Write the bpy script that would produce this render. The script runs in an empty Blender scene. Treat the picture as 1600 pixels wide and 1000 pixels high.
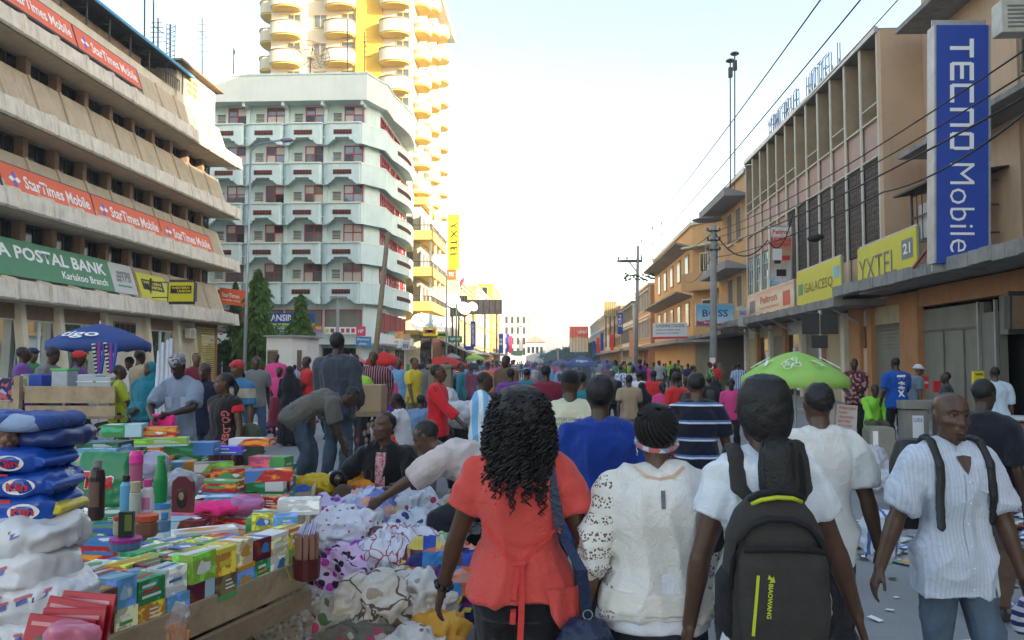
import bpy,bmesh,math,random
import numpy as np
from mathutils import Vector,Matrix
R=math.radians
scene=bpy.context.scene
col=scene.collection
# ------------------------------------------------------------------ camera, sky, sun, exposure
CAM=Vector((0.0,0.0,1.72)); FPX=1250.0
cam_d=bpy.data.cameras.new('camera'); cam=bpy.data.objects.new('camera',cam_d); col.objects.link(cam)
cam_d.sensor_width=36; cam_d.lens=36*FPX/1600; cam_d.clip_start=.05; cam_d.clip_end=3000
cam.location=CAM; cam.rotation_euler=(R(90+2.97),0,R(2.75)); scene.camera=cam
CR=cam.rotation_euler.to_matrix()
SUN_AZ,SUN_EL=R(121),R(15)            # azimuth measured clockwise from +Y (down the street)
w=bpy.data.worlds.new('World'); scene.world=w; w.use_nodes=True
nt=w.node_tree; bg=nt.nodes['Background']
sky=nt.nodes.new('ShaderNodeTexSky'); sky.sky_type='NISHITA'; sky.sun_disc=False
sky.sun_elevation=SUN_EL; sky.sun_rotation=SUN_AZ; sky.air_density=1.0; sky.dust_density=1.5; sky.ozone_density=1.0
tn=nt.nodes.new('ShaderNodeVectorMath'); tn.operation='MULTIPLY'; tn.inputs[1].default_value=(1.08,1.0,.90); nt.links.new(sky.outputs[0],tn.inputs[0]); nt.links.new(tn.outputs[0],bg.inputs[0]); bg.inputs[1].default_value=0.15
sl=bpy.data.lights.new('sun','SUN'); so=bpy.data.objects.new('sun',sl); col.objects.link(so)
sl.energy=4.2; sl.angle=R(.5); sl.color=(1,.85,.63)
sd=Vector((math.sin(SUN_AZ)*math.cos(SUN_EL),math.cos(SUN_AZ)*math.cos(SUN_EL),math.sin(SUN_EL)))
so.rotation_euler=(-sd).to_track_quat('-Z','Y').to_euler(); so.location=sd*200
vs=scene.view_settings; scene.display_settings.display_device='sRGB'
vs.view_transform='Standard'; vs.look='None'; vs.exposure=2.02; vs.gamma=1; vs.use_curve_mapping=False
scene.cycles.max_bounces=6; scene.cycles.transparent_max_bounces=12
# ------------------------------------------------------------------ helpers
def at(px,py,Y):
 "point of the plane y=Y seen at a pixel of the 1600x1000 photograph"
 d=CR @ Vector(((px-800)/FPX,(500-py)/FPX,-1)); k=Y/d.y
 return CAM+d*k
def gnd(px,py,z=0.0):
 d=CR @ Vector(((px-800)/FPX,(500-py)/FPX,-1)); k=(z-CAM.z)/d.z
 return CAM+d*k
_m={}
def N(nt,t,**kw):
 n=nt.nodes.new(t)
 for k,v in kw.items(): setattr(n,k,v)
 return n
def mat(name,c=(.5,.5,.5),rough=.8,var=.12,scale=2.0,bump=0.0,bscale=30.0,metal=0.0,streak=0.0,dirt=(.10,.085,.07),obj=False,spec=.4,emit=0,sheen=0,coat=0,second=None):
 if name in _m: return _m[name]
 m=bpy.data.materials.new(name); m.use_nodes=True; _m[name]=m
 nt=m.node_tree; L=nt.links.new; b=nt.nodes['Principled BSDF']
 b.inputs['Roughness'].default_value=rough; b.inputs['Metallic'].default_value=metal
 b.inputs['Specular IOR Level'].default_value=spec; b.inputs['Coat Weight'].default_value=coat
 if sheen: b.inputs['Sheen Weight'].default_value=sheen
 geo=N(nt,'ShaderNodeNewGeometry')
 if obj:
  oi=N(nt,'ShaderNodeObjectInfo'); base=oi.outputs['Color']
 else:
  rgb=N(nt,'ShaderNodeRGB'); rgb.outputs[0].default_value=(*c,1); base=rgb.outputs[0]
 if second is not None:
  base=second(nt,base)
 n1=N(nt,'ShaderNodeTexNoise'); n1.inputs['Scale'].default_value=scale; n1.inputs['Detail'].default_value=7; n1.inputs['Roughness'].default_value=.65
 L(geo.outputs['Position'],n1.inputs['Vector'])
 mr=N(nt,'ShaderNodeMapRange'); mr.inputs[1].default_value=.3; mr.inputs[2].default_value=.7; mr.inputs[3].default_value=1-var; mr.inputs[4].default_value=1+var
 L(n1.outputs['Fac'],mr.inputs[0])
 mx=N(nt,'ShaderNodeVectorMath',operation='SCALE'); L(base,mx.inputs[0]); L(mr.outputs[0],mx.inputs['Scale'])
 out=mx.outputs[0]
 if streak:
  mp=N(nt,'ShaderNodeMapping'); mp.inputs['Scale'].default_value=(2.2,2.2,.22); L(geo.outputs['Position'],mp.inputs['Vector'])
  n2=N(nt,'ShaderNodeTexNoise'); n2.inputs['Scale'].default_value=1.6; n2.inputs['Detail'].default_value=8; n2.inputs['Roughness'].default_value=.7
  L(mp.outputs[0],n2.inputs['Vector'])
  m2=N(nt,'ShaderNodeMapRange'); m2.inputs[1].default_value=.5; m2.inputs[2].default_value=.75; m2.inputs[3].default_value=0; m2.inputs[4].default_value=streak
  L(n2.outputs['Fac'],m2.inputs[0])
  mc=N(nt,'ShaderNodeMix',data_type='RGBA'); L(m2.outputs[0],mc.inputs[0]); L(out,mc.inputs[6]); mc.inputs[7].default_value=(*dirt,1)
  out=mc.outputs[2]
 L(out,b.inputs['Base Color'])
 if bump:
  n3=N(nt,'ShaderNodeTexNoise'); n3.inputs['Scale'].default_value=bscale; n3.inputs['Detail'].default_value=4
  L(geo.outputs['Position'],n3.inputs['Vector'])
  bp=N(nt,'ShaderNodeBump'); bp.inputs['Strength'].default_value=bump; bp.inputs['Distance'].default_value=.02
  L(n3.outputs['Fac'],bp.inputs['Height']); L(bp.outputs[0],b.inputs['Normal'])
  if sheen:
   n4=N(nt,'ShaderNodeTexNoise'); n4.inputs['Scale'].default_value=17; n4.inputs['Detail'].default_value=5; n4.inputs['Distortion'].default_value=1.6; n4.inputs['Roughness'].default_value=.6
   L(geo.outputs['Position'],n4.inputs['Vector']); b4=N(nt,'ShaderNodeBump'); b4.inputs['Strength'].default_value=.36; b4.inputs['Distance'].default_value=.03
   L(n4.outputs['Fac'],b4.inputs['Height']); L(bp.outputs[0],b4.inputs['Normal']); L(b4.outputs[0],b.inputs['Normal'])
 if emit:
  b.inputs['Emission Color'].default_value=(*c,1); b.inputs['Emission Strength'].default_value=emit
 return m
class MB:
 def __init__(s): s.v=[]; s.f=[]; s.m=[]
 def add(s,vs,fs,m=0):
  o=len(s.v); s.v+=[tuple(p) for p in vs]; s.f+=[tuple(i+o for i in f) for f in fs]; s.m+=[m]*len(fs); return s
 def box(s,x0,x1,y0,y1,z0,z1,m=0):
  if x0>x1: x0,x1=x1,x0
  if y0>y1: y0,y1=y1,y0
  return s.add([(x0,y0,z0),(x1,y0,z0),(x1,y1,z0),(x0,y1,z0),(x0,y0,z1),(x1,y0,z1),(x1,y1,z1),(x0,y1,z1)],
   [(0,3,2,1),(4,5,6,7),(0,1,5,4),(1,2,6,5),(2,3,7,6),(3,0,4,7)],m)
 def beam(s,a,b,w_=.05,h=None,m=0,n=4):
  a=Vector(a); b=Vector(b); d=(b-a).normalized(); h=w_ if h is None else h
  up=Vector((0,0,1)) if abs(d.z)<.95 else Vector((0,1,0))
  x=d.cross(up).normalized(); y=x.cross(d)
  if n==4:
   q=[(-.5,-.5),(.5,-.5),(.5,.5),(-.5,.5)]
  else: q=[(.5*math.cos(2*math.pi*i/n),.5*math.sin(2*math.pi*i/n)) for i in range(n)]
  vs=[a+x*(u*w_)+y*(v*h) for u,v in q]+[b+x*(u*w_)+y*(v*h) for u,v in q]
  fs=[tuple(range(n))[::-1],tuple(range(n,2*n))]+[(i,(i+1)%n,n+(i+1)%n,n+i) for i in range(n)]
  return s.add(vs,fs,m)
 def tube(s,pts,r,n=6,m=0):
  pts=[Vector(p) for p in pts]; k=len(pts); vs=[]; fs=[]
  rr=r if isinstance(r,(list,tuple)) else [r]*k
  for i,p in enumerate(pts):
   d=(pts[min(i+1,k-1)]-pts[max(i-1,0)]).normalized()
   up=Vector((0,0,1)) if abs(d.z)<.9 else Vector((1,0,0))
   x=d.cross(up).normalized(); y=x.cross(d)
   vs+=[p+(x*math.cos(2*math.pi*j/n)+y*math.sin(2*math.pi*j/n))*rr[i] for j in range(n)]
  for i in range(k-1):
   fs+=[(i*n+j,i*n+(j+1)%n,(i+1)*n+(j+1)%n,(i+1)*n+j) for j in range(n)]
  fs+=[tuple(range(n))[::-1],tuple(range((k-1)*n,k*n))]
  return s.add(vs,fs,m)
 def prism(s,poly,o,u,v,t,m=0):
  "2D polygon in the plane o + a*u + b*v, thickness vector t"
  o,u,v,t=map(Vector,(o,u,v,t)); n=len(poly)
  vs=[o+u*a+v*b for a,b in poly]; vs+=[p+t for p in vs]
  fs=[tuple(range(n)),tuple(range(n,2*n))[::-1]]+[(i,n+i,n+(i+1)%n,(i+1)%n) for i in range(n)]
  return s.add(vs,fs,m)
 def slab(s,poly,z0,z1,m=0):
  return s.prism(poly,(0,0,z0),(1,0,0),(0,1,0),(0,0,z1-z0),m)
 def strip(s,line,z0,z1,t=.12,m=0):
  "wall of thickness t that follows a plan polyline"
  n=len(line); P=[Vector((a,b,0)) for a,b in line]; off=[]
  for i in range(n):
   d=(P[min(i+1,n-1)]-P[max(i-1,0)]).normalized(); off.append(Vector((-d.y,d.x,0))*t)
  vs=[]
  for i in range(n):
   za=z0[i] if isinstance(z0,list) else z0
   zb=z1[i] if isinstance(z1,list) else z1
   for q in (P[i],P[i]+off[i]):
    vs+=[(q.x,q.y,za),(q.x,q.y,zb)]
  fs=[]
  for i in range(n-1):
   a=4*i; b=a+4
   fs+=[(a,b,b+1,a+1),(a+2,a+3,b+3,b+2),(a+1,b+1,b+3,a+3),(a,a+2,b+2,b)]
  fs+=[(0,1,3,2),(4*n-4,4*n-2,4*n-1,4*n-3)]
  return s.add(vs,fs,m)
 def ell(s,c,r,nu=12,nv=8,m=0):
  c=Vector(c); vs=[c+Vector((0,0,r[2]))]
  for i in range(1,nv):
   a=math.pi*i/nv
   for j in range(nu):
    b=2*math.pi*j/nu; vs.append(c+Vector((r[0]*math.sin(a)*math.cos(b),r[1]*math.sin(a)*math.sin(b),r[2]*math.cos(a))))
  vs.append(c-Vector((0,0,r[2]))); e=len(vs)-1
  fs=[(0,1+j,1+(j+1)%nu) for j in range(nu)]
  for i in range(nv-2):
   o=1+i*nu; fs+=[(o+j,o+nu+j,o+nu+(j+1)%nu,o+(j+1)%nu) for j in range(nu)]
  o=1+(nv-2)*nu; fs+=[(o+j,e,o+(j+1)%nu) for j in range(nu)]
  return s.add(vs,fs,m)
 def build(s,name,mats,parent=None,smooth=False,bevel=0,fix=True):
  me=bpy.data.meshes.new(name); me.from_pydata(s.v,[],s.f)
  if not isinstance(mats,(list,tuple)): mats=[mats]
  for m in mats: me.materials.append(m)
  if len(mats)>1: me.polygons.foreach_set('material_index',s.m)
  if fix:
   bm=bmesh.new(); bm.from_mesh(me)
   bmesh.ops.recalc_face_normals(bm,faces=bm.faces)
   bm.to_mesh(me); bm.free()
  if smooth: me.polygons.foreach_set('use_smooth',[True]*len(me.polygons))
  me.update()
  o=bpy.data.objects.new(name,me); col.objects.link(o)
  if bevel:
   bv=o.modifiers.new('bevel','BEVEL'); bv.width=bevel; bv.segments=2; bv.limit_method='ANGLE'
  if parent is not None:
   o.parent=parent
   if parent.get('worldbuilt'): o.location=-Vector(parent.location)
  return o
def tag(o,label=None,cat=None,group=None,kind=None):
 if label: o['label']=label
 if cat: o['category']=cat
 if group: o['group']=group
 if kind: o['kind']=kind
 return o
def thing(name,label,cat,loc=(0,0,0),group=None,rz=0,world=False):
 o=bpy.data.objects.new(name,None); col.objects.link(o); o.location=loc; o.rotation_euler=(0,0,rz); o.empty_display_size=.2
 tag(o,label,cat,group)
 if world: o['worldbuilt']=1
 return o
def dup(o,parent=None):
 c=o.copy(); col.objects.link(c)
 if parent is not None: c.parent=parent
 for ch in list(o.children): dup(ch,c)
 return c
def copy_at(o,off,parent):
 c=dup(o,parent); c.location=Vector(o.location)+Vector(off); return c
_rs=random.Random(7)
WORK=bpy.data.scenes.new('work')
def evaluated(t):
 "mesh of an object with its modifiers applied, worked out in a scratch scene"
 WORK.collection.objects.link(t); vl=WORK.view_layers[0]; vl.update(); dg=vl.depsgraph
 return bpy.data.meshes.new_from_object(t.evaluated_get(dg))
def lettering(s,o,right,up,w_,h,m,parent=None,name='lettering',bold=.0,depth=.01,shear=0):
 cu=bpy.data.curves.new('lettering','FONT'); cu.body=s; cu.size=1; cu.extrude=.0; cu.offset=bold; cu.shear=shear; cu.resolution_u=2
 t=bpy.data.objects.new('tmp',cu); me=evaluated(t)
 bpy.data.objects.remove(t); bpy.data.curves.remove(cu)
 n=len(me.vertices)
 if n==0: return None
 a=np.empty(n*3); me.vertices.foreach_get('co',a); a=a.reshape(-1,3)
 lo=a.min(0); hi=a.max(0); sc=(hi-lo); sc[sc==0]=1; a=(a-lo)/sc
 o=np.array(o); right=np.array(Vector(right).normalized()); up=np.array(Vector(up).normalized())
 p=o+a[:,:1]*right*w_+a[:,1:2]*up*h
 me.vertices.foreach_set('co',p.astype(np.float32).ravel()); me.materials.clear(); me.materials.append(m); me.name=name; me.update()
 ob=bpy.data.objects.new(name,me); col.objects.link(ob)
 if parent is not None:
  ob.parent=parent
  if parent.get('worldbuilt'): ob.location=-Vector(parent.location)
 return ob
_T=np.random.RandomState(3).rand(4096)
def vnoise(P,seed=0):
 P=np.asarray(P,float); i=np.floor(P).astype(int); f=P-i; f=f*f*(3-2*f); r=0
 for a in (0,1):
  for b in (0,1):
   for c in (0,1):
    h=((i[:,0]+a)*73856093 ^ (i[:,1]+b)*19349663 ^ (i[:,2]+c)*83492791 ^ seed*2654435) & 4095
    r=r+_T[h]*(f[:,0] if a else 1-f[:,0])*(f[:,1] if b else 1-f[:,1])*(f[:,2] if c else 1-f[:,2])
 return r*2-1
SHADE=[(26,-60,32,12,38),(26,12,36,24,27.5),(26,24,36,30,38),(26,30,36,38,44)]
# ------------------------------------------------------------------ shared materials
M={}
M['tan']=mat('tan_concrete',(.46,.385,.28),.9,.12,1.3,.3,14,streak=.55,dirt=(.16,.13,.10))
M['lip']=mat('whitewashed_concrete',(.68,.62,.52),.85,.16,1.5,.25,14,streak=.7,dirt=(.2,.175,.14))
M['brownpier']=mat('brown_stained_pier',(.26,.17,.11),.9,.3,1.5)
M['darkglass']=mat('dark_window_glass',(.018,.018,.018),.12,.2,1,spec=.6)
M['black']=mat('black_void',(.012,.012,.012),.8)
M['cream']=mat('cream_wall_paint',(.62,.57,.46),.85,.1,1.2,.15,20,streak=.35,dirt=(.3,.25,.18))
M['creamdoor']=mat('cream_door_panel',(.60,.56,.42),.8,.1,1)
M['mint']=mat('pale_mint_paint',(.56,.70,.69),.8,.1,.9,.1,20,streak=.5,dirt=(.33,.42,.42))
M['mintwhite']=mat('pale_grey_green_fascia',(.66,.72,.68),.8,.06,.5,streak=.25,dirt=(.45,.48,.46))
M['red']=mat('red_window_paint',(.42,.035,.06),.5)
M['reddark']=mat('dull_red_brick_grille',(.22,.07,.06),.8)
M['steel']=mat('galvanised_steel',(.38,.40,.42),.45,.15,3,metal=.6)
M['steeldark']=mat('dark_steel',(.05,.05,.055),.6,.3,3)
M['roofblack']=mat('black_sheet_roof',(.03,.03,.034),.6,.4,1.5)
M['blue_trim']=mat('blue_trim_paint',(.08,.28,.52),.6)
M['orange_sign']=mat('orange_sign_panel',(.72,.13,.05),.5,.05)
M['white']=mat('white_print',(.82,.82,.82),.5,.03)
M['green_sign']=mat('green_sign_panel',(.07,.23,.11),.5,.08)
M['grey_sign']=mat('light_grey_sign_panel',(.48,.50,.48),.5,.05)
M['yellow_sign']=mat('yellow_green_sign_panel',(.60,.56,.03),.5,.05)
M['yellow']=mat('bright_yellow_panel',(.80,.66,.03),.5,.05)
M['blackprint']=mat('black_print',(.02,.02,.02),.5)
M['greyprint']=mat('grey_print',(.2,.2,.2),.6)
M['blue_sign']=mat('blue_sign_panel',(.02,.06,.36),.45,.08)
M['redprint']=mat('red_print',(.6,.03,.03),.5)
M['pinkred']=mat('pink_red_banner',(.7,.05,.12),.6)
M['peach']=mat('peach_wall_paint',(.56,.38,.25),.9,.1,.8,.15,20,streak=.3,dirt=(.30,.19,.12))
M['pink']=mat('dusty_pink_panel',(.52,.345,.275),.85,.08,1.0,streak=.25,dirt=(.3,.2,.16))
M['finbeige']=mat('beige_fin_plaster',(.42,.31,.20),.9,.15,1.3,streak=.35,dirt=(.17,.115,.075))
M['finedge']=mat('pale_fin_edge',(.60,.55,.45),.8,.1,2)
M['orange_wall']=mat('orange_wall_paint',(.57,.34,.16),.85,.1,.8,.1,20,streak=.25,dirt=(.30,.14,.05))
M['orange_deep']=mat('deep_orange_pillar',(.42,.20,.09),.85,.15,1.2,streak=.3,dirt=(.2,.1,.05))
M['olive']=mat('greenish_cream_wall',(.45,.36,.22),.9,.12,1,streak=.4,dirt=(.22,.17,.10))
M['canopy']=mat('weathered_grey_canopy',(.27,.26,.245),.9,.25,2.0,.5,14,streak=.6,dirt=(.08,.075,.065))
M['soffit']=mat('grey_soffit',(.30,.29,.28),.9,.1,1)
M['shutter']=mat('grey_green_shutter',(.20,.20,.165),.6,.12,1.4,streak=.4,dirt=(.09,.08,.065))
M['shutteryellow']=mat('pale_yellow_shutter',(.60,.50,.17),.6,.1)
M['lattice']=mat('grey_brown_lattice',(.17,.135,.115),.9,.2,2)
M['wood']=mat('weathered_wood',(.25,.18,.115),.85,.3,4,.4,30,streak=.4,dirt=(.09,.065,.045))
M['woodlight']=mat('pale_rough_wood',(.36,.27,.17),.85,.25,5,.4,30)
M['cardboard']=mat('brown_cardboard',(.33,.235,.14),.85,.12,4)
M['pole']=mat('concrete_pole',(.30,.30,.29),.8,.15,3)
M['cable']=mat('black_cable',(.02,.02,.022),.6)
M['ac']=mat('offwhite_air_conditioner',(.55,.53,.48),.6,.15,4)
M['glass_sky']=mat('reflecting_shop_glass',(.62,.74,.82),.03,.03,metal=.95)
M['pane']=mat('window_pane_glass',(.16,.18,.19),.06,.3,.5,metal=.55,spec=.7)
M['yellowwall']=mat('ochre_yellow_wall',(.66,.48,.13),.85,.08,.7)
M['towerwhite']=mat('offwhite_tower_wall',(.56,.51,.40),.85,.06,.5)
M['toweryellow']=mat('tower_yellow_strip',(.56,.36,.05),.85,.06,.5)
M['grass']=mat('dark_foliage',(.05,.09,.03),.8,.5,6)
# ------------------------------------------------------------------ ground
gm=mat('dusty_grey_asphalt',(.27,.265,.26),.92,.10,.35,.5,60,streak=0)
g=MB().slab([(-900,-150),(900,-150),(900,2500),(-900,2500)],-.3,0).build('ground',gm); tag(g,kind='structure')
road=MB().slab([(-11.5,-60),(8.2,-60),(8.2,600),(-11.5,600)],.0,.004)
road=road.build('road',mat('pale_worn_road',(.245,.25,.255),.9,.12,.6,.6,50)); tag(road,kind='structure')
# pavement slabs on the right, with kerb pieces
pv=MB().slab([(8.45,-40),(11.5,-40),(11.5,54),(8.45,54)],.004,.14).build('pavement',mat('pavement_concrete',(.26,.245,.22),.9,.15,1,.5,40)); tag(pv,kind='structure')
kb=MB().box(0,.22,0,.96,0,.15); kb=kb.build('kerb_stone',mat('kerb_concrete',(.33,.32,.29),.9,.2,3,.4,30),pv,bevel=.015); kb.location=(8.23,10,.0)
for i in range(1,44):
 k=kb.copy(); col.objects.link(k); k.location=(8.23,10+i,_rs.uniform(-.01,.004))
pvl=MB().slab([(-19.2,24),(-16.8,24),(-16.8,56),(-19.2,56)],.004,.14).build('pavement',_m['pavement_concrete']); tag(pvl,kind='structure')
# ------------------------------------------------------------------ left: tan office block with sloping sunshades
LB=thing('office_block','tan concrete office block with four tiers of sloping sunshades, on the left','building',(-26,38,0),world=True)
Y0,Y1,STEP=22.0,48.0,2.0
NB=int((Y1-Y0)/STEP)
MB().box(-34,-21.2,Y0,Y1-.3,0,16.1).build('wall',M['tan'],LB)
lv=[3.95,7.25,10.55,13.75]
def at_level(o,z,y):
 return copy_at(o,(0,y,z),LB)
off=Vector(LB.location)
# one sunshade lip panel, spandrel panel, pier, window; copied along every floor
def lippanel():
 b=MB()
 # folded white band with a raised rib on one edge and a slight belly
 prof=[(-19.40,0),(-19.32,.08),(-19.42,.72),(-19.95,.86),(-20.05,.74),(-19.56,.6),(-19.5,.06)]
 b.prism(prof,(0,.01,0),(1,0,0),(0,0,1),(0,STEP-.02,0))
 b.beam((-19.34,.06,.03),(-19.40,.06,.75),.10,.14); b.beam((-19.40,.06,.75),(-19.98,.06,.91),.10,.10)
 return b.build('sunshade_panel',M['lip'],LB)
def spanpanel():
 b=MB(); zt=2.42
 b.prism([(-19.97,.78),(-20.55,zt),(-20.75,zt),(-20.2,.72)],(0,.02,0),(1,0,0),(0,0,1),(0,STEP-.04,0))
 b.prism([(-19.9,.80),(-20.5,zt+.04),(-20.6,zt+.04),(-20.0,.76)],(0,.0,0),(1,0,0),(0,0,1),(0,.14,0))
 return b.build('spandrel_panel',M['tan'],LB)
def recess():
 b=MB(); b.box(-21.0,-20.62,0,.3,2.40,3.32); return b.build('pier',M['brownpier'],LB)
def rwin():
 w_=MB()
 w_.box(-21.1,-21.02,.3,2.0,2.42,2.48).box(-21.1,-21.02,.3,2.0,3.2,3.3)
 for t in (.3,.85,1.4,1.94): w_.box(-21.1,-21.02,t,t+.05,2.42,3.3)
 w=w_.build('window',M['steeldark'],LB)
 for t in (.35,.9,1.45):
  p=MB().box(-21.09,-21.06,t,t+.49,2.48,3.2).build('pane',M['darkglass'],w)
  p.location=(0,0,0)
 return w
protos=[lippanel(),spanpanel(),recess(),rwin()]
first=True
for li,z in enumerate(lv):
 for i in range(NB):
  y=Y0+i*STEP
  for k,p in enumerate(protos):
   if li==3 and k>=2: continue
   at_level(p,z+(0 if k<2 else 0),y)
for p in protos:
 for c in list(p.children): bpy.data.objects.remove(c)
 bpy.data.objects.remove(p)
sof=MB()
for z in lv: sof.box(-21.2,-19.5,Y0,Y1,z-.02,z+.08)
sof.build('soffit',M['tan'],LB)
# end returns of every sunshade (the tips that stick out past the wall)
for z in lv:
 MB().prism([(-19.36,0),(-19.42,.72),(-20.0,.86),(-20.55,2.42),(-21.0,2.42),(-21.0,0)],(0,Y1+.0,z),(1,0,0),(0,0,1),(0,.12,0)).build('end_panel',M['lip'],LB)
 MB().prism([(-19.3,0),(-19.38,.7),(-20.0,.55),(-20.2,0)],(0,Y1+.12,z),(1,0,0),(0,0,1),(0,.7,0)).build('sunshade_tip',M['lip'],LB)
# top parapet
MB().box(-21.2,-20.75,Y0,Y1-.2,16.0,16.75).build('parapet',M['cream'],LB)
# penthouse on the far end with yellow vent holes
b=MB().box(-26,-20.6,42.6,47.6,16.1,18.3)
b.box(-26.3,-20.2,42.3,48.0,18.3,18.42,1).build('stair_penthouse',[M['cream'],M['wood']],LB)
for i in range(2):
 for j in range(3):
  MB().box(-20.6,-20.55,43.8+i*.7,44.3+i*.7,17.0+j*.36,17.2+j*.36).build('vent_hole',M['toweryellow'],LB)
b=MB()
for k in range(8): b.beam((-20.55,41+k*.25,16.7),(-20.55,41+k*.25,17.3),.03)
b.beam((-20.55,41,17.3),(-20.55,42.75,17.3),.04); b.build('railing',M['steeldark'],LB)
# sheet roof on thin trusses above the parapet
ye=44.0
MB().prism([(-20.3,17.85),(-20.3,17.9),(-28,18.75),(-28,18.70)],(0,20,0),(1,0,0),(0,0,1),(0,ye-20,0)).build('sheet_roof',M['roofblack'],LB)
MB().box(-20.32,-20.24,20,ye,17.82,17.96).build('roof_edge_trim',M['blue_trim'],LB)
b=MB()
for k in range(13):
 y=21+k*1.85
 b.beam((-20.6,y,16.7),(-20.6,y,17.85),.06); b.beam((-20.6,y,17.5),(-26,y,17.9),.05); b.beam((-20.6,y,17.85),(-26,y,18.4),.05)
 for q in range(5): b.beam((-20.6-q*1.0,y,17.86+q*.1),(-21.1-q*1.0,y,17.52+q*.07),.03)
for q in range(6): b.beam((-20.7-q*1.2,21,17.83+q*.13),(-20.7-q*1.2,ye,17.83+q*.13),.05)
b.build('roof_truss',M['steeldark'],LB)
MB().box(-26,-21.3,24,40,16.1,17.5).build('roof_store',M['wood'],LB)
# ground floor
gw=-20.3
def gpart(name,y0,y1,z0,z1,m,x0=gw,x1=gw-.3,par=LB): return MB().box(x0,x1,y0,y1,z0,z1).build(name,m,par)
gpart('base_wall',22,48,0,.6,M['cream'])
gpart('ground_wall',35.7,39.3,.6,3.9,M['cream']); gpart('ground_wall',42.6,44.6,.6,3.9,M['cream'])
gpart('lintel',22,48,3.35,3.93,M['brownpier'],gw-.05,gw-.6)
v=MB().box(gw+.04,gw,36.2,38.2,3.0,3.6)
for k in range(4): v.box(gw+.07,gw+.04,36.3+k*.48,36.66+k*.48,3.1,3.5,1)
v.build('vent_panel',[M['brownpier'],M['black']],LB)
for ya,yb in ((22.0,24.6),(24.6,27.2),(27.2,29.8),(29.8,32.2),(32.2,35.7),(39.3,42.6)):
 fr=MB()
 ww=yb-ya
 for t in (0,.5,1): fr.box(gw-.08,gw-.2,ya+t*ww-.06,ya+t*ww+.06,.6,3.4)
 fr.box(gw-.08,gw-.2,ya,yb,.6,.7).box(gw-.08,gw-.2,ya,yb,3.3,3.4)
 wn=fr.build('shop_window',M['mintwhite'],LB)
 for t in (0,.5):
  MB().box(gw-.13,gw-.15,ya+t*ww+.06,ya+(t+.5)*ww-.06,.7,3.3).build('pane',M['glass_sky'],wn)
for y in (24.6,29.8,32.2,35.6,39.4,42.6,44.5):
 MB().beam((gw+.35,y,.0),(gw+.0,y-.25,3.95),.34,.3).build('leaning_column',M['cream'],LB)
sh=MB()
for k in range(26): sh.box(gw+.02,gw+.06,44.9,47.4,.5+k*.125,.59+k*.125)
sh.build('roller_shutter',M['shutteryellow'],LB)
MB().box(gw,gw+.09,44.6,44.85,.2,3.8).box(gw,gw+.09,47.45,47.7,.2,3.8).box(gw,gw+.1,44.6,47.7,.1,.5).build('shutter_frame',M['orange_deep'],LB)
def ac_unit(p,face,label,par=None,s=1.0):
 "face: unit vector the grille looks along (axis aligned)"
 t=thing('air_conditioner',label,'air conditioner',p,world=False) if par is None else None
 fx,fy=face; b=MB()
 wx,wy=(.8*s,.3*s) if fy else (.3*s,.8*s)
 b.box(-wx/2,wx/2,-wy/2,wy/2,0,.55*s)
 root=t if t else par
 o=b.build('casing' if t else 'air_conditioner',M['ac'],root,bevel=.02)
 gr=MB()
 for k in range(6):
  zz=(.08+k*.07)*s
  if fy: gr.box(-.3*s,.1*s,fy*wy/2,fy*(wy/2+.015),zz,zz+.03*s)
  else: gr.box(fx*wx/2,fx*(wx/2+.015),-.3*s,.1*s,zz,zz+.03*s)
 q=gr.build('grille',M['greyprint'],root if t else o)
 if not t:
  o.location=Vector(p)-Vector(par.location); q.location=(0,0,0)
 return t or o
ac_unit((gw+.3,43.6,3.0),(1,0),'',LB)
# signs of the left block. lean vector follows the spandrel
def sign(name,label,quadpts,m,t=.05,cat='sign',frame=None,loc=None):
 "quadpts: lower left, lower right, upper right, upper left (seen from the front)"
 q=[Vector(p) for p in quadpts]; n=(q[1]-q[0]).cross(q[3]-q[0]).normalized()
 r=thing(name,label,cat,(q[0]+q[1])/2,world=True)
 b=MB(); vs=q+[p-n*t for p in q]
 b.add(vs,[(0,1,2,3),(7,6,5,4),(0,4,5,1),(1,5,6,2),(2,6,7,3),(3,7,4,0)])
 b.build('panel',m,r)
 if frame:
  f=MB()
  for i in range(4): f.beam(q[i]-n*t/2,q[(i+1)%4]-n*t/2,.05,t+.03)
  f.build('frame',frame,r)
 r['n']=tuple(n); return r,q,n
def onsign(q,n,u,v,d=.012):
 a=q[0].lerp(q[1],u); b_=q[3].lerp(q[2],u); return a.lerp(b_,v)+n*d
def put(r,q,n,s,u0,u1,v0,v1,m,**kw):
 o=onsign(q,n,u0,v0); rt=onsign(q,n,u1,v0)-o; up=onsign(q,n,u0,v1)-o
 return lettering(s,o,rt,up,rt.length,up.length,m,r,**kw)
def patch(r,q,n,u0,u1,v0,v1,m,name='printed_panel',d=.006):
 b=MB().add([onsign(q,n,a,b_,d) for a,b_ in ((u0,v0),(u1,v0),(u1,v1),(u0,v1))],[(0,1,2,3)])
 return b.build(name,m,r,fix=False)
def lq(y0,y1,z0,z1,x0=-19.95,x1=-20.2): return [(x0,y0,z0),(x0,y1,z0),(x1,y1,z1),(x1,y0,z1)]
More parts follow.
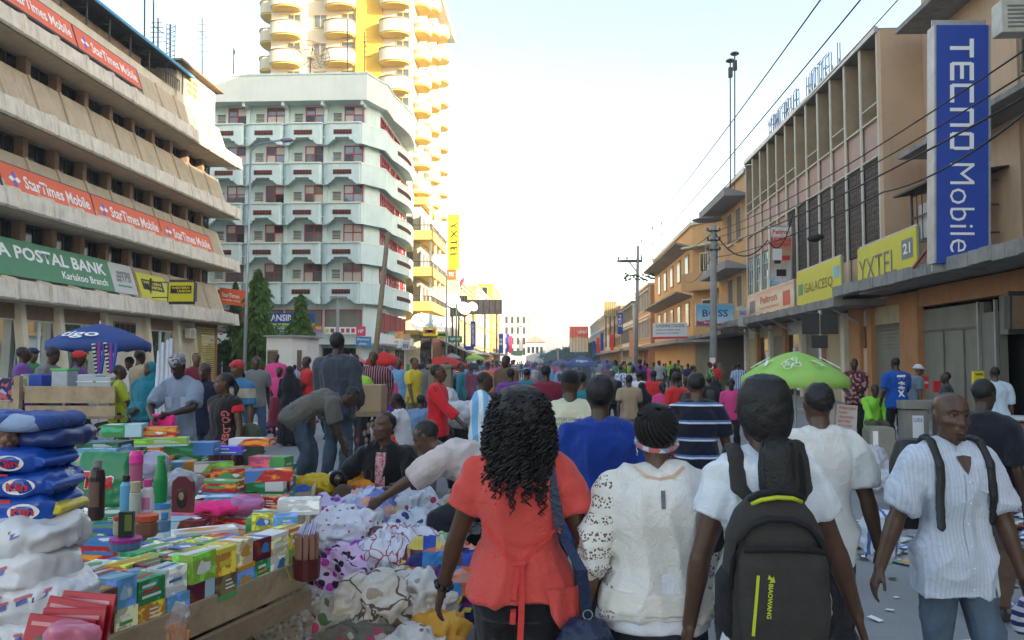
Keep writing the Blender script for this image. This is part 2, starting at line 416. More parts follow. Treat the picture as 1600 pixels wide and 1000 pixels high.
def starsign(y0,y1,z0,z1,label):
 r,q,n=sign('advertising_banner',label,lq(y0,y1,z0,z1,-19.9+.0,-20.25),M['orange_sign'],frame=M['steeldark'])
 put(r,q,n,'StarTimes Mobile',.22,.95,.28,.74,M['white'],bold=.02)
 b=MB(); c=onsign(q,n,.13,.5,.012); up=(q[3]-q[0])*.3; rt=(q[1]-q[0]).normalized()*up.length
 for k,(i,j,mi) in enumerate(((1,0,0),(0,1,1),(-1,0,0),(0,-1,1))):
  d=rt*i+up*j; e=rt*j*.35-up*i*.35
  b.add([c,c+d*.5+e,c+d,c+d*.5-e],[(0,1,2,3)],mi)
 b.build('star_emblem',[M['white'],mat('emblem_blue',(.1,.15,.6),.5)],r,fix=False)
starsign(27.0,32.25,14.95,16.0,'orange StarTimes banner on the roof parapet, cut off by the picture edge')
starsign(32.3,37.6,14.95,16.0,'orange StarTimes banner at the far end of the roof parapet')
starsign(28.0,33.95,8.0,9.1,'orange StarTimes banner above the word BANK, nearest on the second tier')
starsign(34.0,40.05,8.0,9.1,'middle orange StarTimes banner of three on the second tier')
starsign(40.1,46.3,8.0,9.1,'pinkish orange StarTimes banner farthest along the second tier')
r,q,n=sign('bank_sign','long green bank sign with white lettering on the lowest tier of the tan block',lq(25.5,35.5,4.9,6.35,-19.85,-20.3),M['green_sign'])
put(r,q,n,'TANZANIA POSTAL BANK',-.16,.965,.48,.84,M['white'],bold=.03); put(r,q,n,'Kariakoo Branch',.62,.955,.14,.36,M['white'],bold=.02)
r,q,n=sign('bank_logo_sign','light grey sign with slanted bank logo beside the green bank sign',lq(35.55,37.6,4.9,6.3,-19.85,-20.3),M['grey_sign'])
for k in range(3): patch(r,q,n,.2+k*.03,.42+k*.03,.38+k*.13,.48+k*.13,M['greyprint'],'logo_bar')
put(r,q,n,'TPB',.45,.85,.4,.75,M['greyprint'],bold=.03,shear=.3); patch(r,q,n,.2,.8,.22,.28,M['green_sign'],'logo_bar')
r,q,n=sign('money_transfer_sign','flat yellow money transfer sign mounted on the sloping tier, WESTERN UNION on black',lq(38.05,40.9,4.8,6.1,-19.85,-20.3),M['yellow_sign'])
patch(r,q,n,.12,.88,.38,.78,M['blackprint']); put(r,q,n,'WESTERN\n    UNION',.16,.8,.44,.72,M['yellow'],bold=.02)
c=at(262,0,37);
p0=at(262,471,39); p1=at(303,471,39); p2=at(304,441,39); p3=at(263,441,39)
r,q,n=sign('projecting_sign','yellow box sign with black frame projecting from the tan block on a bracket',[p0,p1,p2,p3],M['yellow_sign'],t=.25,frame=M['steeldark'])
patch(r,q,n,.1,.9,.42,.82,M['blackprint'],d=.02); put(r,q,n,'WESTERN\n     UNION',.14,.86,.47,.77,M['yellow'],bold=.02).location+=n*.02
MB().beam(p3+Vector((-.9,0,0)),p3,.05).beam(p0+Vector((-.9,0,.2)),p0+Vector((0,0,.2)),.05).beam(p3+Vector((-.9,0,.2)),p0+Vector((-.9,0,-.2)),.08).build('bracket',M['steeldark'],r)
def psign(name,label,box,Y,m,texts=(),t=.08,frame=None,skew=0):
 x0,y0,x1,y1=box
 r,q,n=sign(name,label,[at(x0,y1,Y),at(x1,y1+skew,Y),at(x1,y0+skew,Y),at(x0,y0,Y)],m,t,frame=frame)
 for s,u0,u1,v0,v1,mm in texts: put(r,q,n,s,u0,u1,v0,v1,mm,bold=.02)
 return r,q,n
r,q,n=psign('projecting_sign','faded orange sign box projecting past the end of the tan block',(343,449,382,474),49.5,M['orange_sign'],(('StarTimes',.1,.8,.45,.72,M['white']),('mobile shop',.1,.85,.2,.34,M['white'])),t=.5,skew=5)
# small red banner standing under the sheet roof, roof dish and aerials
psign('roof_banner','small pinkish red banner under the black sheet roof',(110,28,138,54),34.5,M['pinkred'],(('FULL TIME',.15,.8,.55,.75,M['white']),('SERVICE',.2,.7,.25,.42,M['white'])),skew=14)
def aerial(label,px,ytop,ybot,Y,kind=0,cat='antenna'):
 a=at(px,ybot,Y); b_=at(px,ytop,Y); a.z-=.5
 r=thing('roof_antenna',label,cat,a,world=True)
 MB().tube([a,b_],.045,6).build('mast',M['steeldark'],r)
 b=MB(); h=b_.z-a.z
 if kind==1:
  for k in range(5):
   z=a.z+h*(.5+.1*k); b.beam((a.x-.5,a.y,z),(a.x+.5-k*.08,a.y,z),.03)
  b.beam((a.x,a.y-.6,a.z+h*.75),(a.x,a.y+.6,a.z+h*.75),.03)
 elif kind==2:
  for k in range(10):
   z=a.z+h*.1*k; s_=.25
   b.beam((a.x-s_,a.y,z),(a.x+s_,a.y,z+h*.05),.025); b.beam((a.x+s_,a.y,z+h*.05),(a.x-s_,a.y,z+h*.1),.025)
  b.beam((a.x-.25,a.y,a.z),(a.x-.25,a.y,b_.z),.03).beam((a.x+.25,a.y,a.z),(a.x+.25,a.y,b_.z),.03)
 elif kind==3:
  b.ell(b_,(.3,.3,.12),8,5); b.box(b_.x-.12,b_.x+.12,b_.y-.12,b_.y+.12,b_.z-h*.12,b_.z-h*.05)
 else:
  b.box(a.x-.08,a.x+.08,a.y-.05,a.y+.05,b_.z-.5,b_.z-.2); b.beam((b_.x-.3,b_.y,b_.z-.6),(b_.x+.3,b_.y,b_.z-.6),.03)
 b.build('aerial_rods',M['steeldark'],r)
aerial('thin mast with a small box leaning over the tan block roof, leftmost mast',226,-20,80,42,0)
aerial('tall plain mast rising behind the sheet roof, right of the leftmost mast',240,-30,88,43,0)
aerial('spiky television aerial between the roof masts and the penthouse',247,28,90,44,1)
aerial('lattice frame aerial with red crossbar beside the penthouse',266,38,100,44,2)
aerial('lone white aerial above the left end of the mint building',316,28,125,64,1)
aerial('short thin rod on the mint building roof',365,75,120,66,0)
# ------------------------------------------------------------------ mint building
MY=58.0
MT=thing('apartment_block','pale mint apartment block with stepped balconies and red framed windows','building',(-20,64,0),world=True)
sideline=[(-31.3,MY),(-13.7,MY),(-12.6,MY+1.4),(-12.6,MY+13)]
MB().slab([(-31.3,MY),(-13.7,MY),(-12.95,MY+1.4),(-12.95,MY+13),(-31.3,MY+13)],0,21.0).build('wall',M['mint'],MT)
lvl=[19.1,16.15,13.2,10.3,7.4]
MW=2.93
def balc():
 n=30; line=[]; zb=[]
 for i in range(n+1):
  u=MW*i/n
  o_=.95 if u>.75 else .95-.42*(1-math.sin(math.pi/2*max(0,(u))/.75))
  if u>MW-.12: o_=.9
  line.append((u,-o_))
 us=[MW*i/n for i in range(n+1)]
 for u in us:
  z=-1.52
  if .55<u<2.45: z=-1.38
  if .75<u<2.25: z=-1.2
  if .95<u<2.05: z=-1.0
  zb.append(z)
 b=MB().strip(line[::-1],zb[::-1],0.0,.12)
 p=b.build('balcony',M['mint'],MT)
 MB().strip([(a,c-.03) for a,c in line][::-1],.0,.09,.2).build('balcony_rail',M['mintwhite'],p).location=(0,0,0)
 MB().slab([(.03,-.8),(MW-.03,-.8),(MW-.03,0),(.03,0)],-.98,-.86).build('balcony_floor',M['mint'],p).location=(0,0,0)
 g_=MB().box(.85,2.2,-1.085,-1.07,-.78,-.48,1)
 for k in range(2): g_.box(.85,2.2,-1.11,-1.085,-.66+k*.09,-.63+k*.09)
 g_.box(.85,2.2,-1.12,-1.07,-.8,-.77).box(.85,2.2,-1.12,-1.07,-.5,-.46)
 for k in range(7): g_.box(.85+k*.215,.89+k*.215,-1.112,-1.085,-.78,-.48)
 g_.build('vent_grille',[M['reddark'],M['black']],p).location=(0,0,0)
 return p
def redwindow(parent,w_,h,split=.5,trans=.66,m=None):
 f=MB(); t=.07
 f.box(0,w_,-.1,-.01,0,t).box(0,w_,-.1,-.01,h-t,h).box(0,t,-.1,-.01,0,h).box(w_-t,w_,-.1,-.01,0,h)
 f.box(w_*split-t/2,w_*split+t/2,-.09,-.015,t,h-t).box(t,w_-t,-.092,-.012,h*trans-t/2,h*trans+t/2)
 p=f.build('window',m or M['red'],parent)
 for (a,b_) in ((t,w_*split-t/2),(w_*split+t/2,w_-t)):
  for (c,d) in ((t,h*trans-t/2),(h*trans+t/2,h-t)):
   MB().box(a,b_,-.045,-.035,c,d).build('pane',M['pane'],p).location=(0,0,0)
 return p
moff=Vector(MT.location)
def place(o,x,y,z,parent,rz=0):
 c=dup(o,parent); c.location=Vector((x,y,z))-Vector(parent.location); c.rotation_euler=(0,0,rz); return c
bp=balc(); wp=redwindow(MT,1.42,1.85)
pw=M['pane']
curt=mat('curtained_pane',(.50,.48,.42),.15,.1,1,spec=.6); drk=M['darkglass']
dp=MB().box(0,.62,-.05,0,-1.0,.5); dp=dp.build('door_panel',M['creamdoor'],MT)
lwv=MB().box(0,.62,-.06,0,.55,.62).box(0,.62,-.06,0,1.1,1.17)
for k in range(4): lwv.box(.02,.6,-.05,-.01,.68+k*.11,.73+k*.11)
lwv=lwv.build('louvre_window',M['lattice'],MT)
rr=random.Random(4)
for z in lvl:
 for i in range(6):
  x=-13.7-MW*(i+1)
  place(bp,x,MY,z,MT)
  wq=place(wp,x+1.4,MY,z-.3,MT)
  for c in wq.children:
   if rr.random()<.45:
    c.data=c.data.copy(); c.data.materials[0]=rr.choice([curt,drk,curt])
  place(dp,x+.55,MY,z,MT); place(lwv,x+.55,MY,z-.1,MT)
  MB().box(x-.12,x+.16,MY-.22,MY,z-1.1,z+1.9).build('pilaster',M['mint'],MT)
for o in (bp,wp,dp,lwv):
 for c in list(o.children): bpy.data.objects.remove(c)
 bpy.data.objects.remove(o)
# corner + street side balconies: wave in plan
def wave(off_,n=22):
 pts=[(-13.72,MY-.95-off_*.3),(-12.75+off_,MY+.55)]
 for i in range(n+1):
  t=i/n; y=MY+1.2+t*12
  x=-12.35+off_+.5*max(0,math.sin(math.pi*(t-.25)/.75)) if t>.25 else-12.4+off_
  pts.append((x,y))
 return pts
for z in lvl:
 MB().strip(wave(0),z-1.48,z,.12).build('street_balcony',M['mint'],MT,smooth=False)
 MB().strip(wave(.03),z,z+.09,.2).build('balcony_rail',M['mintwhite'],MT)
 MB().slab(wave(-.05)+[(-13.1,MY+13),(-13.8,MY)],z-1.12,z-1.0).build('balcony_floor',M['mint'],MT)
 b=MB(); wv=wave(.012)
 b.strip(wv[9:18],z-.8,z-.48,.05,1)
 for k in range(4): b.strip([(a+.03,c) for a,c in wv[9:18]],z-.8+k*.1,z-.77+k*.1,.05,0)
 b.build('vent_grille',[M['reddark'],M['black']],MT)
for z in lvl:
 for k in range(5):
  y=MY+1.8+k*2.15
  f=MB(); x=-12.95; w_=1.7; h=1.55; t=.07; zz=z-.25
  f.box(x+.01,x+.1,y,y+w_,zz,zz+t).box(x+.01,x+.1,y,y+w_,zz+h-t,zz+h)
  for q_ in (0,.5,.97): f.box(x+.01,x+.1,y+w_*q_,y+w_*q_+t,zz,zz+h)
  f.box(x+.01,x+.09,y,y+w_,zz+1.0,zz+1.06)
  p=f.build('window',M['red'],MT)
  for q_ in (0,.5):
   o=MB().box(x+.03,x+.04,y+w_*q_+t,y+w_*(q_+.5),zz+t,zz+h-t).build('pane',rr.choice([M['pane'],curt,drk]),p); o.location=(0,0,0)
# roof fascia
MB().strip([(-31.3,MY-1.3),(-13.3,MY-1.3)]+[(a+.1,b_) for a,b_ in wave(0)][1:],20.75,22.65,.2).build('roof_fascia',M['mintwhite'],MT)
MB().strip([(-31.4,MY-1.36),(-13.25,MY-1.36)]+[(a+.17,b_) for a,b_ in wave(0)][1:],22.65,22.78,.35).build('roof_coping',M['mint'],MT)
MB().slab([(-31.3,MY-1.2),(-13.3,MY-1.2)]+[(a-.05,b_) for a,b_ in wave(0)][1:]+[(-31.3,MY+13)],20.8,20.95).build('roof_slab',M['mint'],MT)
for i in range(7):
 x=-13.7-MW*i
 MB().box(x-.1,x+.1,MY-1.15,MY,20.45,20.8).build('roof_bracket',M['mint'],MT)
# first floor shop windows and sign band
for i in range(6):
 x=-13.7-MW*(i+1)
 f=MB().box(x+.1,x+MW-.1,MY-.12,MY-.04,3.9,3.98).box(x+.1,x+MW-.1,MY-.12,MY-.04,5.45,5.53).box(x+.1,x+.18,MY-.12,MY-.04,3.9,5.5).box(x+MW-.18,x+MW-.1,MY-.12,MY-.04,3.9,5.5)
 p=f.build('shop_window',M['red'],MT); MB().box(x+.18,x+MW-.18,MY-.08,MY-.06,3.98,5.45).build('pane',M['shutter'],p)
for k in range(5):
 y=MY+1.7+k*2.2
 p=MB().box(-12.94,-12.85,y,y+.08,3.9,5.5).box(-12.94,-12.85,y+1.9,y+1.98,3.9,5.5).build('shop_window',M['red'],MT)
 MB().box(-12.93,-12.9,y+.08,y+1.9,3.95,5.45).build('pane',M['reddark'],p)
MB().strip([(-31,MY-1.0),(-13.6,MY-1.0),(-12.4,MY+.8),(-12.2,MY+13)],2.95,3.75,.3).build('canopy_fascia',M['mintwhite'],MT)
MB().slab([(-31,MY-.8),(-13.6,MY-.8),(-12.2,MY+.8),(-12,MY+13),(-12.6,MY+13),(-13,MY),(-31,MY)],2.9,3.05).build('canopy_slab',M['soffit'],MT)
for i in range(7):
 x=-13.9-MW*i
 MB().box(x-.2,x+.2,MY-.5,MY-.02,0,2.9).build('pillar',M['cream'],MT)
 if i<6:
  p=MB().box(x-MW+.2,x-.2,MY-.06,MY-.02,.1,2.7).build('shop_front',M['darkglass'],MT)
  MB().box(x-MW/2-.05,x-MW/2+.05,MY-.12,MY-.06,.1,2.7).box(x-MW+.2,x-.2,MY-.12,MY-.06,2.0,2.08).build('frame',M['steel'],p)
for k in range(5):
 y=MY+1.6+k*2.2
 MB().box(-12.93,-12.88,y,y+1.7,.1,2.7).build('shop_front',rr.choice([M['darkglass'],M['olive']]),MT)
# satellite dish of wire mesh on the mint roof
def dish(label,c,r_,mesh=True,aim=(.5,-1,.5)):
 t=thing('satellite_dish',label,'satellite dish',c,world=True); c=Vector(c)
 a=Vector(aim).normalized(); x=a.cross(Vector((0,0,1))).normalized(); y=x.cross(a); b=MB(); n=18; rings=5
 if mesh:
  for i in range(n):
   an=2*math.pi*i/n; pts=[c+(x*math.cos(an)+y*math.sin(an))*(r_*k/rings)+a*(r_*.35*(k/rings)**2) for k in range(rings+1)]
   for k in range(rings): b.beam(pts[k],pts[k+1],.035)
  for k in range(1,rings+1):
   for i in range(n):
    p=[c+(x*math.cos(q)+y*math.sin(q))*(r_*k/rings)+a*(r_*.35*(k/rings)**2) for q in (2*math.pi*i/n,2*math.pi*(i+1)/n)]
    b.beam(p[0],p[1],.04 if k==rings else .025)
  b.build('wire_reflector',M['wood'],t)
 else:
  vs=[c]; fs=[]
  for k in range(1,rings+1):
   for i in range(n):
    q=2*math.pi*i/n; vs.append(c+(x*math.cos(q)+y*math.sin(q))*(r_*k/rings)+a*(r_*.3*(k/rings)**2))
  fs=[(0,1+i,1+(i+1)%n) for i in range(n)]
  for k in range(rings-1): fs+=[(1+k*n+i,1+(k+1)*n+i,1+(k+1)*n+(i+1)%n,1+k*n+(i+1)%n) for i in range(n)]
  o=b.add(vs,fs).build('reflector',M['white'],t,smooth=True); o.modifiers.new('thick','SOLIDIFY').thickness=.03
 f=c+a*r_*.8; l=MB().beam(c,f,.04)
 for q in (0,2.1,4.2): l.beam(c+(x*math.cos(q)+y*math.sin(q))*r_*.95+a*r_*.3,f,.025)
 l.build('feed_arm',M['steeldark'],t)
 MB().beam(c,(c.x,c.y,c.z-r_*1.1),.08).build('post',M['steeldark'],t)
dish('large wire mesh satellite dish on the mint building roof',at(485,92,62),1.45)
aerial('tall whip antenna beside the wire dish on the mint roof',543,30,118,61,1)
aerial('second whip antenna near the right corner of the mint roof',570,50,118,61,1)
# ------------------------------------------------------------------ tower
TW=thing('residential_tower','sunlit cream and yellow tower with rounded balconies behind the mint block','building',(-23,100,0),world=True)
TY=86.0
MB().box(-31,-16,TY,119,0,51).build('wall',M['towerwhite'],TW)
MB().box(-31.8,-14.6,TY-1,121,51,52.2).build('roof_slab',M['towerwhite'],TW)
xa,xb=at(557,50,TY).x,at(597,50,TY).x
MB().box(xa,xb,TY-.3,TY-.004,0,51).build('yellow_wall_strip',M['toweryellow'],TW)
def dbal(wd,dp_):
 n=12; line=[(-wd/2,0)]+[(-wd/2+wd*(.5-.5*math.cos(math.pi*i/n)),-dp_*(.45+.55*math.sin(math.pi*i/n))) for i in range(n+1)]+[(wd/2,0)]
 p=MB().strip(line[::-1],-.2,1.15,.15).build('balcony',M['towerwhite'],TW)
 MB().strip([(a*1.02,b_*1.03) for a,b_ in line][::-1],1.15,1.24,.2).build('balcony_rail',M['brownpier'],p).location=(0,0,0)
 MB().slab(line,-.35,-.2).build('balcony_floor',M['yellowwall'],p).location=(0,0,0)
 return p
def twin():
 p=MB().box(0,1.5,-.08,-.01,0,.08).box(0,1.5,-.08,-.01,1.45,1.53).box(.72,.8,-.08,-.01,0,1.5).box(0,.08,-.08,-.01,0,1.5).box(1.42,1.5,-.08,-.01,0,1.5).build('window',M['toweryellow'],TW)
 MB().box(.08,.72,-.05,-.03,.08,1.45).box(.8,1.42,-.05,-.03,.08,1.45).build('pane',M['pane'],p).location=(0,0,0)
 return p
bx=dbal(3.1,1.7); tw=twin(); dr=MB().box(0,.9,-.05,-.01,0,2.1).build('balcony_door',M['brownpier'],TW)
fx=[at(449,60,TY).x,at(533,60,TY).x,at(619,60,TY).x]
z=18.6
while z<50.5:
 for x in fx:
  place(bx,x,TY,z,TW); place(tw,x+.0,TY,z+1.0,TW); place(dr,x-1.2,TY,z-.1,TW)
 place(tw,at(490,60,TY).x,TY,z+.9,TW)
 for j,y in enumerate((93.5,101.5,110)):
  place(bx,-16,y,z,TW,R(90)); place(dr,-16,y,z,TW,R(90))
  if j<2: ac_unit((-14.9,y-2.4,z+.3),(0,-1),'',TW,1.2)
  place(tw,-16,y+2.6,z+.9,TW,R(90))
 place(bx,-31,88,z,TW,R(-90))
 z+=3.2
for o in (bx,tw,dr):
 for c in list(o.children): bpy.data.objects.remove(c)
 bpy.data.objects.remove(o)
# ------------------------------------------------------------------ ochre block with terraces beside the mint block
OB=thing('terrace_block','cream and ochre block with projecting terraces right of the mint block','building',(-16,84,0),world=True)
MB().box(-24,-12.3,75,83,0,17).build('wall',M['cream'],OB)
MB().box(-24.2,-11.8,74.6,83.4,16.6,17.3).build('roof_edge',M['yellowwall'],OB)
for z in (13.0,9.6,6.4):
 MB().box(-20,-10.9,73,83.5,z,z+.22).build('terrace_slab',M['yellowwall'],OB)
 MB().strip([(-20,73),(-10.9,73),(-10.9,83.5)],z+.22,z+.85,.12).build('terrace_parapet',M['yellowwall'],OB)
 b=MB()
 for k in range(26): b.beam((-10.95,73.1+k*.4,z+.85),(-10.95,73.1+k*.4,z+1.35),.04)
 b.beam((-10.95,73,z+1.35),(-10.95,83.5,z+1.35),.06).beam((-20,73.05,z+1.35),(-10.9,73.05,z+1.35),.06)
 b.build('railing',M['steeldark'],OB)
 for k in range(4):
  MB().box(-11.2,-11.0,73.4+k*3.1,73.6+k*3.1,z+.9,z+3.3).build('terrace_post',M['cream'],OB)
  p=MB().box(-12.28,-12.2,74.2+k*2.2,75.5+k*2.2,z+.3,z+2.5).build('window',M['brownpier'],OB)
  MB().box(-12.2,-12.18,74.3+k*2.2,75.4+k*2.2,z+.4,z+2.4).build('pane',M['pane'],p)
 p=MB().box(-14.5,-13.0,74.9,74.98,z+.3,z+2.5).build('window',M['brownpier'],OB); MB().box(-14.4,-13.1,74.87,74.9,z+.4,z+2.4).build('pane',M['pane'],p)
MB().box(-18,-10.6,72.6,83.5,4.2,4.6).build('canopy',M['yellowwall'],OB)
MB().box(-13,-12.25,75.2,82,.1,4.1).build('shop_front',M['darkglass'],OB)
dish('white satellite dish on the ochre canopy, left of the yellow shop signs',at(656,506,71.5),.9,False)
dish('white satellite dish above the yellow shop signs',at(688,510,71.5),.8,False)
dish('white satellite dish on the pink shop house roof, left of the pair',at(706,471,84),.9,False)
dish('white satellite dish on the pink shop house roof, right of the pair',at(724,483,84),.75,False)
dish('white satellite dish high at the dark billboard',at(738,480,92),.6,False)
# ------------------------------------------------------------------ generic far block
def block(name,label,side,X,ya,yb,h,wm,storeys,nwin,winm=None,canopy=True,trim=None,depth=9,pillars=True,front=2,parapet=.6):
 "side -1: left of the street, +1: right. X = street wall plane"
 t=thing(name,label,'building',(X+side*depth/2,(ya+yb)/2,0),world=True)
 MB().box(X,X+side*depth,ya,yb,0,h).build('wall',wm,t)
 MB().box(X-side*.25,X+side*depth,ya-.2,yb+.2,h,h+.25).build('roof_edge',trim or wm,t)
 sh_=(h-3.6)/storeys
 if canopy: MB().box(X-side*1.8,X,ya,yb,3.1,3.35).build('canopy',M['canopy'],t)
 for s_ in range(storeys):
  z=3.7+s_*sh_
  MB().box(X-side*.1,X,ya,yb,z-.1,z+.08).build('floor_band',trim or wm,t)
  dy=(yb-ya)/nwin
  for k in range(nwin):
   y=ya+dy*(k+.2)
   f=MB().box(X,X-side*.06,y,y+dy*.6,z+.7,z+sh_*.82)
   f.box(X,X-side*.14,y-.06,y,z+.7,z+sh_*.85).box(X,X-side*.14,y+dy*.6,y+dy*.6+.06,z+.7,z+sh_*.85).box(X,X-side*.16,y-.1,y+dy*.6+.1,z+.62,z+.7).box(X,X-side*.3,y-.15,y+dy*.6+.15,z+sh_*.82,z+sh_*.88)
   f.box(X-side*.06,X-side*.1,y+dy*.28,y+dy*.31,z+.7,z+sh_*.82)
   p=f.build('window',trim or wm,t)
   MB().box(X-side*.065,X-side*.07,y,y+dy*.28,z+.75,z+sh_*.8).box(X-side*.065,X-side*.07,y+dy*.31,y+dy*.6,z+.75,z+sh_*.8).build('pane',winm or M['darkglass'],p)
  for k in range(front):
   x=X+side*(.8+k*2.4)
   p=MB().box(x,x+side*1.2,ya-.08,ya,z+.65,z+sh_*.84).build('window',trim or wm,t)
   MB().box(x+side*.08,x+side*1.12,ya-.1,ya-.08,z+.72,z+sh_*.8).build('pane',winm or M['darkglass'],p)
 k=0; y=ya+.3
 while y<yb-2.2:
  MB().box(X-side*.02,X-side*.06,y+.3,y+2.2,.15,2.7).build('shop_front',[M['shutter'],M['darkglass'],M['olive']][k%3],t)
  if pillars: MB().box(X-side*.2,X,y-.2,y+.2,0,3.1).build('pillar',wm,t)
  y+=2.6; k+=1
 return t
pk=mat('salmon_plaster',(.55,.33,.26),.85,.1,1,streak=.3)
pale=mat('pale_plaster',(.62,.60,.55),.85,.1,1,streak=.3)
straw=mat('straw_yellow_plaster',(.62,.52,.28),.85,.08,1,streak=.2)
roofr=mat('rusty_sheet_roof',(.20,.12,.09),.8,.3,2)
t=block('shop_house','salmon shop house with white fins under a rusty roof, left side',-1,-12.0,88,101,8.2,pk,1,6,canopy=True,trim=pale,front=1)
for k in range(9): MB().box(-12.0,-11.5,89.5+k*1.3,89.7+k*1.3,3.8,7.8).build('fin',M['white'],t)
MB().prism([(-11.2,8.0),(-16,10.2),(-21,8.0)],(0,87.6,0),(1,0,0),(0,0,1),(0,14,0)).build('sheet_roof',roofr,t)
t=block('shop_house','tall straw yellow house behind the TECNO column on the left',-1,-12.4,104,126,12.5,straw,2,6,trim=straw,front=0)
for k in range(3): MB().box(-14.5-k*1.8,-14.4-k*1.8,103.9,103.99,3.5,12.4).build('wall_joint',M['olive'],t)
block('shop_house','ochre house with deep balconies farther along the left side',-1,-12.2,130,160,14.0,M['yellowwall'],3,7,trim=pale,front=2)
block('shop_house','orange yellow house before the green road sign, left side',-1,-12.0,163,190,17.5,M['toweryellow'],4,6,trim=straw,front=2)
block('office_building','white building at the far end of the left side',-1,-9.5,330,380,21,pale,4,7,trim=pk,front=4,canopy=False)
def billboard(label,box,Y,m,back=True,t_=.3,legs=True,cat='billboard'):
 x0,y0,x1,y1=box; a=at(x0,y1,Y); b_=at(x1,y1,Y); c=at(x1,y0,Y); d=at(x0,y0,Y)
 r,q,n=sign('billboard',label,[a,b_,c,d],m,t_,cat)
 f=MB(); k=0
 for i in range(7):
  u=i/6; p=q[0].lerp(q[1],u); s=q[3].lerp(q[2],u); f.beam(p+n*.05,s+n*.05,.07)
 if legs:
  for u in (.15,.5,.85): p=q[0].lerp(q[1],u); f.beam(p-n*.2,(p.x,p.y+.2,max(0,p.z-5)),.2)
 f.build('steel_frame',M['steeldark'],r); return r,q,n
billboard('dark back of the smaller billboard above the salmon house',(703,462,730,494),92,M['roofblack'])
billboard('wide dark back of the larger billboard above the straw yellow house',(731,468,784,491),104,M['roofblack'])
# ------------------------------------------------------------------ right: building with vertical fins
FX=11.5; YA,YB=28.2,47.2; NF=12
FB=thing('fin_building','pink and beige three storey building with tall vertical fins on the right','building',(14,38,0),world=True)
MB().box(FX+.95,FX+12,YA+.02,YB,4.3,13.3).build('wall',M['finbeige'],FB)
MB().box(FX-.02,FX+12.2,YA-.02,YB+.02,13.3,13.45).build('roof_slab',M['soffit'],FB)
MB().box(FX-.1,FX+.02,YA-.05,YB+.05,13.28,13.5).build('roof_edge',M['steel'],FB)
MB().box(FX,FX+1.6,YA-.28,YA+.0,4.35,13.3).build('end_wall',M['peach'],FB)
dy=(YB-YA)/NF
fin=MB().box(.05,.95,0,.12,10.35,13.28).build('fin',M['finbeige'],FB); fe=MB().box(.0,.05,-.02,.14,4.4,13.28).build('fin_edge',M['finedge'],FB)
sp=MB().box(.12,.22,0,dy-.14,9.0,10.3).build('spandrel',M['pink'],FB); si=MB().box(.0,.24,0,dy-.14,10.3,10.36).build('sill',M['finedge'],FB)
bar=MB().box(.03,.06,0,dy-.14,10.85,10.9).build('guard_rail',M['finedge'],FB)
lm=MB(); bw=dy-.3
lm.box(.16,.2,.05,.05+bw,5.7,8.9,1)
nx,nz=6,14
for i in range(nx+1): lm.box(.08,.16,.05+bw*i/nx-.012,.05+bw*i/nx+.012,5.7,8.9)
for j in range(nz+1): lm.box(.08,.16,.05,.05+bw,5.7+3.2*j/nz-.012,5.7+3.2*j/nz+.012)
for i in range(nx):
 for j in range(nz):
  cy=.05+bw*(i+.5)/nx; cz=5.7+3.2*(j+.5)/nz; s=.085
  lm.add([(.1,cy-s,cz),(.1,cy,cz-s),(.1,cy+s,cz),(.1,cy,cz+s)],[(0,1,2,3)])
lat=lm.build('lattice_screen',[M['lattice'],M['black']],FB,fix=False)
wf=MB()
for t_ in (0,.33,.66,1): wf.box(.1,.18,t_*(bw)+.03,t_*bw+.09,5.4,7.6)
for z_ in (5.4,6.2,7.0,7.56): wf.box(.1,.18,.03,bw+.09,z_,z_+.05)
wf=wf.build('window',M['mintwhite'],FB); MB().box(.13,.15,.05,bw+.05,5.45,7.55).build('pane',M['pane'],wf).location=(0,0,0)
uw=MB()
for z_ in (10.4,11.6,12.4,13.1): uw.box(.86,.93,.1,dy-.1,z_,z_+.06)
for t_ in (.1,.5,.93): uw.box(.86,.93,t_*(dy-.1),t_*(dy-.1)+.05,10.4,13.2)
uw=uw.build('window',M['brownpier'],FB); MB().box(.9,.92,.12,dy-.12,10.45,13.1).build('pane',M['darkglass'],uw).location=(0,0,0)
for i in range(NF+1):
 y=YA+dy*i
 place(fe,FX,y,0,FB); place(fin,FX,y,0,FB)
 if i==NF: break
 place(sp,FX,y+.14,0,FB); place(si,FX,y+.13,0,FB); place(si,FX,y+.13,-1.37,FB); place(uw,FX,y+.1,0,FB)
 if i%2==0 or i>6: place(bar,FX,y+.14,0,FB)
 if i<7: place(lat,FX,y+.15,0,FB)
 else:
  place(wf,FX,y+.15,0,FB)
  MB().box(FX+.12,FX+.2,y+.14,y+dy,7.7,8.93).build('spandrel',M['pink'],FB)
 MB().box(FX+.15,FX+.9,y+.14,y+dy,4.4,5.35 if i>6 else 5.65).build('spandrel',M['pink'] if i>6 else M['peach'],FB)
for o in (fin,fe,sp,si,bar,lat,wf,uw):
 for c in list(o.children): bpy.data.objects.remove(c)
 bpy.data.objects.remove(o)
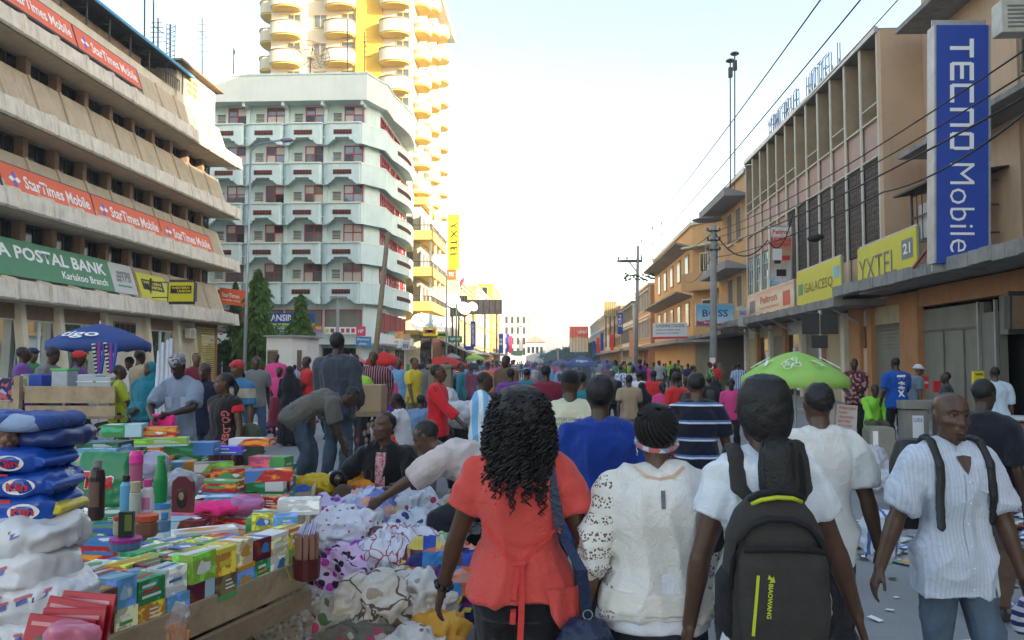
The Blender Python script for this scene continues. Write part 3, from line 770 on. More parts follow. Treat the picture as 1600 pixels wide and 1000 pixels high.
# rooftop skeleton letters
RL=thing('rooftop_letters','skeletal metal lettering standing along the roof edge of the fin building','sign',(FX,38,13.5),world=True)
for s,ya,yb in (('HOTELI',35.8,31.6),('KARIAKOO',42.6,37.6)):
 pass
def rod_letters(s,y0,y1,z0,h,par,x=11.62):
 "tall outlined letters made of thin rods; text runs from far to near as read from the street"
 G={'H': [((0,0),(0,1)),((1,0),(1,1)),((0,.5),(1,.5))],'A': [((0,0),(0,1)),((1,0),(1,1)),((0,1),(1,1)),((0,.5),(1,.5))],'K': [((0,0),(0,1)),((0,.5),(1,1)),((0,.5),(1,0))],'Y': [((0,1),(.5,.5)),((1,1),(.5,.5)),((.5,.5),(.5,0))],
  'N': [((0,0),(0,1)),((0,1),(1,0)),((1,0),(1,1))],'C': [((0,0),(0,1)),((0,1),(1,1)),((0,0),(1,0))],'R': [((0,0),(0,1)),((0,1),(1,1)),((1,1),(1,.5)),((0,.5),(1,.5)),((.4,.5),(1,0))],
  'M': [((0,0),(0,1)),((0,1),(.5,.5)),((.5,.5),(1,1)),((1,1),(1,0))],'B': [((0,0),(0,1)),((0,1),(1,1)),((1,0),(1,1)),((0,.5),(1,.5)),((0,0),(1,0))],'T': [((0,1),(1,1)),((.5,0),(.5,1))],'I': [((.5,0),(.5,1))],
  'O': [((0,0),(0,1)),((0,1),(1,1)),((1,1),(1,0)),((0,0),(1,0))],'L': [((0,0),(0,1)),((0,0),(1,0))],'S': [((0,0),(1,0)),((1,0),(1,.5)),((0,.5),(1,.5)),((0,.5),(0,1)),((0,1),(1,1))],'D': [((0,0),(0,1)),((0,1),(1,.8)),((1,.8),(1,.2)),((1,.2),(0,0))],'E': [((0,0),(0,1)),((0,1),(1,1)),((0,.5),(1,.5)),((0,0),(1,0))]}
 n=len(s); st=(y1-y0)/n
 for i,ch in enumerate(s):
  b=MB()
  for (a,c),(d,e) in G.get(ch,[]):
   for o_ in (-.05,.05):
    b.beam((x+o_,y0+(i+.12+a*.7)*st,z0+c*h),(x+o_,y0+(i+.12+d*.7)*st,z0+e*h),.03)
  b.beam((x,y0+(i+.5)*st,z0-.25),(x,y0+(i+.5)*st,z0+h*.3),.03)
  b.build('letter',M['rodblue'],par)
M['rodblue']=mat('bluish_metal_rod',(.18,.20,.30),.5,metal=.3)
rod_letters('YANCARIA',42.6,37.4,13.6,.9,RL); rod_letters('HOTELI',36.2,31.8,13.6,.95,RL)
# orange end of the fin building
OE=thing('corner_house','orange corner house beyond the fin building with grey awning slabs','building',(14,51,0),world=True)
MB().box(FX+.1,FX+12,YB+.05,55.5,4.2,12.9).build('wall',M['orange_wall'],OE)
MB().box(FX-.1,FX+12,YB+.05,55.7,12.9,13.1).build('roof_edge',M['steel'],OE)
for z0_ in (7.2,11.5):
 MB().prism([(0,0),(1.35,0),(1.35,.45),(1.2,.5),(0,.14)],(FX+.1,YB+.1,z0_),(-1,0,0),(0,0,1),(0,8,0)).build('awning_slab',M['soffit'],OE)
for z0_,z1_ in ((5.0,7.0),(9.2,11.2)):
 for y in (48.6,51.0):
  p=MB().box(FX+.02,FX+.1,y,y+1.3,z0_,z1_).box(FX-.05,FX+.1,y-.1,y+1.4,z0_-.1,z0_).build('window',M['finedge'],OE)
  for k in range(9): pass
  MB().box(FX,FX+.02,y+.08,y+1.22,z0_+.08,z1_-.08).build('pane',M['lattice'],p)
# ------------------------------------------------------------------ near right building
NBD=thing('shop_building','peach near right building with weathered concrete canopy over shuttered shops','building',(18,20,0),world=True)
MB().box(13.0,24,4,YA-.3,4.3,15.5).build('wall',M['olive'],NBD)
MB().box(12.92,13.0,22.4,YA-.3,4.35,15.4).build('wall_panel',M['peach'],NBD)
MB().box(12.7,24,4,YA-.3,15.5,15.8).build('roof_edge',M['soffit'],NBD)
for z0_ in (8.5,12.8):
 MB().box(11.7,12.92,6,27.2,z0_,z0_+.16).build('window_canopy',M['canopy'],NBD)
for z0_ in (5.0,9.6,13.4):
 for y in (20.6,16.5,12.5):
  f=MB().box(12.86,12.92 if y>22 else 13.0,y,y+1.5,z0_,z0_+.07).box(12.86,13.0,y,y+1.5,z0_+2.2,z0_+2.27)
  for t_ in (0,.49,.95): f.box(12.86,13.0,y+1.5*t_,y+1.5*t_+.07,z0_,z0_+2.2)
  f.box(12.86,13.0,y,y+1.5,z0_+1.1,z0_+1.16)
  p=f.build('window',M['lattice'],NBD); MB().box(12.93,12.95,y+.07,y+1.43,z0_+.07,z0_+2.2).build('pane',M['pane'],p)
MB().tube([(12.85,27.4,4.3),(12.85,27.4,8.4)],.06).build('drain_pipe',M['orange_wall'],NBD)
# long canopy: near part on this building, farther part under the fins
def canopy_piece(y0,y1,z,par,x=9.7,th=.32):
 n=max(2,int((y1-y0)/.5)); b=MB(); rr_=random.Random(int(y0*10))
 for i in range(n):
  a=y0+(y1-y0)*i/n; c=y0+(y1-y0)*(i+1)/n; j=rr_.uniform(-.02,.02)
  b.box(x+j,x+.3,a,c,z+rr_.uniform(-.02,.01),z+th+rr_.uniform(-.02,.02))
 b.box(x+.3,12.9,y0,y1,z+.05,z+th-.05)
 b.build('canopy',M['canopy'],par)
canopy_piece(6,28.0,3.95,NBD); canopy_piece(28.0,47.2,3.62,FB,9.75,.3); canopy_piece(47.2,60,3.3,OE,9.9,.2)
# shop fronts under the canopy
def front(par,y0,y1,m,name='roller_shutter',x=11.5,z0=.14,z1=3.9,slats=0):
 b=MB().box(x,x+.2,y0,y1,z0,z1)
 if slats:
  for k in range(int((z1-z0)/slats)): b.box(x-.03,x,y0+.05,y1-.05,z0+k*slats,z0+k*slats+slats*.7)
 return b.build(name,m,par)
def fnt_y(px,x=11.5): return x*FPX/(px-860)
ys=[fnt_y(p) for p in (1325,1342,1403,1430)]
front(NBD,fnt_y(1342),fnt_y(1325),M['orange_deep'],'pillar',11.3)
b=MB().box(11.52,11.6,fnt_y(1403),fnt_y(1342),2.75,3.4)
for k in range(9): b.box(11.46,11.52,fnt_y(1403),fnt_y(1342),2.78+k*.07,2.81+k*.07)
front(NBD,fnt_y(1403),fnt_y(1342),M['shutter'],'shop_door',11.55,.14,2.7); b.build('vent_grille',M['lattice'],NBD)
MB().box(11.5,11.6,fnt_y(1403),fnt_y(1342),3.4,3.95).build('lintel',M['orange_deep'],NBD)
front(NBD,fnt_y(1430),fnt_y(1403),M['orange_deep'],'pillar',11.3)
MB().box(11.35,11.7,fnt_y(1600),fnt_y(1430),3.4,3.95).build('lintel',M['orange_deep'],NBD)
front(NBD,fnt_y(1520),fnt_y(1430),M['shutter'],'shop_door',11.5,.14,3.3)
for px in (1460,1490): MB().box(11.46,11.5,fnt_y(px)-.02,fnt_y(px)+.02,.2,2.6).build('door_joint',M['lattice'],NBD)
MB().box(11.46,11.5,fnt_y(1520),fnt_y(1430),2.62,2.68).build('door_joint',M['lattice'],NBD)
front(NBD,fnt_y(1548),fnt_y(1521),M['shutter'],'metal_panel',11.4,.14,3.0)
MB().box(11.3,11.38,fnt_y(1548),fnt_y(1546),.14,3.3).box(11.3,11.38,fnt_y(1522),fnt_y(1520),.14,3.3).build('metal_frame',M['steel'],NBD)
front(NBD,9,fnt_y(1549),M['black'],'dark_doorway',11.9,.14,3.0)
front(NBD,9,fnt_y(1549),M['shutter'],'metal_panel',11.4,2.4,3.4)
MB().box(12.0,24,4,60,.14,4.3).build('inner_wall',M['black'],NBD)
yy=26.6
cols=[M['shutter'],M['darkglass'],M['olive'],M['shutter'],M['darkglass']]
k=0
while yy<46:
 front(FB,yy,yy+2.2,cols[k%5],'shop_front',11.5,.14,3.0,.12 if k%5==0 else 0)
 MB().box(11.3,11.6,yy+2.2,yy+2.6,.14,3.6).build('pillar',M['orange_deep'] if k%2==0 else M['cream'],FB)
 MB().box(11.45,11.55,yy,yy+2.2,3.0,3.6).build('signboard',[M['olive'],M['grey_sign'],M['pink']][k%3],FB)
 if k%5 in (1,4):
  MB().box(11.42,11.46,yy+.2,yy+.9,.4,2.2).build('display_poster',[M['white'],M['peach']][k%2],FB)
 yy+=2.6; k+=1
for k in range(7): MB().beam((10.0,29+k*2.6,3.62),(10.9,29+k*2.6,3.1),.07).build('canopy_bracket',M['steel'],FB)
# ------------------------------------------------------------------ orange chamfered building
OG=thing('balcony_house','orange house with a chamfered corner balcony in the middle distance','building',(15,74,0),world=True)
pts=[(24,60),(13.9,60),(11.4,64.5),(11.4,88),(24,88)]
MB().slab(pts,0,12.6).build('wall',M['orange_wall'],OG); MB().slab([(24,59.8),(13.7,59.8),(11.2,64.3),(11.2,88.2),(24,88.2)],12.6,12.85).build('roof_edge',M['finedge'],OG)
cn=Vector((-4.5,-2.5,0)).normalized()  # outward normal of the chamfer
ca=Vector((13.9,60,0)); cb=Vector((11.4,64.5,0)); cu=(cb-ca).normalized(); CL=(cb-ca).length
cnn=Vector((cu.y,-cu.x,0));
if cnn.y>0: cnn=-cnn
def cham(name,u0,u1,d0,d1,z0,z1,m,par=OG):
 q=[ca+cu*u0+cnn*d0,ca+cu*u1+cnn*d0,ca+cu*u1+cnn*d1,ca+cu*u0+cnn*d1]
 return MB().slab([(p.x,p.y) for p in q],z0,z1).build(name,m,par)
cham('balcony',.2,CL-.2,0,1.3,7.2,7.35,M['orange_wall']); cham('balcony_parapet',.2,CL-.2,1.2,1.32,7.35,8.6,M['orange_wall'])
cham('balcony_parapet',.2,.32,0,1.2,7.35,8.6,M['orange_wall']); cham('balcony_parapet',CL-.32,CL-.2,0,1.2,7.35,8.6,M['orange_wall'])
cham('balcony_hood',.2,CL-.2,0,1.3,10.6,10.75,M['finedge'])
for k in range(3):
 p=cham('window',.7+k*1.25,1.7+k*1.25,.0,.06,8.2,10.3,M['white']); cham('pane',.8+k*1.25,1.15+k*1.25,.06,.08,8.4,10.2,M['darkglass'],p).location=(0,0,0)
 cham('pane',1.25+k*1.25,1.6+k*1.25,.06,.08,8.4,10.2,M['darkglass'],p).location=(0,0,0)
for k in range(2):
 p=cham('window',.8+k*2.0,2.0+k*2.0,.0,.06,4.6,6.6,M['white']); cham('pane',.9+k*2.0,1.9+k*2.0,.06,.08,4.7,6.5,M['pane'],p).location=(0,0,0)
for s_ in (0,1):
 for k in range(5):
  y=66+k*4.2; z=4.6+s_*4
  p=MB().box(11.33,11.4,y,y+1.6,z,z+2).build('window',M['orange_deep'],OG); MB().box(11.31,11.33,y+.1,y+1.5,z+.1,z+1.9).build('pane',M['darkglass'],p)
 MB().prism([(0,0),(1.3,.35),(1.3,.5),(0,.15)],(11.4,65,6.9+s_*4),(-1,0,0),(0,0,1),(0,22,0)).build('awning_slab',M['canopy'],OG)
MB().slab([(24,58.4),(13.2,58.4),(9.9,64),(9.9,88),(11.4,88),(11.4,64.5),(13.9,60),(24,60)],3.2,3.5).build('canopy',M['canopy'],OG)
cham('shop_door',.3,CL-.3,.0,.05,.1,3.1,M['shutter'])
MB().box(14.5,20,59.95,60,.1,3.0).build('shop_door',M['shutter'],OG)
block('shop_house','reddish orange house with awnings beyond the balcony house',1,11.2,90,104,10.3,mat('reddish_orange_plaster',(.50,.27,.14),.85,.1,1),2,5,trim=pale,front=2)
block('shop_house','grey blue trimmed house on the right farther down',1,10.8,105,122,9.4,pale,2,6,trim=M['canopy'],front=2)
block('shop_house','tan house behind the blue column sign, right side',1,10.8,123,150,10.2,M['olive'],3,7,trim=M['tan'],front=2)
block('shop_house','dark peach house near the far end of the right side',1,11.6,152,190,11.5,M['peach'],3,8,trim=M['cream'],front=2)
block('shop_house','bluish house at the far end of the right side',1,12.0,194,240,12.0,mat('faded_blue_plaster',(.25,.3,.42),.85),3,8,trim=M['cream'],front=2)
block('shop_house','low pale yellow house closing the right side',1,14.0,245,300,10.0,straw,2,8,trim=M['cream'],front=2)
# ------------------------------------------------------------------ signs on the right
def rsign(name,label,X,pxl,pxr,ztl,zbl,ztr,zbr,m,**kw):
 ya,yb=X*FPX/(pxl-860),X*FPX/(pxr-860)
 return sign(name,label,[(X,ya,zbl),(X,yb,zbr),(X,yb,ztr),(X,ya,ztl)],m,**kw)
r,q,n=rsign('shop_sign','slanting yellow YXTEL mobile sign on the canopy beside the blue TECNO column',10.0,1333,1422,5.35,3.95,5.42,4.02,M['yellow_sign'],t=.12,frame=M['steel'])
put(r,q,n,'YXTEL',.03,.70,.22,.72,mat('purple_grey_print',(.14,.10,.16),.5),bold=-.005)
put(r,q,n,'MOBILE',.74,.93,.12,.2,M['greyprint']); b=MB();
patch(r,q,n,.78,.95,.42,.82,M['greyprint'],'shield_emblem'); put(r,q,n,'21',.81,.92,.52,.74,M['white'],bold=.03).location+=n*.006
r,q,n=rsign('shop_sign','yellow GALACESQ sign on the canopy between the pale banner and the YXTEL sign',10.0,1240,1307,5.3,3.95,5.35,3.95,M['yellow_sign'],t=.1,frame=M['steel'])
put(r,q,n,'GALACESQ',.2,.84,.28,.60,mat('brown_print',(.12,.07,.03),.5)); patch(r,q,n,.04,.16,.3,.62,M['green_sign'],'leaf_emblem'); patch(r,q,n,.86,.97,.5,.8,mat('sky_blue_print',(.15,.45,.65),.5),'blue_emblem')
def banner_mat(name,stops,sc=1.0,axis=2):
 def f(nt,base):
  tc=N(nt,'ShaderNodeTexCoord'); sp_=N(nt,'ShaderNodeSeparateXYZ'); nt.links.new(tc.outputs['Generated'],sp_.inputs[0])
  nz=N(nt,'ShaderNodeTexNoise'); nz.inputs['Scale'].default_value=3*sc; nt.links.new(tc.outputs['Generated'],nz.inputs['Vector'])
  ad=N(nt,'ShaderNodeMath',operation='MULTIPLY_ADD'); nt.links.new(nz.outputs['Fac'],ad.inputs[0]); ad.inputs[1].default_value=.5
  su=N(nt,'ShaderNodeMath',operation='SUBTRACT'); nt.links.new(sp_.outputs[axis],su.inputs[0]); su.inputs[1].default_value=.25
  nt.links.new(su.outputs[0],ad.inputs[2])
  cr=N(nt,'ShaderNodeValToRGB'); cr.color_ramp.interpolation='EASE'
  e=cr.color_ramp.elements
  while len(e)<len(stops): e.new(.5)
  for k,(p,c) in enumerate(stops): e[k].position=p; e[k].color=(*c,1)
  nt.links.new(ad.outputs[0],cr.inputs[0]); return cr.outputs[0]
 return mat(name,(1,1,1),.5,.06,second=f)
peltb=banner_mat('faded_peach_banner',[(0,(.55,.2,.1)),(.3,(.75,.55,.35)),(.6,(.75,.62,.45)),(1,(.62,.30,.22))])
r,q,n=rsign('advertising_banner','long faded peach Peltron banner along the canopy edge',10.0,1165,1235,5.0,3.8,5.05,3.8,peltb,t=.1,frame=M['steel'])
put(r,q,n,'Peltron',.32,.68,.52,.80,M['redprint'],bold=.02); put(r,q,n,'ELECTRONICS',.3,.72,.3,.38,M['redprint'])
for k in range(6): patch(r,q,n,.06+k*.15,.15+k*.15,.1,.17,M['white'],'caption_bar')
for k,u in enumerate((.05,.8)): patch(r,q,n,u,u+.14,.25,.75,M['greyprint'] if k==0 else M['redprint'],'appliance_picture')
elb=banner_mat('electronics_banner_print',[(0,(.05,.45,.6)),(.12,(.6,.6,.62)),(.45,(.5,.35,.2)),(.75,(.7,.15,.1)),(1,(.8,.75,.72))])
r,q,n=psign('advertising_banner','tall Peltron electronics banner hanging above the long peach banner',(1203,355,1237,444),38,elb,(('Peltron',.12,.92,.88,.96,M['redprint']),('ELECTRONICS',.06,.95,.76,.82,M['redprint']),('HOME APPLIANCES',.06,.95,.67,.72,M['redprint']),('CALL US NOW',.1,.9,.05,.09,M['white']),('SHOP 12',.1,.9,.0,.03,M['white'])),frame=M['steel'])
patch(r,q,n,.12,.55,.42,.62,M['white'],'appliance_picture'); patch(r,q,n,.55,.92,.42,.5,M['redprint'],'appliance_picture'); patch(r,q,n,.3,.75,.14,.26,M['blackprint'],'fan_picture'); patch(r,q,n,.2,.5,.36,.42,M['blackprint'],'appliance_picture')
bossb=banner_mat('boss_sign_print',[(0,(.45,.06,.08)),(.2,(.45,.08,.1)),(.26,(.45,.62,.7)),(1,(.12,.42,.62))])
r,q,n=psign('shop_sign','light blue BOSS sign hanging over the pavement by the concrete pole',(1088,477,1147,508),46,bossb,(('BOSS',.16,.84,.42,.78,mat('navy_print',(.03,.08,.25),.5)),('for men & women',.2,.8,.08,.2,M['white'])),t=.2,frame=M['steel'])
r,q,n=psign('shop_sign','small pale notice board right of the blue BOSS sign',(1154,480,1167,510),41,M['grey_sign'],(('SALE',.1,.9,.6,.8,M['blue_sign']),))
r,q,n=psign('cloth_banner','sagging white cloth banner with grey lettering in front of the balcony house',(1020,505,1074,530),57,M['white'],(('SUNSHINE COLLEGE',.08,.92,.72,.92,M['greyprint']),('certificate and diploma courses',.08,.8,.5,.62,M['greyprint']),('admission in progress',.08,.75,.3,.42,M['greyprint'])),t=.02,skew=-1)
patch(r,q,n,0,1,0,.14,M['pinkred'],'red_border')
# TECNO column sign with red legs
r,q,n=psign('column_sign','tall blue TECNO Mobile column sign standing on the canopy',(1461,39,1546,411),20.0,M['blue_sign'],t=.35,frame=M['steel'])
def vput(s,v_top,v_bot,u0,u1,m,bold=.01):
 "text turned a quarter clockwise: reads downward, letter tops to the right"
 o=onsign(q,n,u0,v_top); rt=onsign(q,n,u0,v_bot)-o; up=onsign(q,n,u1,v_top)-o
 return lettering(s,o,rt,up,rt.length,up.length,m,r,bold=bold)
# squared letters of the first word built from strokes
b=MB()
def tec(v,glyph,hgt):
 "strokes in a box: a = along the reading direction (down), c = across (0 bottom of letter = left, 1 = right)"
 for (a0,c0,a1,c1) in glyph:
  u0,u1=.27+.44*c0,.27+.44*c1; v0,v1=v-hgt*a0,v-hgt*a1
  b.add([onsign(q,n,min(u0,u1),min(v0,v1),.014),onsign(q,n,max(u0,u1),min(v0,v1),.014),onsign(q,n,max(u0,u1),max(v0,v1),.014),onsign(q,n,min(u0,u1),max(v0,v1),.014)],[(0,1,2,3)])
w1=.17
K1=[(0,.08,.18,.92),(.06,.92,.18,1),(.06,0,.18,.08)]; G_T=[(0,.82,1,1),(.4,0,.6,.82)]; G_E=K1+[(.18,.82,1,1),(.18,0,1,.18),(.18,.42,.92,.58)]
G_C=K1+[(.18,.82,1,1),(.18,0,1,.18)]; G_N=[(0,0,.18,.92),(.82,0,1,.82),(.18,.82,.94,1),(.06,.92,.18,1)]; G_O=K1+[(.82,.08,1,.92),(.18,.82,.94,1),(.18,0,.94,.18)]; G_O[3]=(.82,.18,1,.82)
for g_,v0,hh in ((G_T,.941,.080),(G_E,.842,.078),(G_C,.750,.080),(G_N,.648,.080),(G_O,.545,.074)): tec(v0,g_,hh)
b.build('lettering',M['white'],r,fix=False)
vput('Mobile',.415,.045,.27,.72,M['white'],bold=-.008)
lg=MB()
for px,d in ((1466,-.1),(1541,.1)):
 p=at(px,372,20.2); lg.beam((p.x-.18,20.4,4.2),(p.x,20.4,p.z+.4),.06).beam((p.x+.18,20.4,4.2),(p.x,20.4,p.z+.4),.06).beam((p.x-.1,20.4,4.7),(p.x+.1,20.4,4.7),.05).beam((p.x,20.4,p.z),(p.x,21.6,4.2),.06)
lg.build('support_leg',mat('red_oxide_steel',(.28,.06,.05),.6),r)
# old cage with air conditioners behind the YXTEL sign
cg=thing('air_conditioner_cage','rusty cage of air conditioners between the YXTEL sign and the blue column','air conditioner',(12.2,24.3,4.3),world=True)
b=MB()
for x in (11.4,12.4):
 for y in (23.3,25.6): b.beam((x,y,4.3),(x,y,7.0),.06)
for z_ in (5.4,6.2,6.9): b.beam((11.4,23.3,z_),(11.4,25.6,z_),.05).beam((11.4,23.3,z_),(12.8,23.3,z_),.05)
for k in range(6): b.beam((11.4,23.5+k*.35,5.4),(11.4,23.5+k*.35,6.9),.025)
b.build('cage_frame',M['steeldark'],cg); MB().prism([(0,0),(1.9,.25),(1.9,.3),(0,.06)],(11.0,22.9,6.95),(1,0,0),(0,0,1),(0,3.1,0)).build('sheet_roof',M['roofblack'],cg)
MB().box(11.5,12.2,23.4,24.3,5.5,6.6).box(11.5,12.2,24.5,25.4,5.5,6.6).build('air_conditioner',M['ac'],cg,bevel=.03)
ac=ac_unit((11.9,20.4,9.95),(0,-1),'cream air conditioner peeping over the top of the blue TECNO column',None,1.5)
ac_unit((13.0,60.6,6.2),(-1,0),'air conditioner below the balcony of the orange house')
# small wall signs right side
psign('wall_poster','yellow shop poster on the metal panel by the dark doorway',(1521,580,1538,615),20.3,M['yellow'],(('YAWE',.15,.85,.8,.92,M['blackprint']),('NA',.3,.7,.5,.65,M['redprint'])))
psign('wall_poster','narrow red notice on the grey wall left of the square one',(1441,588,1451,608),22.5,M['redprint'],(('OPEN',.1,.9,.4,.6,M['white']),))
psign('wall_poster','square red notice on the grey wall above the low counter',(1459,595,1471,613),22.2,M['redprint'])
psign('projecting_sign','dark wooden signboard under the canopy at the right edge of the picture',(1579,462,1612,514),19.4,M['brownpier'],t=.2,frame=M['steeldark'])
# black back of double road sign on a steel pole
rs=thing('road_sign','steel post carrying three black sign backs in front of the shutters','road sign',(at(1283,600,18).x,18,0),world=True)
px_=at(1283,600,18).x
MB().tube([(px_,18,0),(px_,18,at(0,489,18).z)],.045,8).build('post',M['steel'],rs)
for (x0,y0,x1,y1) in ((1253,489,1280,522),(1282,491,1309,522),(1268,524,1293,544)):
 a=at(x0,y1,17.95); c=at(x1,y0,17.95); MB().box(a.x,c.x,17.93,17.96,a.z,c.z).build('sign_plate',M['blackprint'],rs,bevel=.01)
# signs left: mint shops
psign('shop_sign','dark blue TRANSIROC sign half hidden by the cypress trees',(405,489,491,505),56.8,M['blue_sign'],(('TRANSIROC',.05,.80,.2,.85,M['white']),))
psign('shop_sign','yellow striped board directly under the dark blue shop sign',(405,505.5,491,508),56.75,M['yellow_sign'])
psign('shop_sign','green sign with white lettering under the dark blue sign',(420,508,461,521),56.6,M['green_sign'],(('MA AUCIGERA',.05,.95,.5,.85,M['white']),('general supplies',.1,.9,.15,.35,M['white'])))
psign('shop_sign','multicoloured board between the cypress and the camera shop sign',(485,509,502,521),56.6,banner_mat('rainbow_print',[(0,(.1,.4,.7)),(.4,(.6,.1,.3)),(.7,(.8,.5,.05)),(1,(.6,.2,.1))]))
r,q,n=psign('shop_sign','white shop board with a row of product pictures on the mint block corner',(507,511,556,522),56.5,M['white'])
for k,c in enumerate(('yellow_sign','reddark','blackprint','redprint','brownpier','redprint')): patch(r,q,n,.03+k*.165,.14+k*.165,.2,.8,M[c],'product_picture')
psign('shop_sign','blue hanging board under the product picture board',(556,526,580,541),55.5,mat('mid_blue_panel',(.06,.25,.5),.5),(('Pharmacy',.1,.9,.55,.85,M['white']),('clinic',.2,.7,.15,.4,M['white'])))
psign('shop_sign','red end panel of the picture board',(557,510,571,525),56.6,M['pinkred'],(('HP',.2,.8,.3,.7,M['white']),))
psign('shop_sign','multicoloured long board on the street side of the mint block',(599,518,630,529),63,banner_mat('rainbow_print_two',[(0,(.1,.3,.7)),(.4,(.1,.5,.35)),(.7,(.7,.3,.1)),(1,(.8,.5,.1))],axis=0),(('BEAUTY',.3,.7,.3,.7,M['white']),))
psign('shop_sign','white board of lettering hanging under the multicoloured long board',(598,530,627,544),62.8,M['white'],(('CYBER CAFE',.15,.85,.6,.85,M['redprint']),('copies',.15,.8,.15,.45,M['blackprint'])))
psign('shop_sign','small orange and white board right of the multicoloured board',(630,522,641,532),62.7,M['peach'])
psign('shop_sign','small grey board with a figure hanging on the mint block',(628,533,640,547),62.6,M['grey_sign'],(('IN',.2,.8,.2,.7,M['blue_sign']),))
r,q,n=psign('shop_sign','yellow sign with red and black print on the ochre canopy',(661,511,682,525),70,M['yellow_sign'])
patch(r,q,n,.1,.9,.3,.7,M['redprint']); patch(r,q,n,.3,.7,.4,.8,M['white'])
r,q,n=psign('shop_sign','lime sign with dark print right of the yellow one',(683,518,700,528),70.5,mat('lime_panel',(.35,.5,.04),.5)); patch(r,q,n,.1,.8,.3,.7,M['blackprint'])
psign('wall_board','long whitish blue board slanting along the ochre block',(657,488,692,511),71.5,mat('pale_blue_panel',(.45,.55,.62),.5),skew=7)
psign('column_sign','tall yellow YXTEL column sign over the ochre terraces',(700,335,717,421),72,M['yellow'],t=.4)
r,q,n=psign('column_sign','tall yellow YXTEL column sign over the ochre terraces, its lower purple and orange foot',(698,421,712,436),72.1,M['orange_sign'],t=.4,texts=(('YX',.2,.8,.3,.7,M['white']),))
yx=thing('column_lettering','dark YXTEL lettering reading down the tall yellow column sign','sign',(at(709,380,71.5)),world=True)
a=at(705,350,71.9); lettering('YXTEL',at(704,347,71.9),(0,0,-1),(1,0,0),(at(0,347,71.9)-at(0,402,71.9)).z,.62,M['blackprint'],yx)
psign('column_sign','dark blue TECNO Mobile column beside the salmon shop house',(735,502,743,542),90,M['blue_sign'],t=.4)
cl=thing('column_lettering','white TECNO lettering reading up the column beside the salmon shop house','sign',at(739,520,89.7),world=True)
lettering('TECNO Mobile',at(741,506,89.8),(0,0,-1),(-1,0,0),2.3,.3,M['white'],cl)
psign('column_sign','violet blue column sign on the straw yellow house',(779,521,786,552),103,M['blue_sign'],(('H',.2,.8,.6,.75,M['white']),('M',.2,.8,.4,.55,M['white'])),t=.4)
psign('column_sign','white column with dark edge far down the left side',(811,512,817,548),165,M['white'],t=.8,frame=M['green_sign'])
psign('road_sign','green overhead road sign at the far end of the street',(802,548,816,556),150,M['green_sign'])
psign('shop_sign','oval green board on a pole in front of the salmon house',(700,525,722,535),80,mat('teal_panel',(.04,.2,.17),.5),(('agency',.15,.85,.3,.7,M['white']),))
psign('shop_sign','small blue board under the TECNO column on the left',(727,541,740,547),82,M['blue_sign'])
psign('column_sign','dark blue TECNO column far down the right side',(965,489,973,522),96,M['blue_sign'],(('T',.2,.8,.8,.9,M['white']),('E',.2,.8,.65,.75,M['white']),('C',.2,.8,.5,.6,M['white']),('N',.2,.8,.35,.45,M['white'])),t=.3)
psign('shop_banner','peach vertical banner beside the lattice pole on the right',(983,516,991,558),88,mat('peach_banner',(.7,.4,.25),.5))
r,q,n=billboard('red and cream billboard standing above the trees at the far right',(890,510,919,550),170,banner_mat('billboard_print',[(0,(.8,.7,.5)),(.45,(.75,.6,.35)),(.6,(.75,.12,.06)),(1,(.75,.15,.08))]))
put(r,q,n,'airtel',.45,.9,.72,.88,M['white'],bold=.02)
r,q,n=billboard('small straw coloured rooftop billboard on the far right houses',(944,471,963,494),130,mat('faded_straw_panel',(.55,.45,.2),.6))
for i,(x,y0,y1,Y,c) in enumerate(((926,533,556,175,'blue_sign'),(932,528,552,165,'redprint'),(938,520,548,150,'blue_sign'),(947,524,546,140,'white'),(954,522,548,128,'redprint'),(795,525,552,128,'pinkred'),(791,522,550,135,'blue_sign'))):
 psign('column_sign',['blue','red','second blue','white','second red','pinkish red','narrow blue'][i]+' column sign far down the '+('right' if x>860 else 'left')+' side of the street',(x,y0,x+5,y1),Y,M[c],t=.3)
# ------------------------------------------------------------------ poles and cables
def pole(name,label,cat,px,ytop,Y,r0,r1,m,lean=0,arms=(),H=None):
 top=at(px,ytop,Y); bx_=top.x+lean
 t=thing(name,label,cat,(bx_,Y,0),world=True)
 MB().tube([(bx_,Y,0),((bx_+top.x)/2,Y,top.z/2),tuple(top)],[r0,(r0+r1)/2,r1],10).build('shaft',m,t,smooth=True)
 return t,top
lp,top=pole('street_lamp','tall thin grey street lamp in front of the tan block, arm reaching right','street lamp',392,236,30,.07,.04,M['steel'],lean=-.12)
MB().tube([top,at(400,226,30),at(425,221,30),at(440,219,30)],.035,6).build('arm',M['steel'],lp)
MB().ell(at(448,219,30),(.28,.12,.09),12,6).build('lamp_head',mat('lamp_head_grey',(.22,.22,.28),.4),lp,smooth=True)
lp.location=lp.location
pole('wooden_pole','bare wooden pole leaning slightly right in front of the mint block','pole',606,364,30,.115,.085,mat('grey_brown_timber',(.26,.20,.13),.9,.2,4),lean=-.62)
t,top=pole('sign_post','short T shaped post before the mint shop windows','post',528,463,36,.08,.07,M['pole']); MB().box(top.x-.35,top.x+.35,35.9,36.1,top.z-.1,top.z).build('crossbar',M['pole'],t)
pole('street_pole','thin white steel pole by the ochre block canopy','pole',698,430,60,.08,.06,M['steel'])
pole('street_pole','thin green steel pole left of the salmon house','pole',713,475,70,.1,.07,mat('dark_green_paint',(.05,.12,.07),.6))
up,top=pole('utility_pole','thick round concrete utility pole beside the BOSS sign','utility pole',1115,352,38,.19,.13,M['pole'],lean=-.12)
b=MB()
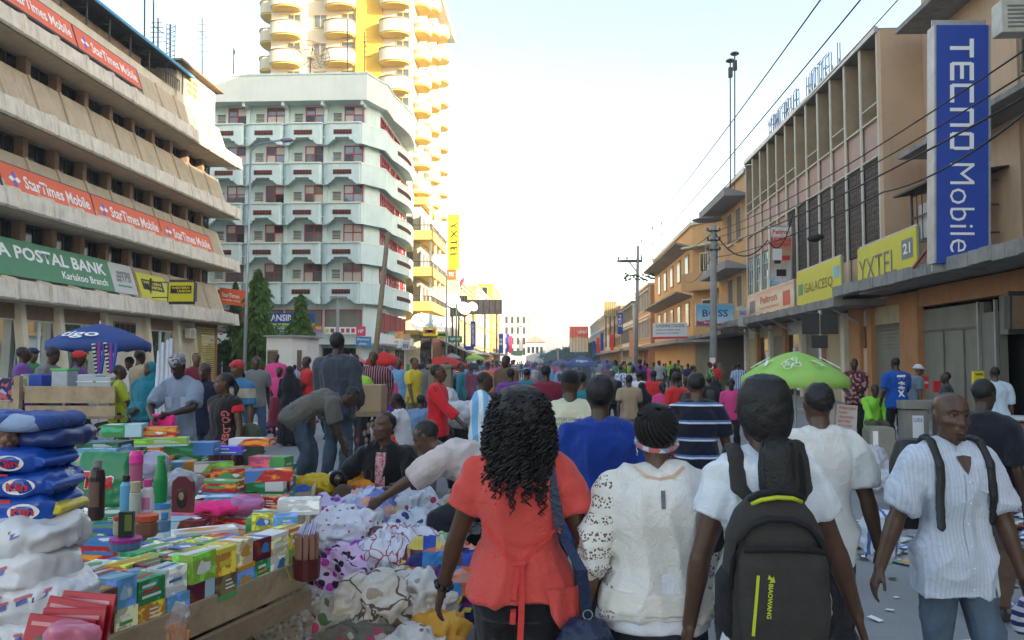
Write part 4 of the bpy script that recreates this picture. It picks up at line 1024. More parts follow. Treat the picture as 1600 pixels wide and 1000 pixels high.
for k in range(3): b.box(top.x-.22,top.x+.22,37.85,38.15,top.z-.3-k*.45,top.z-.24-k*.45).ell((top.x-.28,38,top.z-.2-k*.45),(.05,.05,.1),6,4).ell((top.x+.28,38,top.z-.2-k*.45),(.05,.05,.1),6,4)
b.build('insulator_bracket',M['steeldark'],up)
MB().box(top.x-.3,top.x-.05,37.78,37.82,.9,1.9).build('paper_notice',M['white'],up)
p2_,top2=pole('utility_pole','power pole with crossarm and leafy clutter before the orange house','utility pole',997,384,65,.18,.11,M['pole'],lean=-.3)
b=MB().box(top2.x-1.7,top2.x+.3,64.9,65.1,top2.z-1.35,top2.z-1.15).beam((top2.x-.8,65,top2.z-1.2),(top2.x,65,top2.z-2.3),.08)
for dx in (-1.6,-.9,.25): b.ell((top2.x+dx,65,top2.z-1.0),(.07,.07,.14),6,4)
b.build('crossarm',M['steeldark'],p2_)
b=MB(); rq=random.Random(5)
for k in range(40): c=(top2.x+rq.uniform(-1.1,1.3),65+rq.uniform(-.3,.3),top2.z-2.5+rq.uniform(-.3,.25)); b.ell(c,(.13,.1,.08),5,3)
b.build('transformer_clutter',M['grass'],p2_)
for i,(px,yt,yb_,Y) in enumerate(((1020,352,400,100),(1003,372,410,100),(1034,345,395,110))): aerial(['tall roof mast with a dark tip above the orange house','fainter roof mast left of the tall one','whip aerial right of the tall roof mast'][i],px,yt,yb_,Y,0)
aerial('tall twin rod lightning mast on the orange corner house, nearer rod',1141,95,300,50,3); aerial('tall twin rod lightning mast on the orange corner house, taller rod',1148,84,288,50.4,3)
# lattice mast in front of the pole at the corner house
lm_=thing('water_tank_stand','lattice steel stand under a flat disc roof behind the utility pole','steel tower',(at(1113,560,52).x,53,0),world=True)
b=MB(); cx=at(1113,380,53).x
for k in range(14):
 z=7.5+k*.22; b.beam((cx-.45,53,z),(cx+.45,53,z),.03)
for k in range(5): b.beam((cx-.45+k*.225,53,7.3),(cx-.45+k*.225,53,10.9),.035)
b.beam((cx,53,0),(cx,53,7.4),.3); b.build('lattice',M['steel'],lm_); MB().ell((cx-.3,53,11.05),(1.0,1.0,.13),16,6).build('disc',M['soffit'],lm_)
# cables
def cable(label,pts,r=.012,sag=0,n=14):
 P=[Vector(p) for p in pts]; t=[]
 for i in range(len(P)-1):
  for k in range(n): u=k/n; q_=P[i].lerp(P[i+1],u); q_.z-=sag*4*u*(1-u); t.append(q_)
 t.append(P[-1]); o=MB().tube(t,r,5).build('overhead_cable',M['cable'],smooth=True); return tag(o,label,'cable')
cable('higher of the two long wires crossing the open sky',[at(1300,-25,14),at(1020,345,64)],.016,.25)
cable('lower of the two long wires crossing the open sky',[at(1365,-25,14),at(1000,400,66)],.016,.25)
cable('third thin wire running from the power pole up to the roof',[at(1412,-10,16),at(1010,410,66)],.012,.3)
cable('uppermost cable over the TECNO column',[at(1640,52,12),at(1116,362,38)],.016,.35)
cable('second cable over the TECNO column',[at(1640,92,12),at(1116,372,38)],.016,.35)
cable('third cable over the TECNO column',[at(1640,130,12),at(1116,385,38)],.022,.3)
cable('lowest thick cable over the TECNO column',[at(1640,146,12),at(1380,300,19),at(1118,402,38)],.02,.25)
cable('black cable looping from the utility pole to the banner',[at(1118,365,37.9),at(1200,375,37),at(1240,330,36.5)],.03,.9)
cable('cable from the utility pole back to the power pole',[at(1112,365,38),at(1000,398,65)],.02,.8)
cable('lower cable from the utility pole to the orange house',[at(1112,400,38),at(1070,440,57)],.02,.5)
tag(MB().ell(at(1272,373,25),(.22,.14,.11),10,6).ell(at(1279,370,25),(.18,.12,.09),10,6).build('cable_junction',M['cable'],smooth=True),'black junction bundle hanging on the cables before the lattice screens','cable joint')
# ------------------------------------------------------------------ umbrellas
def gradient_rad(name,c1,c2): return mat(name,c1,.7)
def umbrella(label,px,ytop,Y,r_,rise,m,n=8,pole_h=None,text=None,tm=None,drop=.16,prints=False):
 c=at(px,ytop,Y); t=thing('market_umbrella',label,'umbrella',(c.x,Y,0),world=True)
 vs=[c]; fs=[]; K=5; seg=n*3
 for k in range(1,K+1):
  for i in range(seg):
   a=2*math.pi*i/seg; ph=(i%3)/3; sagf=1-.035*math.sin(math.pi*ph)
   rr_=r_*k/K*(sagf if k>1 else 1); vs.append(c+Vector((rr_*math.cos(a),rr_*math.sin(a),-rise*(k/K)**1.5-.03*math.sin(math.pi*ph)*k/K)))
 for i in range(seg):
  a=2*math.pi*i/seg; q_=vs[1+(K-1)*seg+i]; vs.append(q_+Vector((0,0,-drop-.03*math.sin(i*2.1))))
 fs=[(0,1+i,1+(i+1)%seg) for i in range(seg)]
 for k in range(K): fs+=[(1+k*seg+i,1+(k+1)*seg+i,1+(k+1)*seg+(i+1)%seg,1+k*seg+(i+1)%seg) for i in range(seg)]
 cn_=MB().add(vs,fs).build('canopy',m,t,smooth=True,fix=False); cn_.modifiers.new('thick','SOLIDIFY').thickness=.006
 MB().tube([(c.x,Y,0),(c.x,Y,c.z+.06)],.022,8).build('pole',M['steel'],t)
 b=MB()
 for i in range(n): a=2*math.pi*i/n; b.beam(c-Vector((0,0,.05)),c+Vector((r_*.97*math.cos(a),r_*.97*math.sin(a),-rise-.03)),.014)
 b.build('rib',M['steeldark'],t)
 if text:
  # decal laid on the slope that faces the camera
  tv=lettering(text,(0,0,0),(1,0,0),(0,1,0),r_*.62,r_*.22,tm or M['white'],t,bold=.02)
  for v in tv.data.vertices:
   a=-math.pi/2+(v.co.x-r_*.31)/(r_*.62); d=r_*.93-v.co.y*1.3
   v.co=c+Vector((d*math.cos(a),d*math.sin(a),-rise*(d/r_)**1.5+.03))
 if prints:
  b=MB()
  for i in range(8):
   a0=2*math.pi*(i+.5)/8
   def S(a,d): return c+Vector((d*math.cos(a),d*math.sin(a),-rise*(d/r_)**1.5+.025))
   if i%2==0:
    for (p,q_) in (((-.12,.72),(.10,.72)),((.10,.72),(-.10,.56)),((-.10,.56),(.12,.56))): b.beam(S(a0+p[0],r_*p[1]),S(a0+q_[0],r_*q_[1]),.045,.006)
   else:
    for (da,dd,rr_) in ((0,.6,.09),(.16,.68,.06),(-.14,.66,.05),(-.05,.75,.05),(.1,.5,.05)):
     for j in range(10):
      u0=2*math.pi*j/10; u1=2*math.pi*(j+1)/10
      b.beam(S(a0+da+rr_/.6*math.cos(u0)/r_,r_*dd+rr_*math.sin(u0)),S(a0+da+rr_/.6*math.cos(u1)/r_,r_*dd+rr_*math.sin(u1)),.014,.006)
  b.build('white_print',M['white'],t)
 return t
def fabric(name,c,trans=.35,var=.06):
 m=mat(name,c,.75,var,3); nt=m.node_tree; b=nt.nodes['Principled BSDF']; out=[x for x in nt.nodes if x.type=='OUTPUT_MATERIAL'][0]
 tr=N(nt,'ShaderNodeBsdfTranslucent'); tr.inputs[0].default_value=(*c,1); ms=N(nt,'ShaderNodeMixShader'); ms.inputs[0].default_value=trans
 nt.links.new(b.outputs[0],ms.inputs[1]); nt.links.new(tr.outputs[0],ms.inputs[2]); nt.links.new(ms.outputs[0],out.inputs[0]); return m
M['ugreen']=fabric('lime_green_umbrella_cloth',(.50,.78,.20),.4); M['ublue']=fabric('blue_umbrella_cloth',(.045,.09,.30),.2); M['ured']=fabric('red_umbrella_cloth',(.72,.04,.035))
umbrella('lime green umbrella with white rings and letters, behind the ponytail woman',1241,549,13.5,.88,.42,M['ugreen'],prints=True)
umbrella('large blue tigo umbrella over the wooden cart on the left',157,506,16,1.0,.38,M['ublue'],text='tigo')
umbrella('largest blue tigo umbrella in the middle of the street',908,557,46,.95,.42,M['ublue'],text='tigo')
umbrella('blue umbrella left of the largest blue one in mid street',878,562,60,1.0,.4,M['ublue'])
umbrella('blue umbrella right of the largest blue one in mid street',948,563,60,1.0,.4,M['ublue'])
umbrella('small dark blue umbrella between the two on the right of mid street',932,566,62,.8,.35,M['ublue'])
umbrella('small bright red umbrella in the crowd before the mint block',600,550,26,.6,.26,M['ured'])
umbrella('wide red umbrella behind the boy in the red tracksuit',692,557,30,.95,.3,M['ured'])
umbrella('red umbrella in front of the orange balcony house',1005,571,44,.5,.2,M['ured'])
umbrella('faded pink red umbrella behind the standing man in the jacket',548,554,36,.7,.3,mat('faded_red_cloth',(.55,.18,.16),.8))
umbrella('small lime umbrella far down the left side',742,553,60,.7,.3,M['ugreen'])
umbrella('dusty grey umbrella far down on the left pavement',706,552,62,.7,.3,M['canopy'])
# ------------------------------------------------------------------ kiosk, trees, vehicles
kq=thing('guard_kiosk','small white kiosk with dark windows between the cypress trees','kiosk',(at(445,560,40).x,41,0),world=True)
x0=at(416,560,40).x; x1=at(456,560,40).x
MB().slab([(x0,40),(x1,40),(x1+.5,40.9),(x1+.5,43),(x0,43)],0,at(0,527,40).z).build('wall',mat('kiosk_white_paint',(.68,.66,.62),.8,.05),kq)
MB().slab([(x0-.1,39.8),(x1+.1,39.8),(x1+.75,40.8),(x1+.7,43.2),(x0-.1,43.2)],at(0,527,40).z,at(0,525,40).z+.02).build('roof',M['soffit'],kq)
p=MB().box(at(427,0,40).x,at(443,0,40).x,39.95,39.99,1.0,2.3).build('window',M['wood'],kq); MB().box(at(428,0,40).x,at(442,0,40).x,39.93,39.95,1.08,2.22).build('pane',M['darkglass'],p)
MB().box(x1+.1,x1+.4,40.3,40.34,1.0,2.3).build('window',M['darkglass'],kq)
def leafmat(name,c):
 m=fabric(name,c,.25,.45); return m
lf1=leafmat('cypress_leaves',(.09,.17,.035)); lf2=leafmat('shade_tree_leaves',(.045,.085,.025))
def tree(name,label,px,ytop,ybot,Y,rad,m,conical=True,nleaf=4200,ls=.14,seed=1):
 rg=random.Random(seed); top=at(px,ytop,Y); bot=at(px,ybot,Y); t=thing(name,label,'tree',(top.x,Y,0),world=True)
 H=top.z; z0=max(.3,bot.z); cx=top.x
 tr=MB().tube([(cx,Y,0),(cx+.05,Y,H*.5),(cx,Y,H*.93)],[.14,.08,.02],7)
 for k in range(14):
  a=rg.uniform(0,6.28); z=rg.uniform(z0,H*.85); L_=rad*.7; tr.tube([(cx,Y,z),(cx+L_*.6*math.cos(a),Y+L_*.6*math.sin(a),z+.4)],[.03,.01],5)
 tr.build('trunk',M['wood'],t)
 b=MB(); cl=[(rg.uniform(0,6.28),rg.random(),rg.uniform(.5,1.1)) for _ in range(90)]
 for i in range(nleaf):
  a0,u,k=cl[rg.randrange(90)]; z=z0+(H-z0)*min(1,max(0,u+rg.gauss(0,.035)))
  tt=(z-z0)/(H-z0); prof=(math.sin(math.pi*min(1,(tt*.93+.07))**.6)**.7 if conical else math.sqrt(max(0,1-(2*tt-1)**2)))
  rr_=rad*prof*k*rg.uniform(.6,1.0+.5*(rg.random()<.15)); a=a0+rg.gauss(0,.35)
  c=Vector((cx+rr_*math.cos(a),Y+rr_*math.sin(a),z)); d=Vector((math.cos(a)*.5+rg.gauss(0,.3),math.sin(a)*.5+rg.gauss(0,.3),(-.8 if conical else rg.gauss(0,.6)))).normalized()
  s_=d.cross(Vector((rg.gauss(0,1),rg.gauss(0,1),rg.gauss(0,1)))).normalized()*ls*.3; L_=d*ls*rg.uniform(.8,1.6)
  b.add([c-s_,c+s_,c+L_+s_*.3,c+L_-s_*.3],[(0,1,2,3)])
 b.build('crown',m,t,fix=False); return t
tree('cypress_tree','tall narrow cypress left of the kiosk, beside the street lamp',404,421,575,46,.95,lf1,seed=1,nleaf=9000,ls=.22)
tree('cypress_tree','slimmer cypress right of the kiosk',470,460,560,44,.58,lf1,seed=2,nleaf=6000,ls=.19)
tree('cypress_tree','dark tree tip behind the faded orange sign box',368,440,560,53,.6,lf2,seed=3,nleaf=4000)
tree('shade_tree','dark bushy tree behind the street lamp and the shutter',392,505,580,50,1.9,lf2,False,8000,.22,4)
for i,(px,yt,Y,rd,lb) in enumerate(((905,543,210,5,'leftmost pale green tree at the end of the street'),(925,541,200,5,'pale green tree right of the first at the end of the street'),(880,548,230,5,'low tree beside the far green roof'),(895,549,240,4,'lowest tree under the red and cream billboard'),(937,540,190,4,'tree behind the column signs on the far right'))):
 tree('street_tree',lb,px,yt,572,Y,rd,lf2,False,2500,.9,20+i)
fb=thing('market_shed','far green roofed market shed closing the street','shed',(at(862,560,240).x,242,0),world=True)
MB().box(at(835,0,240).x,at(880,0,240).x,240,250,0,3.2).build('wall',pale,fb); MB().box(at(842,0,239).x,at(876,0,239).x,239,251,3.2,4.3).build('roof',M['green_sign'],fb)
ff=thing('far_house','pale far house with red scaffold roof at the end of the street','building',(at(838,560,260).x,262,0),world=True)
MB().box(at(821,0,260).x,at(850,0,260).x,260,270,0,8).build('wall',pale,ff); MB().prism([(-.3,0),(3,2.2),(6.4,0)],(at(821,0,260).x,259.5,8),(1,0,0),(0,0,1),(0,11,0)).build('roof',pk,ff)
for k in range(4):
 MB().box(at(824+6.5*k,0,260).x,at(827.5+6.5*k,0,260).x,259.9,259.99,4.5,6.5).build('window',M['darkglass'],ff)
gs=thing('gantry_post','yellow post of the gantry near the end of the street','post',(at(870,560,190).x,190,0),world=True); MB().box(at(869,0,190).x,at(871,0,190).x,190,190.3,0,at(0,548,190).z).build('post',M['yellowwall'],gs)
fl=thing('flag','small red and white flag above the ochre block roof','flag',at(722,440,88),world=True)
MB().add([at(718,440,88),at(725,432,88),at(725,440,88),at(717,452,88)],[(0,1,2,3)]).build('cloth',M['pinkred'],fl,fix=False); MB().tube([at(716.5,475,88),at(717.5,428,88)],.04).build('pole',M['steel'],fl)
# low awnings of the left shops
for i,(y0_,y1_,lb,c) in enumerate(((84,92,'grey sheet awning over the stalls left of the salmon house','canopy'),(93,104,'long pale sheet awning over the pavement under the TECNO column','lip'),(104,118,'long grey awning below the straw yellow house','soffit'))):
 a=thing('awning',lb,'awning',(-9.5,(y0_+y1_)/2,2),world=True); MB().prism([(0,0),(3.4,1.5),(3.4,1.56),(0,.06)],(-8.6,y0_,2.6),(-1,0,0),(0,0,1),(0,y1_-y0_-.3,0)).build('sheet',M[c],a)
 b=MB()
 for k in range(4): b.beam((-8.7,y0_+.3+k*(y1_-y0_-.9)/3,0),(-8.7,y0_+.3+k*(y1_-y0_-.9)/3,2.6),.07)
 b.build('post',M['steel'],a)
# ------------------------------------------------------------------ unseen blocks added on the right, heights stepped to shape the street shade
for i,(x0,y0,x1,y1,h) in enumerate(SHADE):
 t=thing('shade_block',['long unseen block added right of the camera to shade the street','lowest unseen block, added to shape the shadow on the tan block','unseen block added to set the shadow edge on the mint block','tallest unseen block, added to keep the mint front in shade'][i%4],'building',((x0+x1)/2,(y0+y1)/2,0),world=True)
 MB().box(x0,x1,y0,y1,0,h).build('wall',M['cream'],t)
 b=MB()
 for k in range(int(h/3.3)): b.box(x0-.05,x0,y0+1,y1-1,1.5+k*3.3,3.0+k*3.3)
 b.build('window_band',M['darkglass'],t)
# ------------------------------------------------------------------ figures
def _frame(d,fwd):
 d=d/np.linalg.norm(d); x=np.cross(fwd,d);
 if np.linalg.norm(x)<1e-4: x=np.array([1.,0,0])
 x /= np.linalg.norm(x); return x,np.cross(d,x)
class Fig(MB):
 def rings(s,R_,n=14,m=0,p=2.0):
  "R_: list of (centre, xaxis, yaxis, rx, ry); closed tube with rounded ends"
  vs=[]; fs=[]
  for c,ax,ay,rx,ry in R_:
   for j in range(n):
    a=2*math.pi*j/n; ca,sa=math.cos(a),math.sin(a)
    if p != 2.0: ca=math.copysign(abs(ca)**(2/p),ca); sa=math.copysign(abs(sa)**(2/p),sa)
    vs.append(tuple(c+ax*(rx*ca)+ay*(ry*sa)))
  k=len(R_)
  for i in range(k-1): fs+=[(i*n+j,i*n+(j+1)%n,(i+1)*n+(j+1)%n,(i+1)*n+j) for j in range(n)]
  fs+=[tuple(range(n))[::-1],tuple(range((k-1)*n,k*n))]
  return s.add(vs,fs,m)
 def limb(s,a,b,ra,rb,bulge=0,bp=.35,flat=1.0,fwd=(0,1,0),n=12,ends=(1,1),k=7):
  a=np.array(a,float); b=np.array(b,float); d=b-a; L_=np.linalg.norm(d)
  if L_<1e-5: return s
  d /= L_; x,y=_frame(d,np.array(fwd,float)); R_=[]
  if ends[0]:
   for t in (-.95,-.7,-.35): q=math.sqrt(1-t*t); R_.append((a+d*ra*t,x,y,ra*q,ra*q*flat))
  for i in range(k):
   t=i/(k-1); r=ra+(rb-ra)*t+bulge*math.exp(-((t-bp)/.25)**2); R_.append((a+d*L_*t,x,y,r,r*flat))
  if ends[1]:
   for t in (.35,.7,.95): q=math.sqrt(1-t*t); R_.append((b+d*rb*t,x,y,rb*q,rb*q*flat))
  return s.rings(R_,n)
def remesh(b,name,m,parent,vox,smooth=2,disp=None,post=None):
 me=bpy.data.meshes.new(name); me.from_pydata(b.v,[],b.f); me.update()
 bm=bmesh.new(); bm.from_mesh(me); bmesh.ops.recalc_face_normals(bm,faces=bm.faces); bm.to_mesh(me); bm.free()
 t=bpy.data.objects.new('tmp',me)
 md=t.modifiers.new('r','REMESH'); md.mode='VOXEL'; md.voxel_size=vox
 if smooth: sm=t.modifiers.new('s','SMOOTH'); sm.factor=.5; sm.iterations=smooth
 m2=evaluated(t); m2.name=name
 bpy.data.objects.remove(t); bpy.data.meshes.remove(me)
 if disp or post:
  n=len(m2.vertices); P=np.empty(n*3,np.float32); m2.vertices.foreach_get('co',P); P=P.reshape(-1,3).astype(float)
  Nn=np.empty(n*3,np.float32); m2.vertex_normals.foreach_get('vector',Nn); Nn=Nn.reshape(-1,3).astype(float)
  if disp: P=P+Nn*disp(P,Nn)[:,None]
  if post: P=post(P)
  m2.vertices.foreach_set('co',P.astype(np.float32).ravel())
 m2.polygons.foreach_set('use_smooth',[True]*len(m2.polygons)); m2.materials.clear(); m2.materials.append(m); m2.update()
 o=bpy.data.objects.new(name,m2); col.objects.link(o); o.parent=parent; return o
def folds(amp,sc=(7,7,4),seed=0,fine=.35):
 def f(P,Nn):
  w_=np.stack([vnoise(P*4.1+11,seed),vnoise(P*4.1+37,seed+5),vnoise(P*3.1+71,seed+9)],1)
  Q=(P+w_*.07)*np.array(sc)
  a=1-2.4*np.abs(vnoise(Q,seed+1))**.8; c=1-2.6*np.abs(vnoise(Q*np.array((2.1,2.1,1.7))+5,seed+2)); e_=vnoise(Q*4.3+3,seed+4)
  return amp*1.3*(a*.62+c*fine*1.15+e_*.08+.22)
 return f
def clothmat(name,second=None,c=None,rough=.85,bump=.25,var=.07,bscale=220):
 return mat(name,c or (.5,.5,.5),rough,var,5,bump,bscale,obj=(c is None),sheen=.15,spec=.2,second=second)
M['skin']=mat('dark_brown_skin',(.07,.035,.02),.42,.2,14,.12,160,obj=True,spec=.45)
M['cloth']=clothmat('woven_cloth'); M['denim']=mat('faded_denim',(.06,.085,.13),.9,.35,3.5,.3,260,obj=True)
M['hair']=mat('black_hair',(.010,.009,.009),.5,.3,30,.3,130,spec=.4)
M['shoe']=mat('dark_shoe_leather',(.03,.028,.026),.5,.2,5)
SK=[(.085,.042,.024),(.055,.028,.017),(.12,.062,.036),(.042,.022,.015)]
DEF=dict(H=1.72,W=1.0,sex='m',hip=(0,0,.94),lean=0,side=0,twist=0,hyaw=0,hpitch=0,armL=None,armR=None,poleL=None,poleR=None,legL=None,legR=None,kneeL=None,kneeR=None,fingers=False,curl=.5,footyaw=0)
def ik(a,t,l1,l2,pole):
 a=np.array(a,float); t=np.array(t,float); d=t-a; L_=np.linalg.norm(d); m_=(l1+l2)*.998
 if L_>m_: t=a+d/L_*m_; d=t-a; L_=m_
 x=(l1*l1-l2*l2+L_*L_)/(2*L_); h=math.sqrt(max(0,l1*l1-x*x)); d=d/L_
 p=np.array(pole,float); p=p-d*np.dot(p,d); nn=np.linalg.norm(p); p=p/nn if nn>1e-5 else np.array([0,0,0])
 return a+d*x+p*h,t
def rotv(v,pitch,roll,yaw):
 m_=Matrix.Rotation(-yaw,3,'Z') @ Matrix.Rotation(-pitch,3,'X') @ Matrix.Rotation(roll,3,'Y')
 return np.array(m_ @ Vector(v))
class Body:
 def __init__(s,**kw):
  p=dict(DEF); p.update(kw); s.p=p; k=p['H']/1.72; s.k=k; W=p['W']; f=p['sex']=='f'
  s.sh=(.162 if f else .185)*W*k; s.hw=.088*k*(1.05 if f else 1)*min(1,.15+.85*W)
  ln=R(p['lean']); sd_=R(p['side']); tw=R(p['twist'])
  hp=np.array(p['hip'],float)*k; s.hipc=hp
  # spine: 6 segments bending progressively
  s.sp=[hp]; s.fr=[]
  n=6; L_=.50*k/n
  for i in range(n+1):
   t=.45+.65*i/n; pi_,ro,ya=ln*t,sd_*t,tw*i/n
   up=rotv((0,0,1),pi_,ro,ya); s.fr.append((rotv((1,0,0),pi_,ro,ya),rotv((0,1,0),pi_,ro,ya),up))
   if i: s.sp.append(s.sp[-1]+up*L_)
  X,Y,Z=s.fr[-1]; top=s.sp[-1]
  s.shL=top-X*s.sh-Z*.065*k; s.shR=top+X*s.sh-Z*.065*k; s.top=top
  nk=ln*.75+R(p['hpitch'])*.35; s.neckdir=rotv((0,.16,1),nk,0,tw); s.neckdir /= np.linalg.norm(s.neckdir)
  s.nk=top-Y*.01*k; s.hb=s.nk+s.neckdir*.070*k
  hpit=R(p['hpitch'])+ln*.55; s.hf=[rotv(v,hpit,0,tw+R(p['hyaw'])) for v in ((1,0,0),(0,1,0),(0,0,1))]
  s.hc=s.hb+s.hf[2]*.095*k+s.hf[1]*.018*k
  al,fl_=.285*k,.25*k
  dL=p['armL'] or (-.25,.05,.84); dR=p['armR'] or (.25,.05,.84)
  s.elL,s.wrL=ik(s.shL,np.array(dL)*k,al,fl_,p['poleL'] or (-.4,-1,-.2)); s.elR,s.wrR=ik(s.shR,np.array(dR)*k,al,fl_,p['poleR'] or (.4,-1,-.2))
  s.hiL=hp+np.array((-s.hw,0,-.02*k)); s.hiR=hp+np.array((s.hw,0,-.02*k))
  gL=p['legL'] or (-.10,-.02,.085); gR=p['legR'] or (.10,-.02,.085)
  s.knL,s.anL=ik(s.hiL,np.array(gL)*k,.44*k,.42*k,p['kneeL'] or (-.05,1,0)); s.knR,s.anR=ik(s.hiR,np.array(gR)*k,.44*k,.42*k,p['kneeR'] or (.05,1,0))
 def torso(s,b,e=0.,t0=-.12,t1=1.0,shr=1.0,n=20,hem=0,waist=1.0,neck=True):
  k=s.k; W=s.p['W']; f=s.p['sex']=='f'
  prof=[(-.3,.155,.11),(-.12,.165,.12),(0,.172 if f else .163,.118),(.15,.165 if f else .155,.11),(.35,.135 if f else .148,.098),(.5,.138 if f else .155,.103),(.7,.155 if f else .172,.118),(.85,.155 if f else .172,.105),(.94,.125,.085),(1.0,.075,.065)]
  R_=[]; n_=len(s.sp)-1
  ts=np.linspace(t0,t1,14)
  for t in ts:
   rx=np.interp(t,[q[0] for q in prof],[q[1] for q in prof]); ry=np.interp(t,[q[0] for q in prof],[q[2] for q in prof])
   g=max(0,min(t,1))*n_; i=min(int(g),n_-1); u=g-i
   c=s.sp[i]*(1-u)+s.sp[i+1]*u; X,Y,Z=s.fr[min(i+(u>.5),n_)]
   if t<0: c=s.sp[0]+s.fr[0][2]*t*.5*k
   h=hem*max(0,(.35-t))/.5
   R_.append((c,X,Y,(rx*W*shr*(waist if .2<t<.6 else 1)+e+h)*k,(ry*W*shr+e+h)*k))
  b.rings(R_,n,p=2.4); return b
 def yoke(s,b,e=0.,shr=1.0):
  k=s.k
  for q in (s.shL,s.shR):
   X=s.fr[-1][0]; sg=-1 if q is s.shL else 1
   a=s.top+X*sg*.045*k-s.fr[-1][2]*.02*k
   b.limb(a,q,(.055*shr+e)*k,(.058*shr+e)*k,k=5); b.limb(s.sp[4]+X*sg*.09*k,q,(.08*shr+e)*k,(.055*shr+e)*k,k=5)
  return b
 def arm(s,b,side,e=0.,upto=2.0,r=1.0,cuff=0.,end=0):
  "upto: 0..1 upper arm, 1..2 forearm"
  k=s.k; S_,E,Wt=(s.shL,s.elL,s.wrL) if side<0 else (s.shR,s.elR,s.wrR)
  r *= .9 if s.p['sex']=='f' else 1.0
  u=min(1,upto); P_=S_+(E-S_)*u; ra=.052*r; rb=.040*r
  b.limb(S_,P_,(ra+e)*k,(ra+(rb-ra)*u+e+(cuff if upto<=1 else 0))*k,bulge=.006*k*r,bp=.4,ends=(1,1 if upto>1 else end))
  if upto>1:
   v=upto-1; Q=E+(Wt-E)*v; rc=.028*r
   b.limb(E,Q,(rb+e)*k,(rb+(rc-rb)*v+e+cuff)*k,bulge=.006*k*r,bp=.25,ends=(1,1 if v>=1 and not cuff else end))
  return b
 def leg(s,b,side,e=0.,upto=2.0,r=1.0,cuff=0.,flare=0):
  k=s.k; S_,E,A=(s.hiL,s.knL,s.anL) if side<0 else (s.hiR,s.knR,s.anR)
  r *= (1.04 if s.p['sex']=='f' else 1)*min(1,.3+.7*s.p['W'])
  u=min(1,upto); P_=S_+(E-S_)*u
  b.limb(S_,P_,(.088*r+e)*k,(.088*r+(.055-.088)*r*u+e+flare*u)*k,ends=(1,1))
  if upto>1:
   v=upto-1; Q=E+(A-E)*v; b.limb(E,Q,(.055*r+e+flare)*k,(.055*r+(.036-.055)*r*v+e+cuff+flare)*k,bulge=.010*k*r,bp=.28,ends=(1,0 if cuff or e>0 else 1))
  return b
 def foot(s,b,side,e=0.,shoe=False):
  k=s.k; A=s.anL if side<0 else s.anR; Kn=s.knL if side<0 else s.knR
  d=(A-Kn); d /= np.linalg.norm(d); fw=np.array([math.sin(R(s.p['footyaw'])),math.cos(R(s.p['footyaw'])),0]); fw=fw-d*np.dot(fw,d)*.75; fw /= np.linalg.norm(fw)
  dn=d; base=A+dn*.045*k
  b.limb(base-fw*.045*k,base+fw*.14*k,(.036+e)*k,(.034+e)*k,flat=.8,k=5); b.limb(base+fw*.10*k,base+fw*.175*k,(.038+e)*k,(.026+e)*k,flat=.7,k=4); b.limb(A,base-fw*.02*k,(.036+e)*k,(.035+e)*k,k=4)
  return b
 def hand(s,b,side,fingers=True,curl=None):
  k=s.k; E,Wt,=(s.elL,s.wrL) if side<0 else (s.elR,s.wrR); d=(Wt-E); d /= np.linalg.norm(d)
  curl=s.p['curl'] if curl is None else curl
  inn=np.array([-side*1.0,.15,0]); inn=inn-d*np.dot(inn,d); inn /= np.linalg.norm(inn)   # palm normal faces the body
  fw=np.cross(d,inn)*(1 if side>0 else-1);
  if fw[1]<0: fw=-fw
  pe=Wt+d*.085*k
  for q in (-.024,-.008,.009,.024): b.limb(Wt+d*.005*k+fw*q*.7*k,pe+fw*q*k,.0165*k,.0145*k,n=8,k=4)
  if not fingers:
   b.limb(pe,pe+d*.06*k+inn*.03*k,.022*k,.014*k,n=8,k=4); b.limb(Wt+d*.02*k+fw*.02*k,Wt+d*.07*k+fw*.045*k+inn*.02*k,.014*k,.009*k,n=8,k=4); return b
  for q,L_,cc in ((-.0285,.058,1.15),(-.0095,.070,1.0),(.0100,.076,.9),(.0290,.068,.8)):
   p0=pe+fw*q*k; dd=d.copy(); c_=curl*cc
   for j,(fl,rr_) in enumerate(((.46,.0092),(.31,.0084),(.25,.0074))):
    an=c_*(.55+.45*j); dd=dd*math.cos(an)+inn*math.sin(an)-0*fw; dd /= np.linalg.norm(dd); p1=p0+dd*L_*fl*k*1.05
    b.limb(p0,p1,rr_*k,(rr_-.0008)*k,n=8,k=3); p0=p1; inn2=inn
  t0=Wt+d*.018*k+fw*.022*k+inn*.006*k; t1=t0+(d*.8+fw*.75+inn*.25)*.042*k; t2=t1+(d*.95+fw*.15+inn*.35)*.034*k
  b.limb(t0,t1,.0145*k,.0105*k,n=8,k=3); b.limb(t1,t2,.0105*k,.0085*k,n=8,k=3); return b
 def HP(s,x,y,z): return s.hc+(s.hf[0]*x+s.hf[1]*y+s.hf[2]*z)*s.k
 def head(s,b,fine=True):
  k=s.k; X,Y,Z=s.hf; f=s.p['sex']=='f'
  def prof(rows,n=20):
   b.rings([(s.HP(0,y,z),X,Y,rx*k,ry*k) for z,y,rx,ry in rows],n)
  # skull + face as one ring stack (z, y centre, rx, ry)
  prof([(-.112,.035,.018,.022),(-.105,.030,.034,.040),(-.085,.022,.048,.058),(-.06,.012,.057,.070),(-.03,.004,.064,.080),(0,-.004,.070,.090),(.03,-.010,.074,.096),(.06,-.012,.073,.094),(.085,-.012,.062,.080),(.103,-.012,.042,.055),(.113,-.012,.018,.024)])
  b.limb(s.nk-s.neckdir*.05*k,s.HP(0,-.012,-.07),.062*k*(.88 if f else 1),.052*k*(.88 if f else 1),k=5)
  b.limb(s.HP(-.028,.06,.028),s.HP(.028,.06,.028),.016*k,.016*k,k=4,fwd=(0,0,1))
